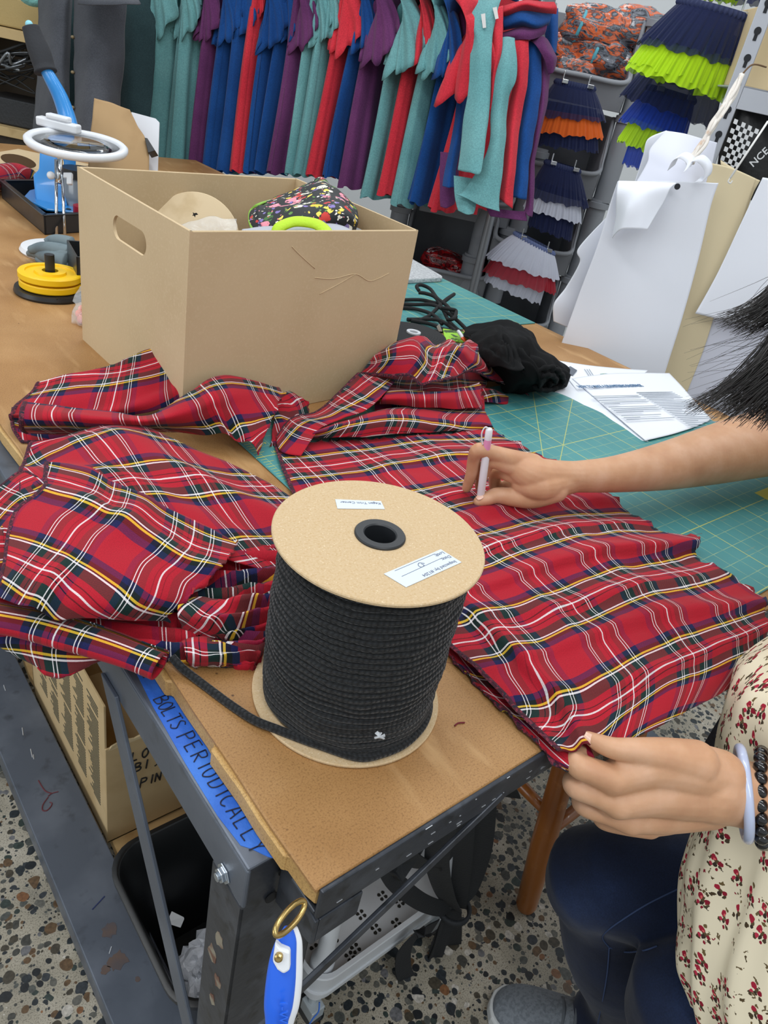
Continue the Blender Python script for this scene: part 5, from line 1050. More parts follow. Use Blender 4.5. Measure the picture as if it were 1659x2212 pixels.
# curled white paper strips
for lb, pts in (('curled white paper strip in front of the lilac sheet, left loop', [(1450, 362, 1.74), (1462, 340, 1.73), (1478, 336, 1.73), (1492, 348, 1.72), (1484, 366, 1.71)]), ('curled white paper strip in front of the lilac sheet, right loop', [(1490, 348, 1.73), (1512, 342, 1.72), (1530, 362, 1.72), (1526, 384, 1.72), (1508, 388, 1.72)])):
    t = thing('paper_strip', lb, 'paper', PF(*pts[-1])); q = spline([PF(*p) for p in pts], 8); mb = MB()
    ex = (FR*.5+FB*.4+UP*.5).normalized()*.022; n_ = len(q); mb.add([p for k in q for p in (k-ex*.5, k+ex*.5)], [(2*i, 2*i+1, 2*i+3, 2*i+2) for i in range(n_-1)]); mb.build('strip', PAP, t, smooth=True, solid=.0008)
# ================================================================ things on the far half of the bench
def lay(name, rows, mat, par, nu=8, nv=8, amp=.001, sd=0, solid=.0005): return fab(name, [[PZ(x, y, T+h) for x, y, h in r] for r in rows], mat, par, nu, nv, amp, 14, sd, solid)
PRN = M('printed paper', '#e6eaf2', .6); TXT = M('grey print', '#7c8794', .7); TITLE = M('slate blue print', '#55779b', .7)
d1 = thing('instruction_sheet', 'printed instruction sheet with a blue heading on drawstring backpacks', 'paper', PZ(1390, 880))
lay('sheet', [[(1236, 818, .006), (1300, 808, .009), (1380, 806, .01), (1446, 806, .007)], [(1280, 855, .007), (1350, 843, .01), (1420, 838, .01), (1478, 840, .007)], [(1335, 902, .007), (1400, 890, .009), (1460, 878, .009), (1506, 872, .007)], [(1394, 952, .006), (1450, 938, .007), (1500, 922, .007), (1537, 906, .006)]], PRN, d1, sd=1)
def onz(x, y, h=.0112): return PZ(x, y, T+h)
ax = onz(1380, 830)-onz(1250, 833); ay = onz(1244, 818)-onz(1262, 836)
text_obj('HOW TO MAKE A DRAWSTRING BACKPACK', 'heading', TITLE, d1, onz(1252, 838, .0118), ax, ay, .0155, .0002, .0005, xs=.55)
O = onz(1262, 850); EX = (onz(1478, 846)-O)/1.0; EY = (onz(1398, 946, .009)-O)
random.seed(8)
mb = MB()
for col, x0, x1, n0, n1 in ((0, .02, .47, 2, 17), (1, .50, .95, 0, 24)):
    for k in range(n0, n1):
        f = k/25.0; e = x1-random.choice([0, 0, 0, .08, .2, .3]); 
        if col == 0 and k in (4, 8, 13): continue
        h = UP*(.0005+.003*math.sin(PI*min(1, f)))
        a_ = O+EX*x0+EY*f+h; b_ = O+EX*e+EY*f+h; mb.obox(a_, b_-a_, EY*.012, UP*.0001)
mb.build('body_text', TXT, d1)
d2 = thing('instruction_sheet', 'white printed sheet under the instruction sheet, its picture corner by the black fabric', 'paper', PZ(1260, 830))
lay('sheet', [[(1192, 776, .002), (1260, 788, .003), (1340, 796, .003), (1400, 800, .003)], [(1190, 800, .002), (1240, 815, .003), (1300, 830, .003), (1360, 835, .003)], [(1170, 830, .002), (1210, 840, .003), (1260, 850, .004), (1330, 870, .004)], [(1160, 850, .0015), (1222, 862, .002), (1300, 892, .003), (1392, 950, .003)]], PRN, d2, sd=2)
mb = MB(); mb.prism([PZ(x, y, T+.0052) for x, y in ((1219, 797), (1232, 791), (1247, 800), (1238, 811), (1222, 806))], (0, 0, .0002)); mb.build('printed_picture', M('printed picture', '#5d6470', .6), d2)
mb = MB()
for k in range(3): mb.obox(PZ(1262+k*5, 797, T+.005), PZ(1272+k*5, 812, T+.005)-PZ(1262+k*5, 797, T+.005), PZ(1264, 797, T+.005)-PZ(1263, 797, T+.005), UP*.0002)
mb.build('body_text', TXT, d2)
d3 = thing('instruction_sheet', 'white sheet edge showing below the instruction sheet near the forearm', 'paper', PZ(1330, 910))
lay('sheet', [[(1225, 815, .005), (1260, 822, .005), (1300, 830, .005)], [(1262, 862, .004), (1300, 870, .005), (1350, 890, .005)], [(1312, 900, .003), (1350, 915, .004), (1388, 932, .004)], [(1384, 952, .002), (1392, 953, .003), (1400, 954, .003)]], PRN, d3, sd=4)
FELT = M('grey felt', '#b3b6b9', .95, spots=[('#9ea1a5', 120, .45, .6), ('#c6c9cc', 200, .5, .65)], bump=(180, .6, .003))
ft = thing('pressing_pad', 'thick light grey felt pad on the far cutting mat', 'pad', PZ(900, 600)); q = [PZ(962, 606, T+.014), PZ(948, 588, T+.014), PZ(884, 545, T+.014), PZ(700, 560, T+.014), PZ(760, 630, T+.014), PZ(950, 612, T+.014)]
c0, cx_, cy_ = PZ(960, 609, T+.003), V((-.34, -.02, 0)), V((.05, .36, 0)); mb = MB(); cs = []
for i, (a, b) in enumerate(((0, 0), (1, 0), (1, 1), (0, 1))):
    for k in range(5):
        t_ = PI/2*k/4; ccx, ccy = (.06 if a == 0 else .94), (.06 if b == 0 else .94); ang = {(0, 0): PI, (1, 0): 1.5*PI, (1, 1): 0, (0, 1): PI/2}[(a, b)]+t_
        cs.append(c0+cx_*(ccx+.06*math.cos(ang))+cy_*(ccy+.06*math.sin(ang)))
mb.prism(cs, (0, 0, .0125)); mb.build('felt', FELT, ft, bevel=.003)
# black bundle, cords, roll
BLKF = M('black jersey', '#0b0c0e', .9, spec=.2, bump=(240, .15))
BLKC = M('black cotton cord', '#0d0e10', .85, bump=(300, .4))
bk = thing('black_garment', 'crumpled black jersey garment bundled on the cutting mat', 'garment', PZ(1110, 800))
def bump3(p, sd): return V((nz(p, 9, sd), nz(p, 9, sd+5), nz(p, 9, sd+9)*1.2))*.012+V((nz(p, 26, sd), nz(p, 26, sd+2), nz(p, 26, sd+3)))*.007
def crumple(name, rows, mat, par, sd, nu=16, nv=16):
    g = surf([[PZ(x, y, T+h) for x, y, h in r] for r in rows], nu, nv); W_ = len(g[0]); mb = MB(); vs = []
    for j, r in enumerate(g):
        for i, p in enumerate(r):
            u, v = i/(W_-1), j/(len(g)-1); w_ = nz((u*2.2, v*2.2, sd), 1.0, sd)*3; fold = abs(math.sin(5*v+4*u+w_*2))-.5+.5*(abs(math.sin(9*u-6*v+w_*3))-.5)
            q = p+bump3(p, sd)+UP*fold*.013*math.sin(PI*min(1, max(0, v)))*1.1; q.z = max(q.z, T+.002); vs.append(q)
    mb.add(vs, [(j*W_+i, j*W_+i+1, (j+1)*W_+i+1, (j+1)*W_+i) for j in range(len(g)-1) for i in range(W_-1)]); return mb.build(name, mat, par, smooth=True, solid=.0016)
crumple('fabric', [[(1006, 702, .03), (1060, 692, .05), (1100, 698, .045), (1136, 712, .03), (1146, 734, .005)],
                   [(1004, 730, .035), (1060, 718, .072), (1110, 720, .08), (1150, 738, .06), (1176, 765, .015)],
                   [(1012, 765, .03), (1068, 748, .075), (1120, 752, .09), (1166, 766, .07), (1206, 792, .02)],
                   [(1040, 800, .02), (1085, 790, .07), (1130, 790, .08), (1180, 795, .07), (1222, 812, .03)],
                   [(1086, 834, .006), (1110, 830, .04), (1145, 826, .05), (1185, 828, .045), (1218, 832, .012)],
                   [(1096, 844, .001), (1130, 848, .003), (1165, 850, .004), (1195, 847, .003), (1214, 838, .001)]], BLKF, bk, 3)
crumple('fabric', [[(1012, 730, .05), (1050, 712, .075), (1090, 716, .085), (1128, 730, .08)], [(1024, 765, .06), (1065, 752, .09), (1100, 756, .1), (1140, 762, .09)], [(1050, 800, .05), (1086, 795, .085), (1116, 800, .09), (1150, 800, .07)]], BLKF, bk, 8, 12, 12)
for ln in ([(1152, 818, .055), (1164, 800, .075), (1192, 794, .075), (1212, 808, .055), (1216, 826, .03), (1196, 840, .02), (1168, 842, .03), (1152, 832, .04)], [(1160, 824, .05), (1174, 812, .066), (1194, 812, .06), (1200, 824, .04), (1184, 832, .035)]):
    mb = MB(); q = spline([PZ(x, y, T+h) for x, y, h in ln], 6); mb.tube(q, [.003+.003*abs(math.sin(i*.9)) for i in range(len(q))], 10); mb.build('fold', BLKF, bk, smooth=True)
ck = thing('drawstring_cord', 'tangle of thick black drawstring cords knotted beside the cardboard box', 'cord', PZ(950, 690))
for ln in ([(850, 656, .004), (890, 658, .008), (940, 660, .02), (985, 690, .02), (1015, 720, .01)], [(866, 648, .004), (910, 648, .01), (950, 655, .02), (975, 640, .022), (980, 636, .02), (960, 650, .026), (930, 680, .01), (905, 692, .006)], [(905, 628, .03), (900, 618, .035), (912, 616, .035), (930, 625, .03), (945, 645, .028), (965, 660, .026), (985, 685, .02)], [(905, 632, .03), (920, 634, .03), (940, 642, .028), (955, 665, .02), (975, 700, .012), (1020, 735, .01)], [(860, 664, .004), (900, 668, .006), (935, 680, .012), (955, 700, .01)], [(955, 665, .03), (972, 668, .035), (985, 672, .03), (980, 688, .03), (965, 690, .025)], [(888, 692, .004), (930, 700, .006), (960, 712, .006), (1000, 718, .006)], [(905, 706, .004), (940, 716, .006), (980, 714, .01), (1010, 730, .01)], [(880, 690, .004), (900, 690, .005), (940, 690, .012), (965, 700, .014), (985, 716, .012)]):
    mb = MB(); mb.tube(spline([PZ(x, y, T+h+.003) for x, y, h in ln], 7), .0042, 10); mb.build('cord', BLKC, ck, smooth=True)
tr = thing('tape_roll', 'flat roll of black elastic tape with a white core ring', 'roll', PZ(905, 728)); rc = PZ(893, 720, T+.024)
mb = MB(); prof = [(.012, -.02)]+[(.012+.056*i/20, .0+(.0012 if i % 2 else 0)) for i in range(21)]+[(.068, -.02)]; mb.lathe(prof, rc, UP, 56, closed=True); mb.build('tape', M('black elastic tape', '#17191c', .75), tr, smooth=True, ang=30)
mb = MB(); mb.lathe([(.0085, -.02), (.0085, .003), (.0095, .004), (.0145, .004), (.015, .002), (.012, -.02)], rc, UP, 36, closed=True); mb.build('core_ring', M('white plastic', '#c9cdd3', .4), tr, smooth=True, ang=35)
lp = thing('notion_pack', 'small lime green pack half hidden behind the crumpled tartan', 'pack', PZ(990, 735)); mb = MB(); mb.prism([PZ(956, 713, T+.014), PZ(1012, 722, T+.014), PZ(1016, 745, T+.01), PZ(960, 738, T+.01)], (0, 0, .004)); mb.build('card', M('lime print card', '#8fc62f', .5, spots=('#2f4a1c', 40, .5, .55)), lp, bevel=.001)
oc = thing('seam_tool', 'small white and orange tool lying by the lime pack', 'tool', PZ(1003, 738)); mb = MB(); mb.tube(spline([PZ(990, 716, T+.028), PZ(996, 724, T+.028), PZ(1001, 732, T+.026)], 4), .004, 10); mb.build('body', M('white plastic tool', '#d5d8dc', .4), oc, smooth=True)
mb = MB(); mb.tube(spline([PZ(999, 730, T+.028), PZ(1005, 735, T+.026), PZ(1010, 742, T+.022)], 4), .006, 10, flat=.5); mb.build('grip', M('orange plastic', '#e8591c', .4), oc, smooth=True)
wt = thing('paper_tag', 'small white paper tag sticking up beside the black cords', 'tag', PZ(950, 712)); mb = MB(); mb.prism([PZ(943, 706, T+.02), PZ(949, 700, T+.03), PZ(955, 716, T+.015), PZ(948, 716, T+.012)], (.001, .001, 0)); mb.build('tag', M('white tag', '#dfe3e8', .6), wt)
# ================================================================ far left of the bench: hand press, magnifier, dispenser, gloves
TRAYM = M('black plastic tray', '#23262a', .3, spots=('#2d3136', 20, .5, .7)); BLUP = M('glossy blue enamel', '#2f8fdc', .3, coat=.4); FOAM = M('black foam grip', '#2c2e33', .85, bump=(200, .4)); CHR = M('chrome rod', '#c9ccd0', .12, 1)
WPL = M('white glossy plastic', '#e2e5ea', .35)
tray = thing('tool_tray', 'black plastic tray carrying the blue hand press', 'tray', (.46, 1.82, T))
p0, p1, p2 = PZ(97, 508, T), PZ(4, 428, T), PZ(240, 498, T); ex, ey = p2-p0, p1-p0; ez = V((0, 0, .042)); mb = MB()
mb.obox(p0, ex, ey, (0, 0, .004)); n1 = ex.normalized(); n2 = ey.normalized()
mb.obox(p0, ex, n2*.006, ez); mb.obox(p0, n1*.006, ey, ez); mb.obox(p1-n2*.006, ex, n2*.006, ez); mb.obox(p2-n1*.006, n1*.006, ey, ez)
mb.obox(p0+ez-n2*.004, ex, n2*.014, (0, 0, .003)); mb.obox(p0+ez-n1*.004, n1*.014, ey, (0, 0, .003)); mb.obox(p1+ez-n2*.01, ex, n2*.014, (0, 0, .003)); mb.build('tray', TRAYM, tray, bevel=.002)
pr = thing('hand_press', 'bright blue hand lever press with a black foam handle', 'press', PZ(108, 450, T+.01))
zb = T+.03; mb = MB(); mb.prism([PZ(x, y, zb) for x, y in ((50, 432), (64, 416), (120, 400), (172, 446), (160, 462), (100, 456))], (0, 0, .006)); base = mb.build('base_plate', BLUP, pr, bevel=.002)
for x, y in ((68, 444), (148, 452)):
    mb = MB(); mb.lathe([(0, 0), (.006, 0), (.006, .001), (0, .001)], PZ(x, y, zb+.0062), UP, 14); mb.build('bolt_hole', HOLE, pr)
def pbody(rows, nm, mat, par, sub_=1):
    mb = MB(); n_ = len(rows[0]); vs = [q for r in rows for q in r]; mb.add(vs, [(j*n_+i, j*n_+(i+1) % n_, (j+1)*n_+(i+1) % n_, (j+1)*n_+i) for j in range(len(rows)-1) for i in range(n_)]+[tuple(range(n_))[::-1], tuple((len(rows)-1)*n_+i for i in range(n_))]); return mb.build(nm, mat, par, smooth=True, bevel=.004, ang=50, seg=3)
DP = (PZ(105, 440, T+.02)-CAM).dot(R2)
def ring4(x0, x1, y0, y1, dn=.05): return [PD(x0, y0, DP-dn), PD(x1, y1, DP-dn), PD(x1, y1, DP+dn), PD(x0, y0, DP+dn)]
pbody([ring4(78, 146, 440, 446, .05), ring4(74, 140, 402, 408, .05), ring4(72, 128, 378, 382, .045), ring4(84, 128, 366, 368, .04), ring4(86, 122, 330, 330, .035), ring4(90, 120, 300, 300, .03)], 'body', BLUP, pr)
pbody([ring4(126, 164, 408, 412, .03), ring4(138, 163, 400, 398, .03), ring4(138, 164, 350, 350, .03), ring4(120, 162, 300, 300, .028), ring4(100, 158, 282, 282, .026)], 'ram_housing', BLUP, pr)
lv = spline([PD(152, 286, DP-.02), PD(144, 250, DP-.03), PD(130, 210, DP-.05), PD(112, 175, DP-.07), PD(98, 150, DP-.08)], 6); k = len(lv); mb = MB(); mb.tube(lv, [.030-.012*i/(k-1) for i in range(k)], 14, flat=.7); mb.build('lever', BLUP, pr, smooth=True)
gp = spline([PD(99, 156, DP-.08), PD(88, 120, DP-.09), PD(76, 88, DP-.1), PD(66, 58, DP-.11)], 6); k = len(gp); mb = MB(); mb.tube(gp, [.0265 if i < 2 else .0225+.003*math.sin(i*.25) for i in range(k)], 18); mb.build('grip', FOAM, pr, smooth=True)
mb = MB(); mb.sphere(PD(63, 53, DP-.11), .009, 12, 8); mb.build('end_cap', M('light blue cap', '#8fd0de', .5), pr, smooth=True)
# magnifier lamp stand
mg = thing('magnifier', 'white framed round magnifying glass on two chrome rods', 'magnifier', PZ(128, 520, T))
DM = DP-.14; mc = PD(166, 312, DM); up2 = (UP*.93-R2*.1+R0*.02).normalized(); e1 = (PD(268, 338, DM)-PD(64, 288, DM)).normalized(); nrm = (up2-e1*up2.dot(e1)).normalized()
Rm = (PD(268, 338, DM)-PD(64, 288, DM)).length/2; mb = MB(); mb.lathe([(Rm-.018, -.006), (Rm-.004, -.009), (Rm, -.003), (Rm, .004), (Rm-.006, .009), (Rm-.018, .006)], mc, nrm, 64, closed=True); mb.build('rim', WPL, mg, smooth=True)
GLASS = M('magnifier lens', '#e9f0f6', .03, 0, trans=1.0, spec=.8); mb = MB(); mb.lathe([(0, .006), (Rm*.5, .0045), (Rm-.017, 0), (Rm*.5, -.0045), (0, -.006)], mc, nrm, 48); mb.build('lens', GLASS, mg, smooth=True)
mb = MB(); q = mc-e1*Rm*.7+nrm*.012+FB*.05; mb.obox(q-e1*.045, e1*.1, FB*.03, nrm*.02); mb.obox(q-e1*.02+nrm*.02, e1*.055, FB*.024, nrm*.012); mb.build('bracket', WPL, mg, bevel=.004)
for a, b in (((121, 345), (122, 520)), ((134, 378), (140, 508))):
    mb = MB(); mb.cyl(PD(a[0], a[1], DM-.01), PD(b[0], b[1], DM-.01), .0032 if a[0] > 125 else .0036, n=12); mb.build('rod', CHR, mg, smooth=True)
mb = MB(); mb.cyl(PD(130, 345, DM-.01), PD(126, 396, DM-.01), .006, n=12); mb.build('sleeve', CHR, mg, smooth=True)
mb = MB(); mb.sphere(PD(110, 379, DM-.02), .009, 14, 10); mb.build('knob', WPL, mg, smooth=True)
mb = MB(); mb.obox(PD(136, 372, DM-.02), R0*.02, R1*.012, R2*.01); mb.obox(PD(143, 380, DM-.02), R0*.012, R1*.018, R2*.01); mb.build('knob', WPL, mg, bevel=.002)
mb = MB(); bc = PZ(128, 548, T); mb.lathe([(0, 0), (.075, 0), (.078, .004), (.074, .012), (0, .016)], bc, UP, 48); mb.build('base', WPL, mg, smooth=True, ang=40)
# work gloves
GLV = M('grey rubber coating', '#6b7a80', .6, spots=('#5d6b72', 25, .5, .65)); GLK = M('green knit cuff', '#1f7a5c', .85, bump=(200, .4)); GLW = M('white knit', '#d3d7da', .9)
gl = thing('work_glove', 'pair of grey coated work gloves with green cuffs beside the cardboard box', 'glove', PZ(120, 560))
def tubeZ(nm, pts, r, mat, par, n=12, flat=None): 
    mb = MB(); q = spline([PZ(x, y, T+h) for x, y, h in pts], 5); k = len(q); rr = spline([V((a, 0, 0)) for a in r], 5); mb.tube(q, [v.x for v in rr], n, flat=flat); return mb.build(nm, mat, par, smooth=True)
for pts, r in (([(62, 548, .012), (80, 546, .022), (110, 556, .03), (150, 566, .032)], [.006, .012, .016, .02]), ([(66, 540, .03), (90, 536, .04), (120, 540, .045), (152, 548, .045)], [.008, .012, .015, .016]), ([(98, 524, .05), (112, 520, .055), (130, 520, .06), (155, 526, .06)], [.007, .011, .012, .013]), ([(80, 560, .015), (100, 566, .016), (125, 574, .018), (155, 580, .02)], [.006, .011, .013, .015]), ([(118, 582, .012), (132, 574, .02), (150, 566, .03)], [.006, .012, .014])): tubeZ('finger', pts, r, GLV, gl)
tubeZ('palm', [(112, 552, .03), (140, 552, .038), (170, 552, .04)], [.012, .026, .028], GLV, gl, flat=.7); tubeZ('cuff', [(140, 538, .045), (148, 548, .04), (152, 566, .03)], [.004, .009, .004], GLK, gl); tubeZ('cuff', [(128, 516, .06), (142, 522, .058), (156, 534, .05)], [.003, .007, .005], GLK, gl)
# thread dispenser: black post with two yellow discs
YEL = M('yellow plastic', '#f2c40f', .4); BLP = M('black satin plastic', '#222325', .4)
ds = thing('ribbon_dispenser', 'yellow twin disc spool on a black post and round black base', 'dispenser', PZ(110, 642)); b0 = PZ(111, 634, T); zz = b0
mb = MB(); mb.lathe([(0, 0), (.062, 0), (.064, .004), (.062, .011), (0, .012)], zz, UP, 56); mb.obox(zz+V((-.01, -.062, .0005)), (.09, .02, 0), (0, .09, 0), (0, 0, .011)); mb.build('base', BLP, ds, smooth=True, ang=35)
for z0, r in ((.0125, .054), (.0285, .055)):
    mb = MB(); mb.lathe([(.014, z0), (r-.002, z0), (r, z0+.002), (r, z0+.011), (r-.002, z0+.013), (r-.012, z0+.013), (r-.013, z0+.010), (.028, z0+.010), (.027, z0+.0145), (.014, z0+.0145)], zz, UP, 56, closed=True); mb.build('disc', YEL, ds, smooth=True, ang=35)
mb = MB(); mb.cyl(zz+UP*.01, zz+UP*.072, .0085, n=20); mb.build('post', BLP, ds, smooth=True, ang=40)
bb = thing('plastic_bin', 'small open black plastic bin tucked against the cardboard box', 'bin', PZ(170, 640)); mb = MB(); c = PZ(168, 642, T+.0005); ex, ey, ez = V((.085, -.02, 0)), V((.02, .11, 0)), V((0, 0, .075)); t_ = .003
mb.obox(c, ex, ey, (0, 0, .003)); mb.obox(c, ex, ey.normalized()*t_, ez); mb.obox(c, ex.normalized()*t_, ey, ez); mb.obox(c+ey-ey.normalized()*t_, ex, ey.normalized()*t_, ez); mb.obox(c+ex-ex.normalized()*t_, ex.normalized()*t_, ey, ez); mb.build('bin', TRAYM, bb, bevel=.001)
pb = thing('parts_bag', 'clear plastic bag with orange round parts at the foot of the cardboard box', 'bag', PZ(172, 690)); film('film', [[PZ(x, y, T+h) for x, y, h in r] for r in ([(176, 612, .03), (184, 620, .03), (200, 640, .02)], [(160, 655, .03), (176, 652, .035), (195, 665, .02)], [(156, 690, .006), (172, 690, .012), (190, 700, .008)], [(158, 696, .001), (172, 702, .001), (185, 706, .001)])], pb, 6, 6, .004, 3)
for x, y in ((172, 678), (176, 690), (178, 668)):
    mb = MB(); mb.sphere(PZ(x, y, T+.008), .0075, 12, 8); mb.build('orange_part', M('orange plastic ball', '#e8622a', .5), pb, smooth=True)
jar = thing('plastic_jar', 'clear plastic jar with a black lid half hidden behind the cardboard box', 'jar', PZ(172, 470)); jc = PZ(176, 470, T+.004); mb = MB(); mb.lathe([(0, 0), (.04, 0), (.042, .004), (.042, .085), (.036, .095), (0, .095)], jc, UP, 32); mb.build('jar', M('smoky clear plastic', '#7f8890', .15, spec=.8), jar, smooth=True, ang=50)
mb = MB(); mb.lathe([(0, .095), (.043, .095), (.043, .115), (0, .116)], jc, UP, 32); mb.build('lid', BLP, jar, smooth=True, ang=40)
rp = thing('red_reel', 'small dark red reel half hidden behind the cardboard box', 'reel', PZ(176, 490)); mb = MB(); mb.lathe([(0, 0), (.026, 0), (.028, .004), (.028, .05), (0, .054)], PZ(186, 492, T+.002), UP, 24); mb.build('reel', M('dark red plastic', '#a3142e', .4), rp, smooth=True, ang=50)
# papers standing up behind
BRN = M('brown kraft sheet', '#a98a62', .8, spots=('#9b7c55', 10, .5, .7)); DS = DP+.12
kp = thing('kraft_sheet', 'creased brown kraft sheet standing behind the magnifier', 'paper', PD(255, 400, DS))
fab('sheet', [[(203, 212, DS), (240, 222, DS), (280, 236, DS)], [(197, 270, DS-.01), (245, 275, DS-.02), (296, 270, DS)], [(192, 330, DS-.01), (250, 330, DS-.03), (320, 316, DS)], [(188, 420, DS-.01), (250, 425, DS-.03), (320, 420, DS)]], BRN, kp, 8, 8, .002, solid=.001)
wb = thing('white_board', 'white card standing behind the brown kraft sheet', 'board', PD(320, 400, DS+.05)); mb = MB(); q = [PD(284, 242, DS+.05), PD(336, 256, DS+.05), PD(344, 264, DS+.05), PD(338, 430, DS+.05), PD(284, 430, DS+.05)]; mb.prism(q, R2*.004); mb.build('card', M('white card', '#dcdfe6', .6), wb)
bcp = thing('binder_clip', 'black binder clip on the brown kraft sheet', 'clip', PD(322, 315, DS)); mb = MB(); mb.prism([PD(312, 297, DS-.012), PD(318, 298, DS-.012), PD(335, 325, DS-.012), PD(320, 330, DS-.012)], R2*.03); mb.build('clip', BLP, bcp, bevel=.001)
# wooden shelf at the far left with boxes and baskets
WOODS = M('pale shelf board', '#c2a878', .7, spots=('#ab8f60', 14, .5, .7)); DSH = 3.0
sh_ = thing('wooden_shelf', 'pale wooden shelf unit at the far left behind the bench', 'shelf', PD(40, 300, DSH)*1.0-UP*PD(40, 300, DSH).z)
for y in (48, 262):
    mb = MB(); q = PF(-140, y-20, 3.2); r_ = PF(88, y+28-4, 3.2); mb.obox(q, V((r_.x-q.x, r_.y-q.y, 0)), FB*.35, UP*-.035); mb.build('board', WOODS, sh_, bevel=.002)
q = PF(-150, 100, 3.2); r_ = PF(100, 100, 3.2)
for s in (q, r_):
    mb = MB(); s0 = V((s.x, s.y, 0)); mb.obox(s0, FR*.03, FB*.35, UP*2.0); mb.build('side_panel', WOODS, sh_, bevel=.002)
mb = MB(); mb.obox(V((q.x, q.y, 0))+FB*.35, FR*((r_-q).dot(FR)+.03), FB*.01, UP*2.0); mb.build('back_panel', M('dark shelf back', '#4a4238', .9), sh_)
def crate(nm, lb, cat, x0, x1, y0, y1, hd, mat, dep=.2, nmp='box'):
    a, b, c = PF(x0, y1, hd), PF(x1, y1, hd), PF(x0, y0, hd); t = thing(nm, lb, cat, a); mb = MB(); mb.obox(a, V((b.x-a.x, b.y-a.y, 0)), FB*dep, UP*(c.z-a.z)); mb.build(nmp, mat, t, bevel=.006); return t
crate('burlap_bag', 'tan woven bag at the top of the wooden shelf', 'bag', -40, 92, -20, 46, 3.25, M('tan burlap', '#b39d6b', .9, bump=(160, .6)), nmp='bag')
t = thing('teal_bag', 'scrap of light teal plastic at the top left edge', 'bag', PF(70, 5, 3.15)); mb = MB(); mb.sphere(PF(70, -6, 3.15), .05, 16, 10, (1, .6, .6)); mb.build('bag', M('light teal plastic', '#8fd3cf', .4, bump=(40, .8, .01)), t, smooth=True)
mesh_ = crate('wire_basket', 'black basket heaped with dark cables on the wooden shelf', 'basket', -40, 84, 200, 258, 3.25, M('black mesh', '#26282b', .6, bump=(120, .8)), nmp='basket')
random.seed(21)
for i in range(9):
    mb = MB(); y = random.uniform(110, 195); mb.tube(spline([PF(random.uniform(-30, 80), y+random.uniform(-25, 25), 3.22+random.uniform(0, .1)) for _ in range(6)], 6), random.choice([.003, .004, .006]), 6); mb.build('cable', M('black cable', '#1e2022', .6) if i % 4 else M('grey wire', '#9aa0a6', .3, .8), mesh_, smooth=True)
crate('fabric_bin', 'dark brown bundle on the lowest visible shelf at the far left', 'bin', -40, 84, 280, 322, 3.22, M('dark brown cloth', '#3a332b', .9, bump=(40, 1, .01)), nmp='bundle')
HCB = (PZ(40, 395)-CAM).dot(FB)
t = crate('cardboard_box', 'low cardboard box with an oval hole behind the blue hand press', 'box', -60, 110, 338, 396, HCB, KRAFT, .25); mb = MB(); q = PF(40, 348, HCB)
mb.prism([q+FR*(.05*math.cos(a)*1)+UP*(.016*math.sin(a)) for a in [2*PI*i/24 for i in range(24)]], -FB*.0015); mb.build('hand_hole', M('dark hand hole', '#5a4630', .9), t)
t = crate('blue_tape', 'royal blue strip along the shelf edge left of the magnifier', 'tape', -60, 90, 320, 334, HCB+.35, M('royal blue strip', '#1f4fc0', .5), .01, 'strip')
tq = spline([PZ(-40, 392, T+.036), PZ(0, 384, T+.036), PZ(35, 380, T+.036), PZ(62, 392, T+.03)], 8); mb = MB(); uv = []; s = 0; n_ = 16; rr = [.034+.008*nz(p, 12, 3) for p in tq]; rr[-1] = .012; mb.tube(tq, rr, n_)
for i, p in enumerate(tq):
    if i: s += (p-tq[i-1]).length
    for j in range(n_): uv.append((s, .22*j/n_))
t = thing('tartan_roll', 'dark red tartan roll lying behind the black tray at the far left', 'fabric', PZ(20, 400, T)); mb.build('cloth_panel', TART, t, smooth=True, uvs=uv)
# ================================================================ under the bench
PLANK = M('rough sawn plank', '#c0a06e', .8, spots=[('#a17c4c', 12, .5, .68), ('#7d5a38', 5, .62, .7)], bump=(60, .3)); PLANK2 = M('smooth pine board', '#d2ab75', .7, spots=('#c69d66', 9, .45, .7))
random.seed(31); edge = [(.100+random.uniform(-.006, .004), .52+i*.075) for i in range(28)]
ws = thing('shelf_plank', 'rough edged plank lying along the bottom of the bench frame', 'plank', (.13, 1.5, .045)); mb = MB(); mb.prism([V((x, y, .046)) for x, y in edge]+[V((.155, 2.6, .046)), V((.155, .52, .046))], (0, 0, .022)); mb.build('plank', PLANK, ws, bevel=.003)
mb = MB(); mb.box(.157, .56, .046, .62, 2.6, .064); o = mb.build('shelf_board', PLANK2, None, bevel=.002); tag(o, 'smooth pale board under the printed carton beneath the bench', 'board')
for y in (.7, 2.3):
    mb = MB(); mb.box(.08, y, .0, 1.18, y+.045, .045); o = mb.build('floor_batten', PLANK, None, bevel=.002); tag(o, 'wooden batten on the floor carrying the boards under the bench' + (' near the bin' if y < 1 else ' at its far end'), 'batten')
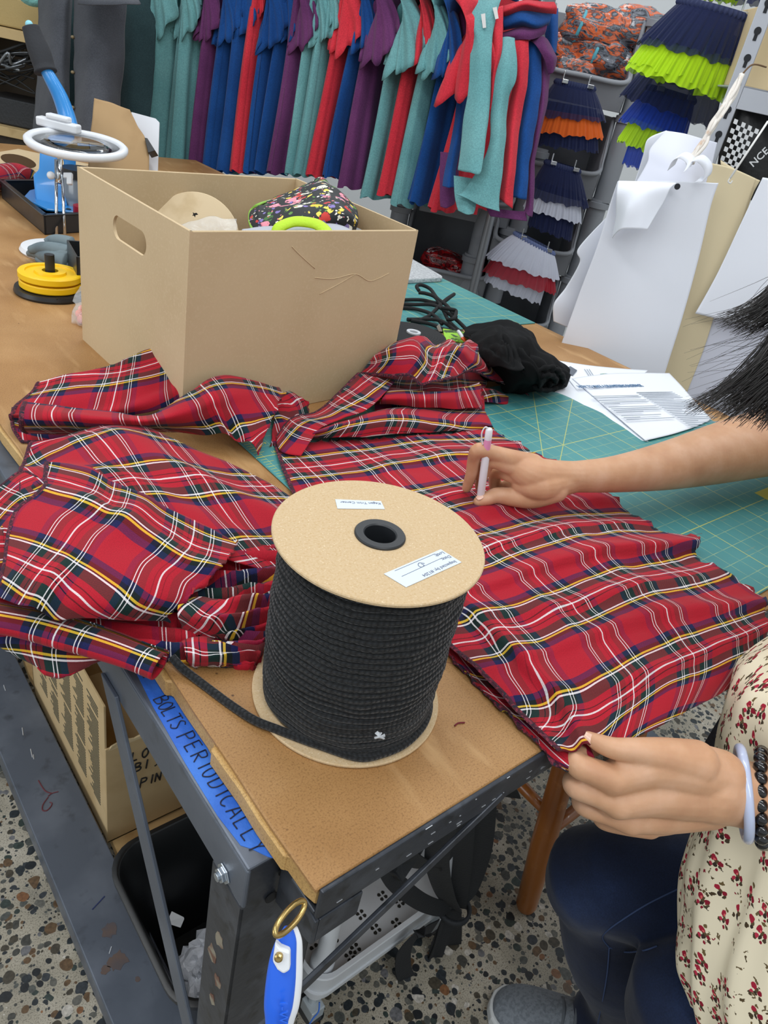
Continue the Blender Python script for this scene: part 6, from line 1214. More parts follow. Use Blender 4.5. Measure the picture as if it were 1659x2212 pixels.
# printed carton
CART = M('tan shipping carton', '#c5ab80', .8, spots=('#b89d71', 12, .5, .7)); PRINT = M('dark carton print', '#54503f', .8)
lx, ly, lz = .088, .632, .068; LW, LD = .3, .42; LH = PY(250, 1612, ly).z-lz
lb = thing('shipping_carton', 'open tan shipping carton with printed side under the bench', 'box', (lx+LW/2, ly+LD/2, lz)); t_ = .004
mb = MB(); mb.box(lx, ly, lz, lx+LW, ly+t_, lz+LH); fpn = mb.build('front_panel', CART, lb, bevel=.001); mb = MB(); mb.box(lx, ly+t_, lz, lx+t_, ly+LD, lz+LH+.1); spn = mb.build('side_panel', CART, lb, bevel=.001)
mb = MB(); mb.box(lx+LW-t_, ly, lz, lx+LW, ly+LD, lz+LH+.1); mb.build('side_panel', CART, lb); mb = MB(); mb.box(lx, ly+LD-t_, lz, lx+LW, ly+LD, lz+LH+.12); mb.build('back_panel', CART, lb); mb = MB(); mb.box(lx, ly, lz, lx+LW, ly+LD, lz+t_); mb.build('bottom_panel', CART, lb)
random.seed(14); mb = MB(); pts = [V((lx+.01+i*.02, ly-.001+random.uniform(-.001, .003), lz+LH+random.uniform(-.001, .007))) for i in range(14)]
mb.prism([V((lx+.004, ly, lz+LH-.006))]+pts+[V((lx+.28, ly, lz+LH-.006))], (0, .003, 0)); mb.build('torn_edge', M('torn carton edge', '#d2bd95', .9), lb)
LET = M('black marker', '#17171a', .6)
for wd, x, y in (('LO', 288, 1645), ('BI', 294, 1668), ('PIN', 306, 1700)):
    p = PY(x-4, y, ly-.0006); strokes(handwrite(wd, p, (1, 0, 0), (0, 0, 1), .019, .95), 'lettering', LET, fpn, p, (1, 0, -.12), (.12, 0, 1), .0015)
strokes([[(0, 0), (.02, .012)], [(.021, .013), (.009, -.01)]], 'lettering', LET, fpn, PY(334, 1655, ly-.0006), (1, 0, 0), (0, 0, 1), .001)
mb = MB(); random.seed(17)
for col, (y0, y1) in enumerate(((ly+.03, ly+.085), (ly+.10, ly+.155), (ly+.17, ly+.23), (ly+.25, ly+.30), (ly+.32, ly+.37))):
    for k in range(38):
        z = lz+LH+.07-k*.0068
        if z < lz+.05+.02*(col % 2): break
        if random.random() < .08: continue
        mb.box(lx-.0006, y0, z, lx, y0+(y1-y0)*random.uniform(.55, 1), z+.0032)
sub(mb.build('body_text', PRINT), spn)
# black waste bin
BINM = M('black bin plastic', '#131517', .35); wbn = thing('waste_bin', 'black rounded waste bin under the bench holding crumpled white packaging', 'bin', (.16, .34, 0))
def rrect(cx, cy, hx, hy, r, z, n=8):
    out = []
    for sx, sy, a0 in ((1, 1, 0), (-1, 1, PI/2), (-1, -1, PI), (1, -1, 1.5*PI)):
        for i in range(n): a = a0+PI/2*i/(n-1); out.append(V((cx+sx*(hx-r)+r*math.cos(a), cy+sy*(hy-r)+r*math.sin(a), z)))
    return out
bz = .29; bcx, bcy = .140, .340; prof = [(.112, .134, .05, bz), (.118, .140, .054, bz-.002), (.118, .140, .054, bz-.012), (.112, .134, .05, bz-.014), (.073, .10, .04, .0)]; inn = [(.108, .130, .048, bz-.002), (.069, .096, .038, .004)]
def loops(ls, cap0=False, cap1=True):
    mb = MB(); R_ = [rrect(bcx+.028*(1-l[3]/bz), bcy, *l) for l in ls]; n_ = len(R_[0]); mb.add([p for r in R_ for p in r], [(j*n_+i, j*n_+(i+1) % n_, (j+1)*n_+(i+1) % n_, (j+1)*n_+i) for j in range(len(R_)-1) for i in range(n_)]+([tuple((len(R_)-1)*n_+i for i in range(n_))] if cap1 else [])); return mb
mb = loops([inn[1], inn[0], (.110, .132, .049, bz), prof[0]]+prof[1:], cap1=False); n_ = 32
mb.f.append(tuple(range(n_))); mb.mi.append(0); mb.f.append(tuple(5*0+len(mb.v)-n_+i for i in range(n_))); mb.mi.append(0); mb.build('bin_shell', BINM, wbn, smooth=True, ang=40)
mb = MB(); mb.lathe([(.03, .004), (.033, .018), (.03, .02), (.0, .02)], (bcx+.015, bcy+.03, .004), UP, 32); mb.build('base_ring', BINM, wbn, smooth=True, ang=40)
WRAP = M('crumpled white packaging', '#d5d9e2', .3, bump=(50, .9, .006)); cw = thing('crumpled_wrapper', 'crumpled white and clear packaging inside the black bin', 'wrapper', (bcx, bcy-.03, .03))
mb = MB(); mb.sphere((0, 0, 0), 1, 44, 26); vs = []
for p in mb.v:
    p = V(p); f = 1+.35*nz(p, 2.2, 4)+.18*nz(p, 6, 8); vs.append(V((bcx+.01, bcy-.02, .07))+V((p.x*.062*f, p.y*.062*f, p.z*.055*f)))
mb.v = [tuple(v) for v in vs]; mb.build('wrapper', WRAP, cw)
mb = MB(); mb.prism([PZ(362, 1995, .14), PZ(372, 1972, .15), PZ(398, 1985, .14), PZ(390, 2004, .13)], (0, .002, .002)); mb.build('scrap', M('white scrap', '#e3e6ea', .6), cw)
# blue and white hand tool hanging on a ring
TB = M('bright blue plastic', '#1f63e0', .35, coat=.3); TW = M('white grip plastic', '#e4e7ec', .4); BRASS = M('worn brass', '#b59b62', .25, .9)
ht = thing('retractable_knife', 'blue and white plastic tool hanging from a brass ring at the bench corner', 'tool', PD(610, 2230, .46)); dT = .455
ax_ = [(628, 2002), (624, 2030), (617, 2070), (612, 2120), (607, 2170), (603, 2205), (598, 2250)]; wd = [10, 24, 32, 36, 35, 28, 20]
def tool(nm, mat, off, sc, t0=0, dz=0, par=ht):
    q = spline([PD(x+off, y, dT+dz) for x, y in ax_[t0:]], 6); r = [v.x for v in spline([V((w_/FPX*dT*sc, 0, 0)) for w_ in wd[t0:]], 6)]; mb = MB(); mb.tube(q, r, 20, flat=.55); return mb.build(nm, mat, par, smooth=True)
tool('grip', TW, 5, 1.0, 0, 0); tool('cover', TB, -5, .9, 0, -.0035)
mb = MB(); mb.prism([PD(x, y, dT-.0125) for x, y in ((594, 2036), (606, 2048), (626, 2056), (626, 2098), (612, 2106), (598, 2096), (588, 2078))], R2*.006); mb.build('window', TW, ht, bevel=.0015)
mb = MB(); mb.lathe([(0, 0), (.0026, 0), (.0026, -.003), (.0016, -.0036), (0, -.0034)], PD(603, 2064, dT-.012), R2, 16); mb.build('screw', BRASS, ht, smooth=True, ang=30)
text_obj('1-WAY', 'embossed_lettering', TB, ht, PD(604, 2160, dT-.0138), R1, -R0*-1, .0075, .0006)
rg = [PD(620, 2003, dT-.004)+(PD(634, 1962, dT)-PD(620, 2003, dT))*.5+((PD(640, 1945, dT+.01)-PD(616, 2005, dT-.004))*.52)*math.cos(a)+(R2*.010+R0*.007)*math.sin(a) for a in [2*PI*i/36 for i in range(36)]]
kr = thing('key_ring', 'worn brass ring holding the blue and white tool', 'ring', PD(628, 1980, dT)); mb = MB(); mb.tube(rg, .0019, 10, closed=True); mb.build('ring', BRASS, kr, smooth=True)
# grey utility cart
CARTM = M('light grey cart plastic', '#c9cdd2', .45, spots=('#bcc0c6', 8, .5, .7)); FLW = M('flower cut-out', '#26241f', .9)
ct = thing('utility_cart', 'light grey plastic utility cart with flower cut-outs under the bench', 'cart', (.38, .3, 0)); X0, Y0, X1, Y1, ZF, ZR_ = .232, .172, .56, .62, .135, .19
mb = MB(); mb.prism(rrect((X0+X1)/2, (Y0+Y1)/2, (X1-X0)/2, (Y1-Y0)/2, .03, ZF), (0, 0, .004)); fl = mb.build('tray_floor', CARTM, ct)
mb = MB(); cx_, cy_ = (X0+X1)/2, (Y0+Y1)/2; hx, hy = (X1-X0)/2, (Y1-Y0)/2
R_ = [rrect(cx_, cy_, hx-.004, hy-.004, .03, ZF-.02), rrect(cx_, cy_, hx, hy, .034, ZR_-.004), rrect(cx_, cy_, hx+.004, hy+.004, .036, ZR_), rrect(cx_, cy_, hx+.003, hy+.003, .036, ZR_+.003), rrect(cx_, cy_, hx-.004, hy-.004, .032, ZR_+.002), rrect(cx_, cy_, hx-.008, hy-.008, .03, ZF+.004)]; n_ = len(R_[0])
mb.add([p for r in R_ for p in r], [(j*n_+i, j*n_+(i+1) % n_, (j+1)*n_+(i+1) % n_, (j+1)*n_+i) for j in range(len(R_)-1) for i in range(n_)]); mb.build('tray_wall', CARTM, ct, smooth=True, ang=40)
mb = MB()
for px_, py_ in ((710, 1960), (696, 2000), (681, 2050), (632, 1975), (780, 1976), (812, 2007), (768, 2049), (756, 2066), (744, 2114), (800, 2054), (856, 1994), (863, 1950), (670, 1976), (655, 2018), (720, 2030), (826, 1935), (735, 1940)):
    c = PZ(px_, py_, ZF+.0045)
    if not (X0+.025 < c.x < X1-.02 and Y0+.025 < c.y < Y1): continue
    for k in range(4):
        a = PI/4+PI/2*k; d = V((math.cos(a), math.sin(a), 0)); n2 = V((-d.y, d.x, 0)); mb.prism([c+d*.0022, c+d*.0055+n2*.0032, c+d*.0085+n2*.0028, c+d*.0095, c+d*.0085-n2*.0028, c+d*.0055-n2*.0032], (0, 0, .0003))
q = mb.build('flower_cut_outs', FLW); sub(q, fl); q['kind'] = 'stuff'
pc = V((X0+.028, Y0+.028, 0)); mb = MB(); mb.lathe([(0, ZF-.03), (.019, ZF-.03), (.019, ZF+.06), (.0135, ZF+.075), (.0135, .40), (.017, .41), (.0175, .46), (.0145, .465), (.0145, .80), (0, .80)], pc, UP, 28); mb.build('corner_post', CARTM, ct, smooth=True, ang=40)
for x, y in ((X1-.028, Y0+.028), (X1-.028, Y1-.028), (X0+.028, Y1-.028)):
    mb = MB(); mb.cyl((x, y, ZF-.03), (x, y, .62), .0135, n=20); mb.build('corner_post', CARTM, ct, smooth=True, ang=40)
mb = MB(); uc = [pc+V((.016+.0*i, .0, 0)) for i in range(1)]; cc = pc+V((.045, .012, 0)); mb.lathe([(.028, .40), (.034, .455), (.037, .458), (.037, .462), (.031, .462), (.026, .405)], cc, UP, 32); mb.build('cup_bracket', CARTM, ct, smooth=True, ang=40)
WHL = M('clear grey caster', '#a9b2b8', .2); 
for x, y in ((X0+.03, Y0+.03), (X1-.03, Y0+.03), (X0+.03, Y1-.03), (X1-.03, Y1-.03)):
    mb = MB(); mb.cyl((x, y, .045), (x, y, ZF-.02), .008, n=12); mb.box(x-.013, y-.02, .03, x+.013, y+.012, .06); cst = mb.build('caster', WHL, ct, bevel=.003); mb = MB(); mb.cyl((x-.009, y+.005, .026), (x+.009, y+.005, .026), .026, n=24); sub(mb.build('wheel', M('dark wheel', '#3a3d42', .5), None, smooth=True, ang=40), cst)
# black webbing straps
WEB = M('black webbing', '#15191e', .75, bump=(260, .4)); st = thing('webbing_straps', 'bunch of black webbing straps tied and hanging beneath the bench', 'strap', PY(920, 2100, .2)); st.name = 'webbing_straps'
def ribbon(pts, w=.026, tw=(0, 0)):
    q = spline([PY(x, y, .105+(yy-.1)*.42) for x, y, yy in pts], 8); mb = MB(); vs = []; k = len(q)
    for i, p in enumerate(q):
        t = (q[min(i+1, k-1)]-q[max(i-1, 0)]).normalized(); a = tw[0]+(tw[1]-tw[0])*i/(k-1); s_ = (FR*math.cos(a)+FB*math.sin(a)); s_ = (s_-t*s_.dot(t)).normalized(); n2 = t.cross(s_)*.0009
        vs += [p-s_*w/2-n2, p+s_*w/2-n2, p+s_*w/2+n2, p-s_*w/2+n2]
    fs = [(i*4+e, i*4+(e+1) % 4, i*4+4+(e+1) % 4, i*4+4+e) for i in range(k-1) for e in range(4)]; mb.add(vs, fs+[(3, 2, 1, 0), tuple((k-1)*4+e for e in range(4))]); mb.build('strap', WEB, st, smooth=True, ang=40)
ribbon([(1040, 1680, .10), (1044, 1760, .12), (1036, 1850, .15), (1010, 1930, .18), (980, 1962, .2)], .034, (0, .5)); ribbon([(985, 1690, .08), (960, 1780, .1), (944, 1860, .14), (960, 1930, .18), (978, 1962, .2)], .034, (.4, -.3))
ribbon([(1020, 1690, .10), (1005, 1790, .12), (998, 1870, .16), (988, 1960, .2)], .03, (.9, 0)); ribbon([(820, 1840, .12), (850, 1900, .15), (905, 1945, .18), (950, 1962, .2), (984, 1960, .21)], .026, (1.2, 1.0))
ribbon([(835, 1790, .14), (880, 1850, .14), (930, 1870, .16), (965, 1840, .15), (975, 1760, .12)], .026, (.6, .2)); ribbon([(780, 1870, .16), (830, 1890, .16), (870, 1860, .16), (905, 1800, .14)], .034, (.3, .2))
ribbon([(978, 1966, .2), (980, 2030, .21), (972, 2090, .22), (930, 2116, .22), (880, 2112, .22), (872, 2060, .22), (900, 2020, .21), (940, 2000, .21)], .03, (.2, .8)); ribbon([(980, 1968, .2), (952, 2030, .21), (935, 2080, .22), (905, 2140, .23)], .028, (.1, .3)); ribbon([(970, 1966, .21), (945, 2050, .22), (915, 2110, .23), (885, 2120, .23), (866, 2090, .23)], .03, (.8, .5))
ribbon([(900, 2110, .23), (890, 2140, .24), (872, 2150, .24)], .024, (0, .2)); ribbon([(930, 2100, .23), (925, 2140, .24), (905, 2160, .24)], .024, (0, .2)); ribbon([(1060, 1690, .16), (1090, 1700, .18), (1104, 1722, .19)], .03, (.2, 0))
mb = MB(); mb.lathe([(.024, -.006), (.03, -.004), (.03, .004), (.024, .006)], PY(981, 1962, .147), UP, 24, closed=True); mb.build('tie', WEB, st, smooth=True)
wb_ = thing('plastic_bag', 'clear plastic bag sliver showing between the black straps', 'bag', PY(1000, 1850, .3)); film('film', [[PY(990, 1790, .3), PY(1005, 1780, .3), PY(1018, 1790, .31)], [PY(985, 1850, .3), PY(1000, 1850, .29), PY(1012, 1850, .3)], [PY(985, 1920, .3), PY(995, 1925, .3), PY(1005, 1910, .3)]], wb_, 6, 6, .004, 2, M('white plastic bag', '#dfe3e8', .4))
bt = thing('blue_thread', 'loose blue thread hanging under the bench corner', 'thread', PZ(665, 2212, .05)); mb = MB(); mb.tube(spline([PD(690, 2165, .8), PD(688, 2185, .8), PD(676, 2200, .8), PD(664, 2220, .8)], 5), .0009, 5); mb.build('thread', M('blue thread', '#2f62b8', .6), bt, smooth=True)
# wooden stool
WOOD = M('orange brown varnished wood', '#9a5c26', .35, spots=[('#83491b', 6, .45, .7), ('#b0713a', 30, .6, .75)], coat=.3)
so = thing('wooden_stool', 'orange brown wooden stool with round splayed legs under the bench end', 'stool', (.885, .29, 0)); feet = [V((.736, .124, 0)), V((1.03, .139, 0)), V((.74, .44, 0)), V((1.03, .44, 0))]; tops = [V((.757, .21, .58)), V((1.0, .215, .58)), V((.77, .37, .58)), V((1.0, .37, .58))]
for a, b in zip(feet, tops):
    q = [a+(b-a)*t_ for t_ in (0, .02, .3, .6, 1)]; q[0] = a+(b-a)*.001; mb = MB(); mb.tube(q, [.017, .021, .0235, .022, .018], 24); mb.build('leg', WOOD, so, smooth=True, ang=45)
for i, j, t_ in ((0, 2, .42), (1, 3, .42), (0, 1, .34), (2, 3, .34)):
    a = feet[i]+(tops[i]-feet[i])*t_; b = feet[j]+(tops[j]-feet[j])*t_; mb = MB(); mb.tube([a, a*.75+b*.25, (a+b)/2, a*.25+b*.75, b], [.009, .012, .0135, .012, .009], 16); mb.build('stretcher', WOOD, so, smooth=True)
mb = MB(); mb.lathe([(0, .575), (.14, .575), (.155, .585), (.157, .6), (.15, .612), (0, .615)], (.885, .29, 0), UP, 48); mb.build('seat', WOOD, so, smooth=True, ang=40)
# ================================================================ seated person
def skin_mat():
    m, nt, b = newmat('skin'); tc = nt.nodes.new('ShaderNodeTexCoord')
    n = N(nt, 'ShaderNodeTexNoise', Scale=28.0, Detail=4.0); L(nt, tc.outputs['Object'], n.inputs['Vector'])
    r = ramp(nt, [(.3, '#bf8e6c'), (.5, '#c89976'), (.7, '#d1a586')]); L(nt, n.outputs['Fac'], r.inputs[0]); L(nt, r.outputs[0], b.inputs['Base Color'])
    b.inputs['Roughness'].default_value = .5; b.inputs['Subsurface Weight'].default_value = .12; b.inputs['Subsurface Radius'].default_value = (.008, .003, .0015); b.inputs['Subsurface Scale'].default_value = .6
    w_ = N(nt, 'ShaderNodeTexNoise', Scale=260.0, Detail=4.0); L(nt, tc.outputs['Object'], w_.inputs['Vector'])
    w2 = N(nt, 'ShaderNodeTexNoise', Scale=70.0, Detail=5.0); L(nt, tc.outputs['Object'], w2.inputs['Vector'])
    bp = N(nt, 'ShaderNodeBump', Strength=.25, Distance=.0008); L(nt, mathn(nt, 'ADD', w_.outputs['Fac'], w2.outputs['Fac']), bp.inputs['Height']); L(nt, bp.outputs[0], b.inputs['Normal'])
    return m
SKIN = skin_mat(); NAIL = M('fingernail', '#e3b8a2', .3, coat=.3)
def caps(mb, chain, n=18, sub_=5, ball=True):
    """tapered capsule chain: [(Vector, radius)]"""
    pts = [p for p, r in chain]; q = spline(pts, sub_); r = [v.x for v in spline([V((r, 0, 0)) for p, r in chain], sub_)]
    mb.tube(q, r, n); mb.sphere(q[0], r[0], n, 10); mb.sphere(q[-1], r[-1], n, 10)
def remesh(mb, name, mat, parent, vox, smooth_it=4, fac=.5):
    ob = mb.build(name, mat, None); md = ob.modifiers.new('r', 'REMESH'); md.mode = 'VOXEL'; md.voxel_size = vox; md.adaptivity = 0
    sm = ob.modifiers.new('s', 'SMOOTH'); sm.iterations = smooth_it; sm.factor = fac
    bpy.context.view_layer.update(); me = bpy.data.meshes.new_from_object(ob.evaluated_get(bpy.context.evaluated_depsgraph_get()))
    me.name = name; bpy.data.objects.remove(ob); me.shade_smooth(); me.materials.clear(); me.materials.append(mat)
    o2 = bpy.data.objects.new(name, me); C.objects.link(o2); attach(o2, parent); return o2
def dz(px, py, z): return (PZ(px, py, z)-CAM).dot(R2)
def ZC(lst): return [(PZ(x, y, z), r/FPX*dz(x, y, z)) for x, y, z, r in lst]
def DC(lst): return [(PD(x, y, d), r/FPX*d) for x, y, d, r in lst]
ts = thing('thread_scrap', 'short dark thread scrap lying on the bare hardboard right of the spool', 'thread', PZ(994, 1564)); mb = MB(); mb.tube(spline([PZ(982, 1568, T+.0008), PZ(990, 1562, T+.001), PZ(1004, 1561, T+.0008)], 5), .0007, 5); mb.build('thread', THREAD, ts, smooth=True)
per = thing('person', 'seated person in a cream floral blouse and dark jeans, marking the tartan with a pen', 'person', (.62, -.2, 0))
PEL, CHE, NEC, HEAD = V((.70, -.33, .56)), V((.72, -.17, .98)), V((.70, -.06, 1.13)), V((.685, .02, 1.27))
mb = MB()
caps(mb, [(PEL, .105), (V((.66, -.26, .75)), .075), (V((.66, -.235, .9)), .08), (V((.70, -.17, 1.04)), .075), (NEC, .052), (V((.693, -.015, 1.18)), .05)])
mb.sphere(HEAD, .1, 24, 16, (.78, .95, 1.12)); mb.sphere(HEAD+V((-.02, .03, -.065)), .06, 20, 12, (.8, 1, .8))
fw = V((-.35, .80, -.48)).normalized(); sd_ = fw.cross(UP).normalized(); fu = sd_.cross(fw)
caps(mb, [(HEAD+fw*.092+fu*.012, .009), (HEAD+fw*.104-fu*.012, .012), (HEAD+fw*.108-fu*.024, .013)], 10, 2)          # nose
caps(mb, [(HEAD+fw*.086-fu*.05-sd_*.018, .007), (HEAD+fw*.093-fu*.051, .009), (HEAD+fw*.086-fu*.05+sd_*.018, .007)], 10, 2)
for s in (-1, 1): mb.sphere(HEAD+sd_*s*.077-fu*.005, .03, 12, 8, (.5, .7, 1)); mb.sphere(HEAD+fw*.078+sd_*s*.032+fu*.02, .016, 12, 8)
# far arm (right): shoulder, elbow, wrist, hand holding the pen
SHR, SHL = V((.87, -.12, 1.06)), V((.55, -.22, 1.05))
far = [(V((.76, -.13, 1.05)), .06), (SHR, .055), (PZ(1830, 905, .995), .047)]+ZC([(1760, 930, .99, 78), (1600, 968, .98, 70), (1450, 1004, .97, 54), (1330, 1024, .965, 40), (1240, 1030, .96, 34)])
caps(mb, far, 56)
caps(mb, ZC([(1260, 1030, .96, 34), (1205, 1030, .962, 36), (1150, 1025, .965, 38), (1112, 1005, .972, 28)])); caps(mb, ZC([(1230, 1035, .958, 33), (1170, 1050, .955, 32), (1130, 1045, .95, 26)]))
caps(mb, ZC([(1150, 1005, .972, 26), (1108, 993, .980, 22), (1070, 980, .988, 17.5), (1034, 972, .992, 16.5), (1024, 992, .975, 14.5), (1019, 1022, .952, 13.5), (1008, 1054, .925, 10.5)]))      # index
caps(mb, ZC([(1140, 1020, .968, 24), (1105, 1008, .972, 19), (1062, 996, .976, 16), (1046, 1018, .955, 14), (1036, 1050, .928, 11)]))                                   # middle
caps(mb, ZC([(1140, 1035, .958, 23), (1100, 1024, .958, 17), (1074, 1020, .95, 15), (1068, 1042, .93, 13), (1070, 1062, .917, 10)]))                                    # ring
caps(mb, ZC([(1150, 1052, .948, 21), (1112, 1048, .938, 15), (1092, 1050, .928, 13), (1092, 1066, .916, 10)]))                                                          # little
caps(mb, ZC([(1200, 1058, .95, 28), (1150, 1072, .936, 27), (1110, 1074, .930, 21), (1076, 1070, .928, 18), (1052, 1077, .924, 15.5), (1034, 1083, .919, 12)]))          # thumb
# near arm (left): hand pinching the edge of the tartan
near = [(V((.66, -.2, 1.05)), .06), (SHL, .055), (PD(2000, 1640, .62), .05), (PD(1960, 1800, .66), .046)]+DC([(1850, 1775, .69, 92), (1740, 1748, .70, 82), (1659, 1728, .70, 75), (1590, 1712, .692, 70), (1530, 1702, .68, 73)])
caps(mb, near, 56)
caps(mb, DC([(1550, 1680, .68, 62), (1480, 1662, .668, 60), (1400, 1654, .656, 52), (1322, 1682, .645, 37)])); caps(mb, DC([(1540, 1712, .682, 62), (1470, 1712, .672, 58), (1400, 1716, .66, 48), (1336, 1734, .652, 36)]))
caps(mb, DC([(1530, 1738, .69, 52), (1460, 1752, .684, 46), (1410, 1760, .675, 41), (1356, 1770, .668, 31)])); caps(mb, DC([(1500, 1742, .70, 44), (1440, 1768, .695, 34), (1400, 1780, .688, 27)]))
caps(mb, DC([(1326, 1684, .643, 34), (1285, 1668, .638, 29), (1249, 1653, .638, 27.5), (1246, 1632, .648, 22), (1268, 1622, .658, 19), (1286, 1618, .664, 15)]))             # index
caps(mb, DC([(1340, 1738, .65, 32), (1295, 1720, .650, 25.5), (1243, 1699, .65, 25.5), (1243, 1678, .66, 22), (1264, 1664, .668, 17)]))                                  # middle
caps(mb, DC([(1362, 1776, .668, 28), (1320, 1762, .667, 23), (1264, 1742, .667, 22), (1256, 1722, .674, 20), (1276, 1706, .682, 15)]))                                  # ring
caps(mb, DC([(1404, 1788, .688, 24), (1350, 1784, .686, 20), (1302, 1772, .686, 19), (1300, 1752, .694, 16), (1318, 1742, .70, 12)]))                                   # little
caps(mb, DC([(1500, 1650, .664, 52), (1430, 1632, .65, 39), (1376, 1622, .642, 29), (1328, 1617, .638, 24), (1294, 1605, .640, 20), (1269, 1592, .645, 13.5)]))             # thumb
# legs inside the jeans
HPR, HPL = V((.76, -.30, .54)), V((.60, -.36, .54)); KNR, KNL = V((.535, -.02, .48)), V((.505, -.19, .475)); ANR, ANL = V((.645, -.10, .10)), V((.62, -.36, .10))
for h, k, a in (): caps(mb, [(h, .075), ((h+k)/2, .06), (k, .045), ((k*2+a)/3, .045), (a, .032), (a+V((-.03, .05, -.045)), .03)])
body = remesh(mb, 'body', SKIN, per, .0016, 7, .5)
# (knuckles are part of the chains above)
# fingernails
def nail(c, d, w_, ln, up_):
    d = d.normalized(); s = d.cross(up_).normalized(); u = s.cross(d); mb = MB(); rows = []
    mb.grid(lambda a, b: c+d*(ln*(b-.5))+s*(w_*(a-.5)*(1-.35*max(0, b-.6)/.4))+u*(.0012*(1-(2*a-1)**2)), 8, 8); return mb.build('fingernail', NAIL, per, smooth=True, solid=.0006)
nail(PD(1275, 1597, .6388), PD(1256, 1583, .6405)-PD(1280, 1602, .6395), .0088, .013, -R2+R1*-.35)
nail(PZ(1036, 1074, .9265), PZ(1030, 1083, .922)-PZ(1044, 1073, .928), .009, .009, UP-R1*.2-R2*.4)
# ---- blouse
def blouse_mat():
    m, nt, b = newmat('cream floral cotton'); tc = nt.nodes.new('ShaderNodeTexCoord'); ns = N(nt, 'ShaderNodeTexNoise', Scale=130.0, Detail=3.0); L(nt, tc.outputs['UV'], ns.inputs['Vector'])
    def layer(col, sca, off, thr, c, warp, keep, ch=0):
        vm = nt.nodes.new('ShaderNodeVectorMath'); vm.operation = 'MULTIPLY_ADD'; L(nt, ns.outputs['Color'], vm.inputs[0]); vm.inputs[1].default_value = (warp, warp, 0)
        ad = nt.nodes.new('ShaderNodeVectorMath'); ad.operation = 'ADD'; L(nt, tc.outputs['UV'], ad.inputs[0]); ad.inputs[1].default_value = (off[0]-warp/2, off[1]-warp/2, 0); L(nt, ad.outputs[0], vm.inputs[2])
        vo = N(nt, 'ShaderNodeTexVoronoi', Scale=sca, Randomness=.75); vo.voronoi_dimensions = '2D'; L(nt, vm.outputs[0], vo.inputs['Vector'])
        s_ = nt.nodes.new('ShaderNodeSeparateColor'); L(nt, vo.outputs['Color'], s_.inputs[0])
        f = mathn(nt, 'MULTIPLY', mathn(nt, 'LESS_THAN', vo.outputs['Distance'], thr), mathn(nt, 'LESS_THAN', s_.outputs[ch], keep)); return mixc(nt, f, col, lin(c))
    S = 36.0; col = lin('#e9dec3')
    for o_, t_, c, w_, k in (((.0, .0), .10, '#5b4a33', .012, .9), ((.006, .007), .09, '#4a3c2a', .010, .9), ((-.006, .006), .085, '#4b4030', .012, .85), ((.0, -.009), .075, '#6b5a3a', .012, .9), ((.0, .004), .085, '#3a2e28', .006, .9),
                             ((.003, -.003), .12, '#a3243a', .006, .92), ((-.005, .001), .10, '#8a1c30', .006, .8), ((.0045, .0045), .08, '#b8324a', .005, .7), ((.0015, -.0015), .05, '#e06a6a', .004, .6), ((-.002, .009), .06, '#8a1c30', .005, .6)): col = layer(col, S, o_, t_, c, w_, k)
    for o_, t_, c, w_, k in (((.0, .0), .085, '#6a5a40', .022, .75), ((.005, .004), .06, '#8a1c30', .012, .45), ((-.004, .005), .06, '#55462f', .016, .6)): col = layer(col, 47., (o_[0]+.011, o_[1]+.014), t_, c, w_, k, 1)
    L(nt, col, b.inputs['Base Color']); b.inputs['Roughness'].default_value = .85; b.inputs['Specular IOR Level'].default_value = .2
    return m
BLO = blouse_mat()
sil = [(1790, 1230, .70, .115), (1700, 1330, .755, .125), (1655, 1352, .79, .14), (1566, 1416, .80, .155), (1540, 1510, .815, .165), (1522, 1625, .832, .17), (1492, 1760, .85, .175), (1458, 1880, .866, .18), (1450, 1980, .88, .185), (1462, 2070, .893, .19), (1500, 2160, .905, .19), (1560, 2240, .915, .185)]
cs = [(PD(x, y, d)+FR*r-FB*.04, r) for x, y, d, r in sil]
cs = [(V((.705, -.17, 1.08)), .10), (V((.69, -.18, 1.03)), .13)]+cs[1:]
ctr = spline([c for c, r in cs], 8); rad = [v.x for v in spline([V((r, 0, 0)) for c, r in cs], 8)]; K = len(ctr); NU = 140; vs = []; uvs = []
for j, (c, r) in enumerate(zip(ctr, rad)):
    t = j/(K-1)
    for i in range(NU):
        a = 2*PI*i/NU; f = 1+t*.04*math.sin(9*a+3*t+1)+t*.028*math.sin(17*a-4*t+2)+t*t*.018*math.sin(31*a+2)+.012*math.sin(5*a+9*t)+.02*nz((math.cos(a)*2, math.sin(a)*2, t*5), 1.2, 2)
        f += .045*gauss((a-PI*1.02)/PI, 0, .05)*gauss(t, .62, .25)*math.sin(t*34)
        p = c+FR*math.cos(a)*r*f+FB*math.sin(a)*r*.56*f; p.z += .012*t**2*math.sin(4*a+1)+.004*math.sin(11*a+t*20)
        vs.append(p); uvs.append((a*.17, c.z))
mb = MB(); mb.add(vs, [(j*NU+i, j*NU+(i+1) % NU, (j+1)*NU+(i+1) % NU, (j+1)*NU+i) for j in range(K-1) for i in range(NU)]); blo = mb.build('blouse', BLO, per, smooth=True, solid=.0014, uvs=uvs)
me = blo.data; ul = me.uv_layers[0].data
for poly in me.polygons:                         # close the seam of the print
    us = [ul[l].uv[0] for l in poly.loop_indices]
    if max(us)-min(us) > .5:
        for l in poly.loop_indices:
            if ul[l].uv[0] < .3: ul[l].uv[0] += 2*PI*.17
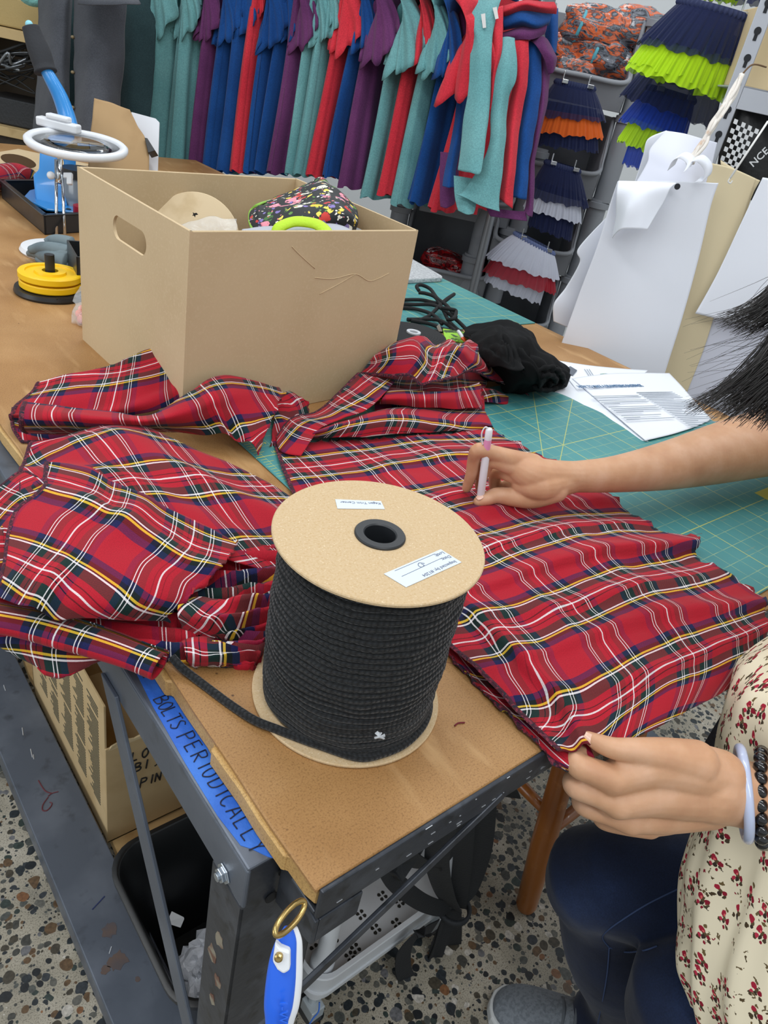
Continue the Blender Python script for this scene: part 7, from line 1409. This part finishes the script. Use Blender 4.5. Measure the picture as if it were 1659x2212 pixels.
for s, e, r0, r1 in ((SHL+V((.05, 0, 0)), PD(1990, 1650, .625), .075, .085), (SHR-V((.05, 0, 0)), PZ(1850, 900, 1.0), .075, .085)):
    mb = MB(); d_ = e-s; a0 = d_.orthogonal().normalized(); a1 = d_.normalized().cross(a0); uv = []; vs = []
    for j in range(11):
        for i in range(40): a = 2*PI*i/40; rr = r0+(r1-r0)*j/10*(1+.05*math.sin(5*a)); vs.append(s+d_*(j/10*.92)+a0*math.cos(a)*rr+a1*math.sin(a)*rr); uv.append((a*.08, d_.length*j/10))
    mb.add(vs, [(j*40+i, j*40+(i+1) % 40, (j+1)*40+(i+1) % 40, (j+1)*40+i) for j in range(10) for i in range(40)]); mb.build('sleeve', BLO, per, smooth=True, solid=.0014, uvs=uv)
# ---- jeans, shoes
def denim_mat():
    m, nt, b = newmat('dark denim'); tc = nt.nodes.new('ShaderNodeTexCoord'); n = N(nt, 'ShaderNodeTexNoise', Scale=6.0, Detail=6.0); L(nt, tc.outputs['Object'], n.inputs['Vector'])
    r = ramp(nt, [(.35, '#141d33'), (.55, '#1a2744'), (.75, '#2a3b60')]); L(nt, n.outputs['Fac'], r.inputs[0]); w_ = N(nt, 'ShaderNodeTexNoise', Scale=500.0, Detail=2.0); L(nt, tc.outputs['Object'], w_.inputs['Vector'])
    r2 = ramp(nt, [(.3, '#bdbdbd'), (.7, '#ffffff')]); L(nt, w_.outputs['Fac'], r2.inputs[0]); L(nt, mixc(nt, .6, r.outputs[0], r2.outputs[0], 'MULTIPLY'), b.inputs['Base Color']); b.inputs['Roughness'].default_value = .85; b.inputs['Specular IOR Level'].default_value = .2; b.inputs['Sheen Weight'].default_value = .15
    bp = N(nt, 'ShaderNodeBump', Strength=.3, Distance=.004); n3 = N(nt, 'ShaderNodeTexNoise', Scale=30.0, Detail=3.0); L(nt, tc.outputs['Object'], n3.inputs['Vector']); L(nt, n3.outputs['Fac'], bp.inputs['Height']); L(nt, bp.outputs[0], b.inputs['Normal']); return m
DEN = denim_mat(); mb = MB()
caps(mb, [(PEL+V((-.09, 0, 0)), .115), (PEL, .13), (PEL+V((.07, .03, 0)), .115)])
caps(mb, [(HPR, .105), (HPR*.5+KNR*.5, .092), (KNR, .072), (KNR*.9+ANR*.1+V((.02, -.005, -.02)), .076), (KNR*.55+ANR*.45+FR*.03, .086), (ANR+V((0, 0, .06))+FR*.015, .062), (ANR+FR*.01-UP*.02, .058)], 24)
caps(mb, [(HPL, .1), (HPL*.5+KNL*.5, .09), (KNL, .082), (KNL*.9+ANL*.1, .082), (KNL*.55+ANL*.45, .074), (ANL+V((0, 0, .03)), .05), (ANL, .05)], 24)
jn = remesh(mb, 'jeans', DEN, per, .005, 6)
SEAM = M('denim seam', '#33456b', .8)
from mathutils.bvhtree import BVHTree
tree = BVHTree.FromPolygons([jn.matrix_world @ v.co if False else v.co.copy() for v in jn.data.vertices], [tuple(p.vertices) for p in jn.data.polygons])
for ln in ([(1470, 1918), (1400, 1952), (1345, 1986), (1312, 2010), (1302, 2026), (1316, 2046)], [(1316, 2046), (1312, 2100), (1304, 2150), (1296, 2190), (1288, 2230)], [(1316, 2046), (1350, 2056), (1390, 2054), (1420, 2044)]):
    hits = []
    for x, y in ln:
        h = tree.ray_cast(CAM, ray(x, y).normalized()); 
        if h[0]: hits.append(h[0]+h[1]*.0004)
    if len(hits) > 1:
        mb = MB(); mb.tube(spline(hits, 8), .0011, 6); mb.build('seam', SEAM, per, smooth=True)
SHK = M('grey knit shoe', '#7f868e', .8, spots=('#6d747c', 160, .45, .6), bump=(260, .6, .002)); SOL = M('white shoe sole', '#cfd2d3', .6)
def shoe(an, toe):
    d = V((toe.x-an.x, toe.y-an.y, 0)); ln = .255; d.normalize(); s = V((d.y, -d.x, 0)); heel = V((toe.x, toe.y, 0))-d*ln; t_ = None
    def ring(u, w_, zt, zb): c = heel+d*(ln*u); return [c+s*math.cos(a)*w_*(1 if math.sin(a) < .3 else 1-.25*math.sin(a))+UP*(zb+(zt-zb)*(.5+.5*math.sin(a))) for a in [2*PI*i/24 for i in range(24)]]
    ups = [(.0, .012, .055, .02), (.03, .028, .085, .016), (.12, .034, .105, .016), (.25, .036, .11, .016), (.4, .038, .1, .016), (.55, .041, .085, .016), (.7, .045, .07, .016), (.83, .044, .058, .016), (.93, .036, .046, .016), (.985, .02, .036, .018), (1.0, .006, .028, .02)]
    mb = MB(); R_ = [ring(*q) for q in ups]; mb.add([p for r in R_ for p in r], [(j*24+i, j*24+(i+1) % 24, (j+1)*24+(i+1) % 24, (j+1)*24+i) for j in range(len(R_)-1) for i in range(24)]+[tuple(range(24))[::-1], tuple((len(R_)-1)*24+i for i in range(24))]); mb.build('shoe', SHK, per, smooth=True, subd=1)
    mb = MB(); out = []
    for u, w_ in ((-.01, .012), (.03, .031), (.12, .037), (.3, .037), (.5, .041), (.7, .049), (.83, .048), (.94, .04), (1.0, .024), (1.02, .006)): out.append((heel+d*(ln*u), w_))
    poly = [c+s*w_ for c, w_ in out]+[c-s*w_ for c, w_ in out[::-1]]; mb.prism(poly, UP*.024); mb.build('shoe_sole', SOL, per, bevel=.004, smooth=False)
    mb = MB()
    for k in range(4):
        c = heel+d*ln*(.5+.07*k)+UP*(.094-.012*k); mb.tube(spline([c-s*.026-UP*.012, c+UP*.001, c+s*.026-UP*.012], 4), .003, 8)
    mb.build('shoe_lace', M('grey lace', '#5f656c', .8), per, smooth=True)
TOE = PZ(1062, 2172, .015); shoe(TOE+FR*.2-FB*.03, TOE); shoe(V((.62, -.36, 0)), V((.55, -.22, 0)))
# ---- bangle and beads on the wrist
BAN = M('pale lavender jade', '#b9c3de', .25, coat=.5, sss=.2); BEAD = M('polished black bead', '#0c0c0e', .08, coat=.6)
e1 = (R1+R0*.06).normalized(); e2 = (-R2-R0*.35).normalized(); e2 = (e2-e1*e2.dot(e1)).normalized()
bc = PD(1606, 1713, .694); rb = .0405; mb = MB(); mb.tube([bc+e1*math.cos(a)*rb+e2*math.sin(a)*rb*.92 for a in [2*PI*i/64 for i in range(64)]], .0047, 14, closed=True); mb.build('bangle', BAN, per, smooth=True)
e2b = (-R2-R0*.55).normalized(); e1b = (R1+R0*.02).normalized(); e2b = (e2b-e1b*e2b.dot(e1b)).normalized(); bc2 = PD(1646, 1722, .699); rb = .0415
for i in range(22):
    a = 2*PI*i/22; mb = MB(); mb.sphere(bc2+e1b*math.cos(a)*rb+e2b*math.sin(a)*rb*.92, .0064, 16, 12); mb.build('bracelet_bead', BEAD, per, smooth=True)
# ---- hair
HAIR = M('dark brown hair', '#1f1a19', .38, spec=.6); random.seed(77); mb = MB()
def strand(pts, r, n=3, k=4): q = spline(pts, k); m_ = len(q); mb.tube(q, [r*(1-.75*(i/(m_-1))**2) for i in range(m_)], n, caps=False)
for i in range(520):                             # lower lock, tips to the left
    u = random.random(); t = random.random()**.7; d = .70+random.uniform(-.025, .035)
    sh_k = random.random()**2*.55; tip = (1478+190*u+random.uniform(-14, 14)+120*sh_k, 872+52*u+random.uniform(-10, 22)-60*sh_k); m2 = (1600+105*u+random.uniform(-8, 8), 800+88*u+random.uniform(-14, 14)); m1 = (1690+90*u, 690+170*u+random.uniform(-16, 16))
    strand([HEAD+V((random.uniform(-.05, .05), random.uniform(-.02, .06), .07)), PD(1830+60*u, 520+120*u, d+.01), PD(*m1, d), PD(*m2, d), PD(tip[0], tip[1], d-.005)], random.uniform(.0005, .0009))
for i in range(220):                             # upper lock
    sh_k = random.random()**2*.6; u = random.random(); d = .72+random.uniform(-.02, .03); tip = (1540+70*u+random.uniform(-12, 12)+90*sh_k, 692+34*u+random.uniform(-16, 14)-36*sh_k)
    strand([HEAD+V((random.uniform(-.05, .05), random.uniform(-.02, .06), .08)), PD(1820, 430+70*u, d+.01), PD(1715+10*u, 556+95*u+random.uniform(-12, 12), d), PD(1640+20*u, 640+60*u+random.uniform(-12, 12), d), PD(tip[0], tip[1], d-.005)], random.uniform(.0005, .0008))
for i in range(70):                              # loose flyaway strands
    d = .7+random.uniform(-.03, .03); y = random.uniform(640, 900); tip = (random.uniform(1470, 1640), y+random.uniform(-10, 50)+max(0, 0)); strand([PD(1850, y-220, d), PD(1730, y-90, d), PD(1660, y-30+random.uniform(-20, 20), d), PD(tip[0], min(tip[1], 935), d)], .00035)
for i in range(260):                             # cap of hair over the head
    a = random.uniform(0, 2*PI); b_ = random.uniform(0, 1.3); top = HEAD+V((0, -.01, .015))
    pts = [top+(fu*math.cos(q)-fw*.15+(sd_*math.cos(a)+fw*-abs(math.sin(a)))*math.sin(q)*.8).normalized()*.118 for q in (0, b_*.5+.2, b_+.5, b_+1.0)]
    strand(pts+[pts[-1]-UP*.12-fw*.02], .0028, 5)
mb.build('hair', HAIR, per, smooth=True)
# ================================================================ the pen
pb_, pt_ = PZ(1036, 1088, T+.0135), PZ(1057, 926, T+.125); ax_p = (pt_-pb_).normalized(); ln = (pt_-pb_).length; pen = thing('marking_pen', 'white marking pen with a pink band held upright in the far hand', 'pen', pb_)
PENW = M('white pen plastic', '#e3e4ea', .3); mb = MB(); mb.lathe([(0, .012), (.0046, .012), (.005, .014), (.005, ln*.72), (.0046, ln*.73), (.0046, ln*.74), (0, ln*.74)], pb_, ax_p, 28); mb.build('barrel', PENW, pen, smooth=True, ang=40)
mb = MB(); mb.lathe([(0, ln*.74), (.0043, ln*.74), (.0046, ln*.80), (.0046, ln*.87), (0, ln*.87)], pb_, ax_p, 28); mb.build('pink_band', M('pink plastic', '#e79ac4', .4), pen, smooth=True, ang=40)
mb = MB(); mb.lathe([(0, ln*.87), (.0046, ln*.87), (.0044, ln*.985), (.0032, ln), (0, ln)], pb_, ax_p, 28); cap = mb.build('cap', PENW, pen, smooth=True, ang=40)
mb = MB(); mb.tube(spline([pb_+ax_p*ln*.99, pb_+ax_p*ln*1.02-R0*.005, pb_+ax_p*ln*.95-R0*.0085, pb_+ax_p*ln*.86-R0*.0075, pb_+ax_p*ln*.8-R0*.0055], 5), .0009, 8); mb.build('clip', PENW, pen, smooth=True)
mb = MB(); mb.lathe([(0, .001), (.0018, .001), (.0042, .009), (.0045, .0125), (0, .0125)], pb_, ax_p, 20); mb.build('tip', M('plum pen tip', '#7d3a63', .4), pen, smooth=True, ang=40)
mb = MB(); q = pb_+ax_p*ln*.3
for k in range(9): mb.obox(q+ax_p*k*.0028-R2*.00505-R0*.0006, ax_p*.0014, R0*.0012, R2*.0003)
mb.build('print', INKB, pen)
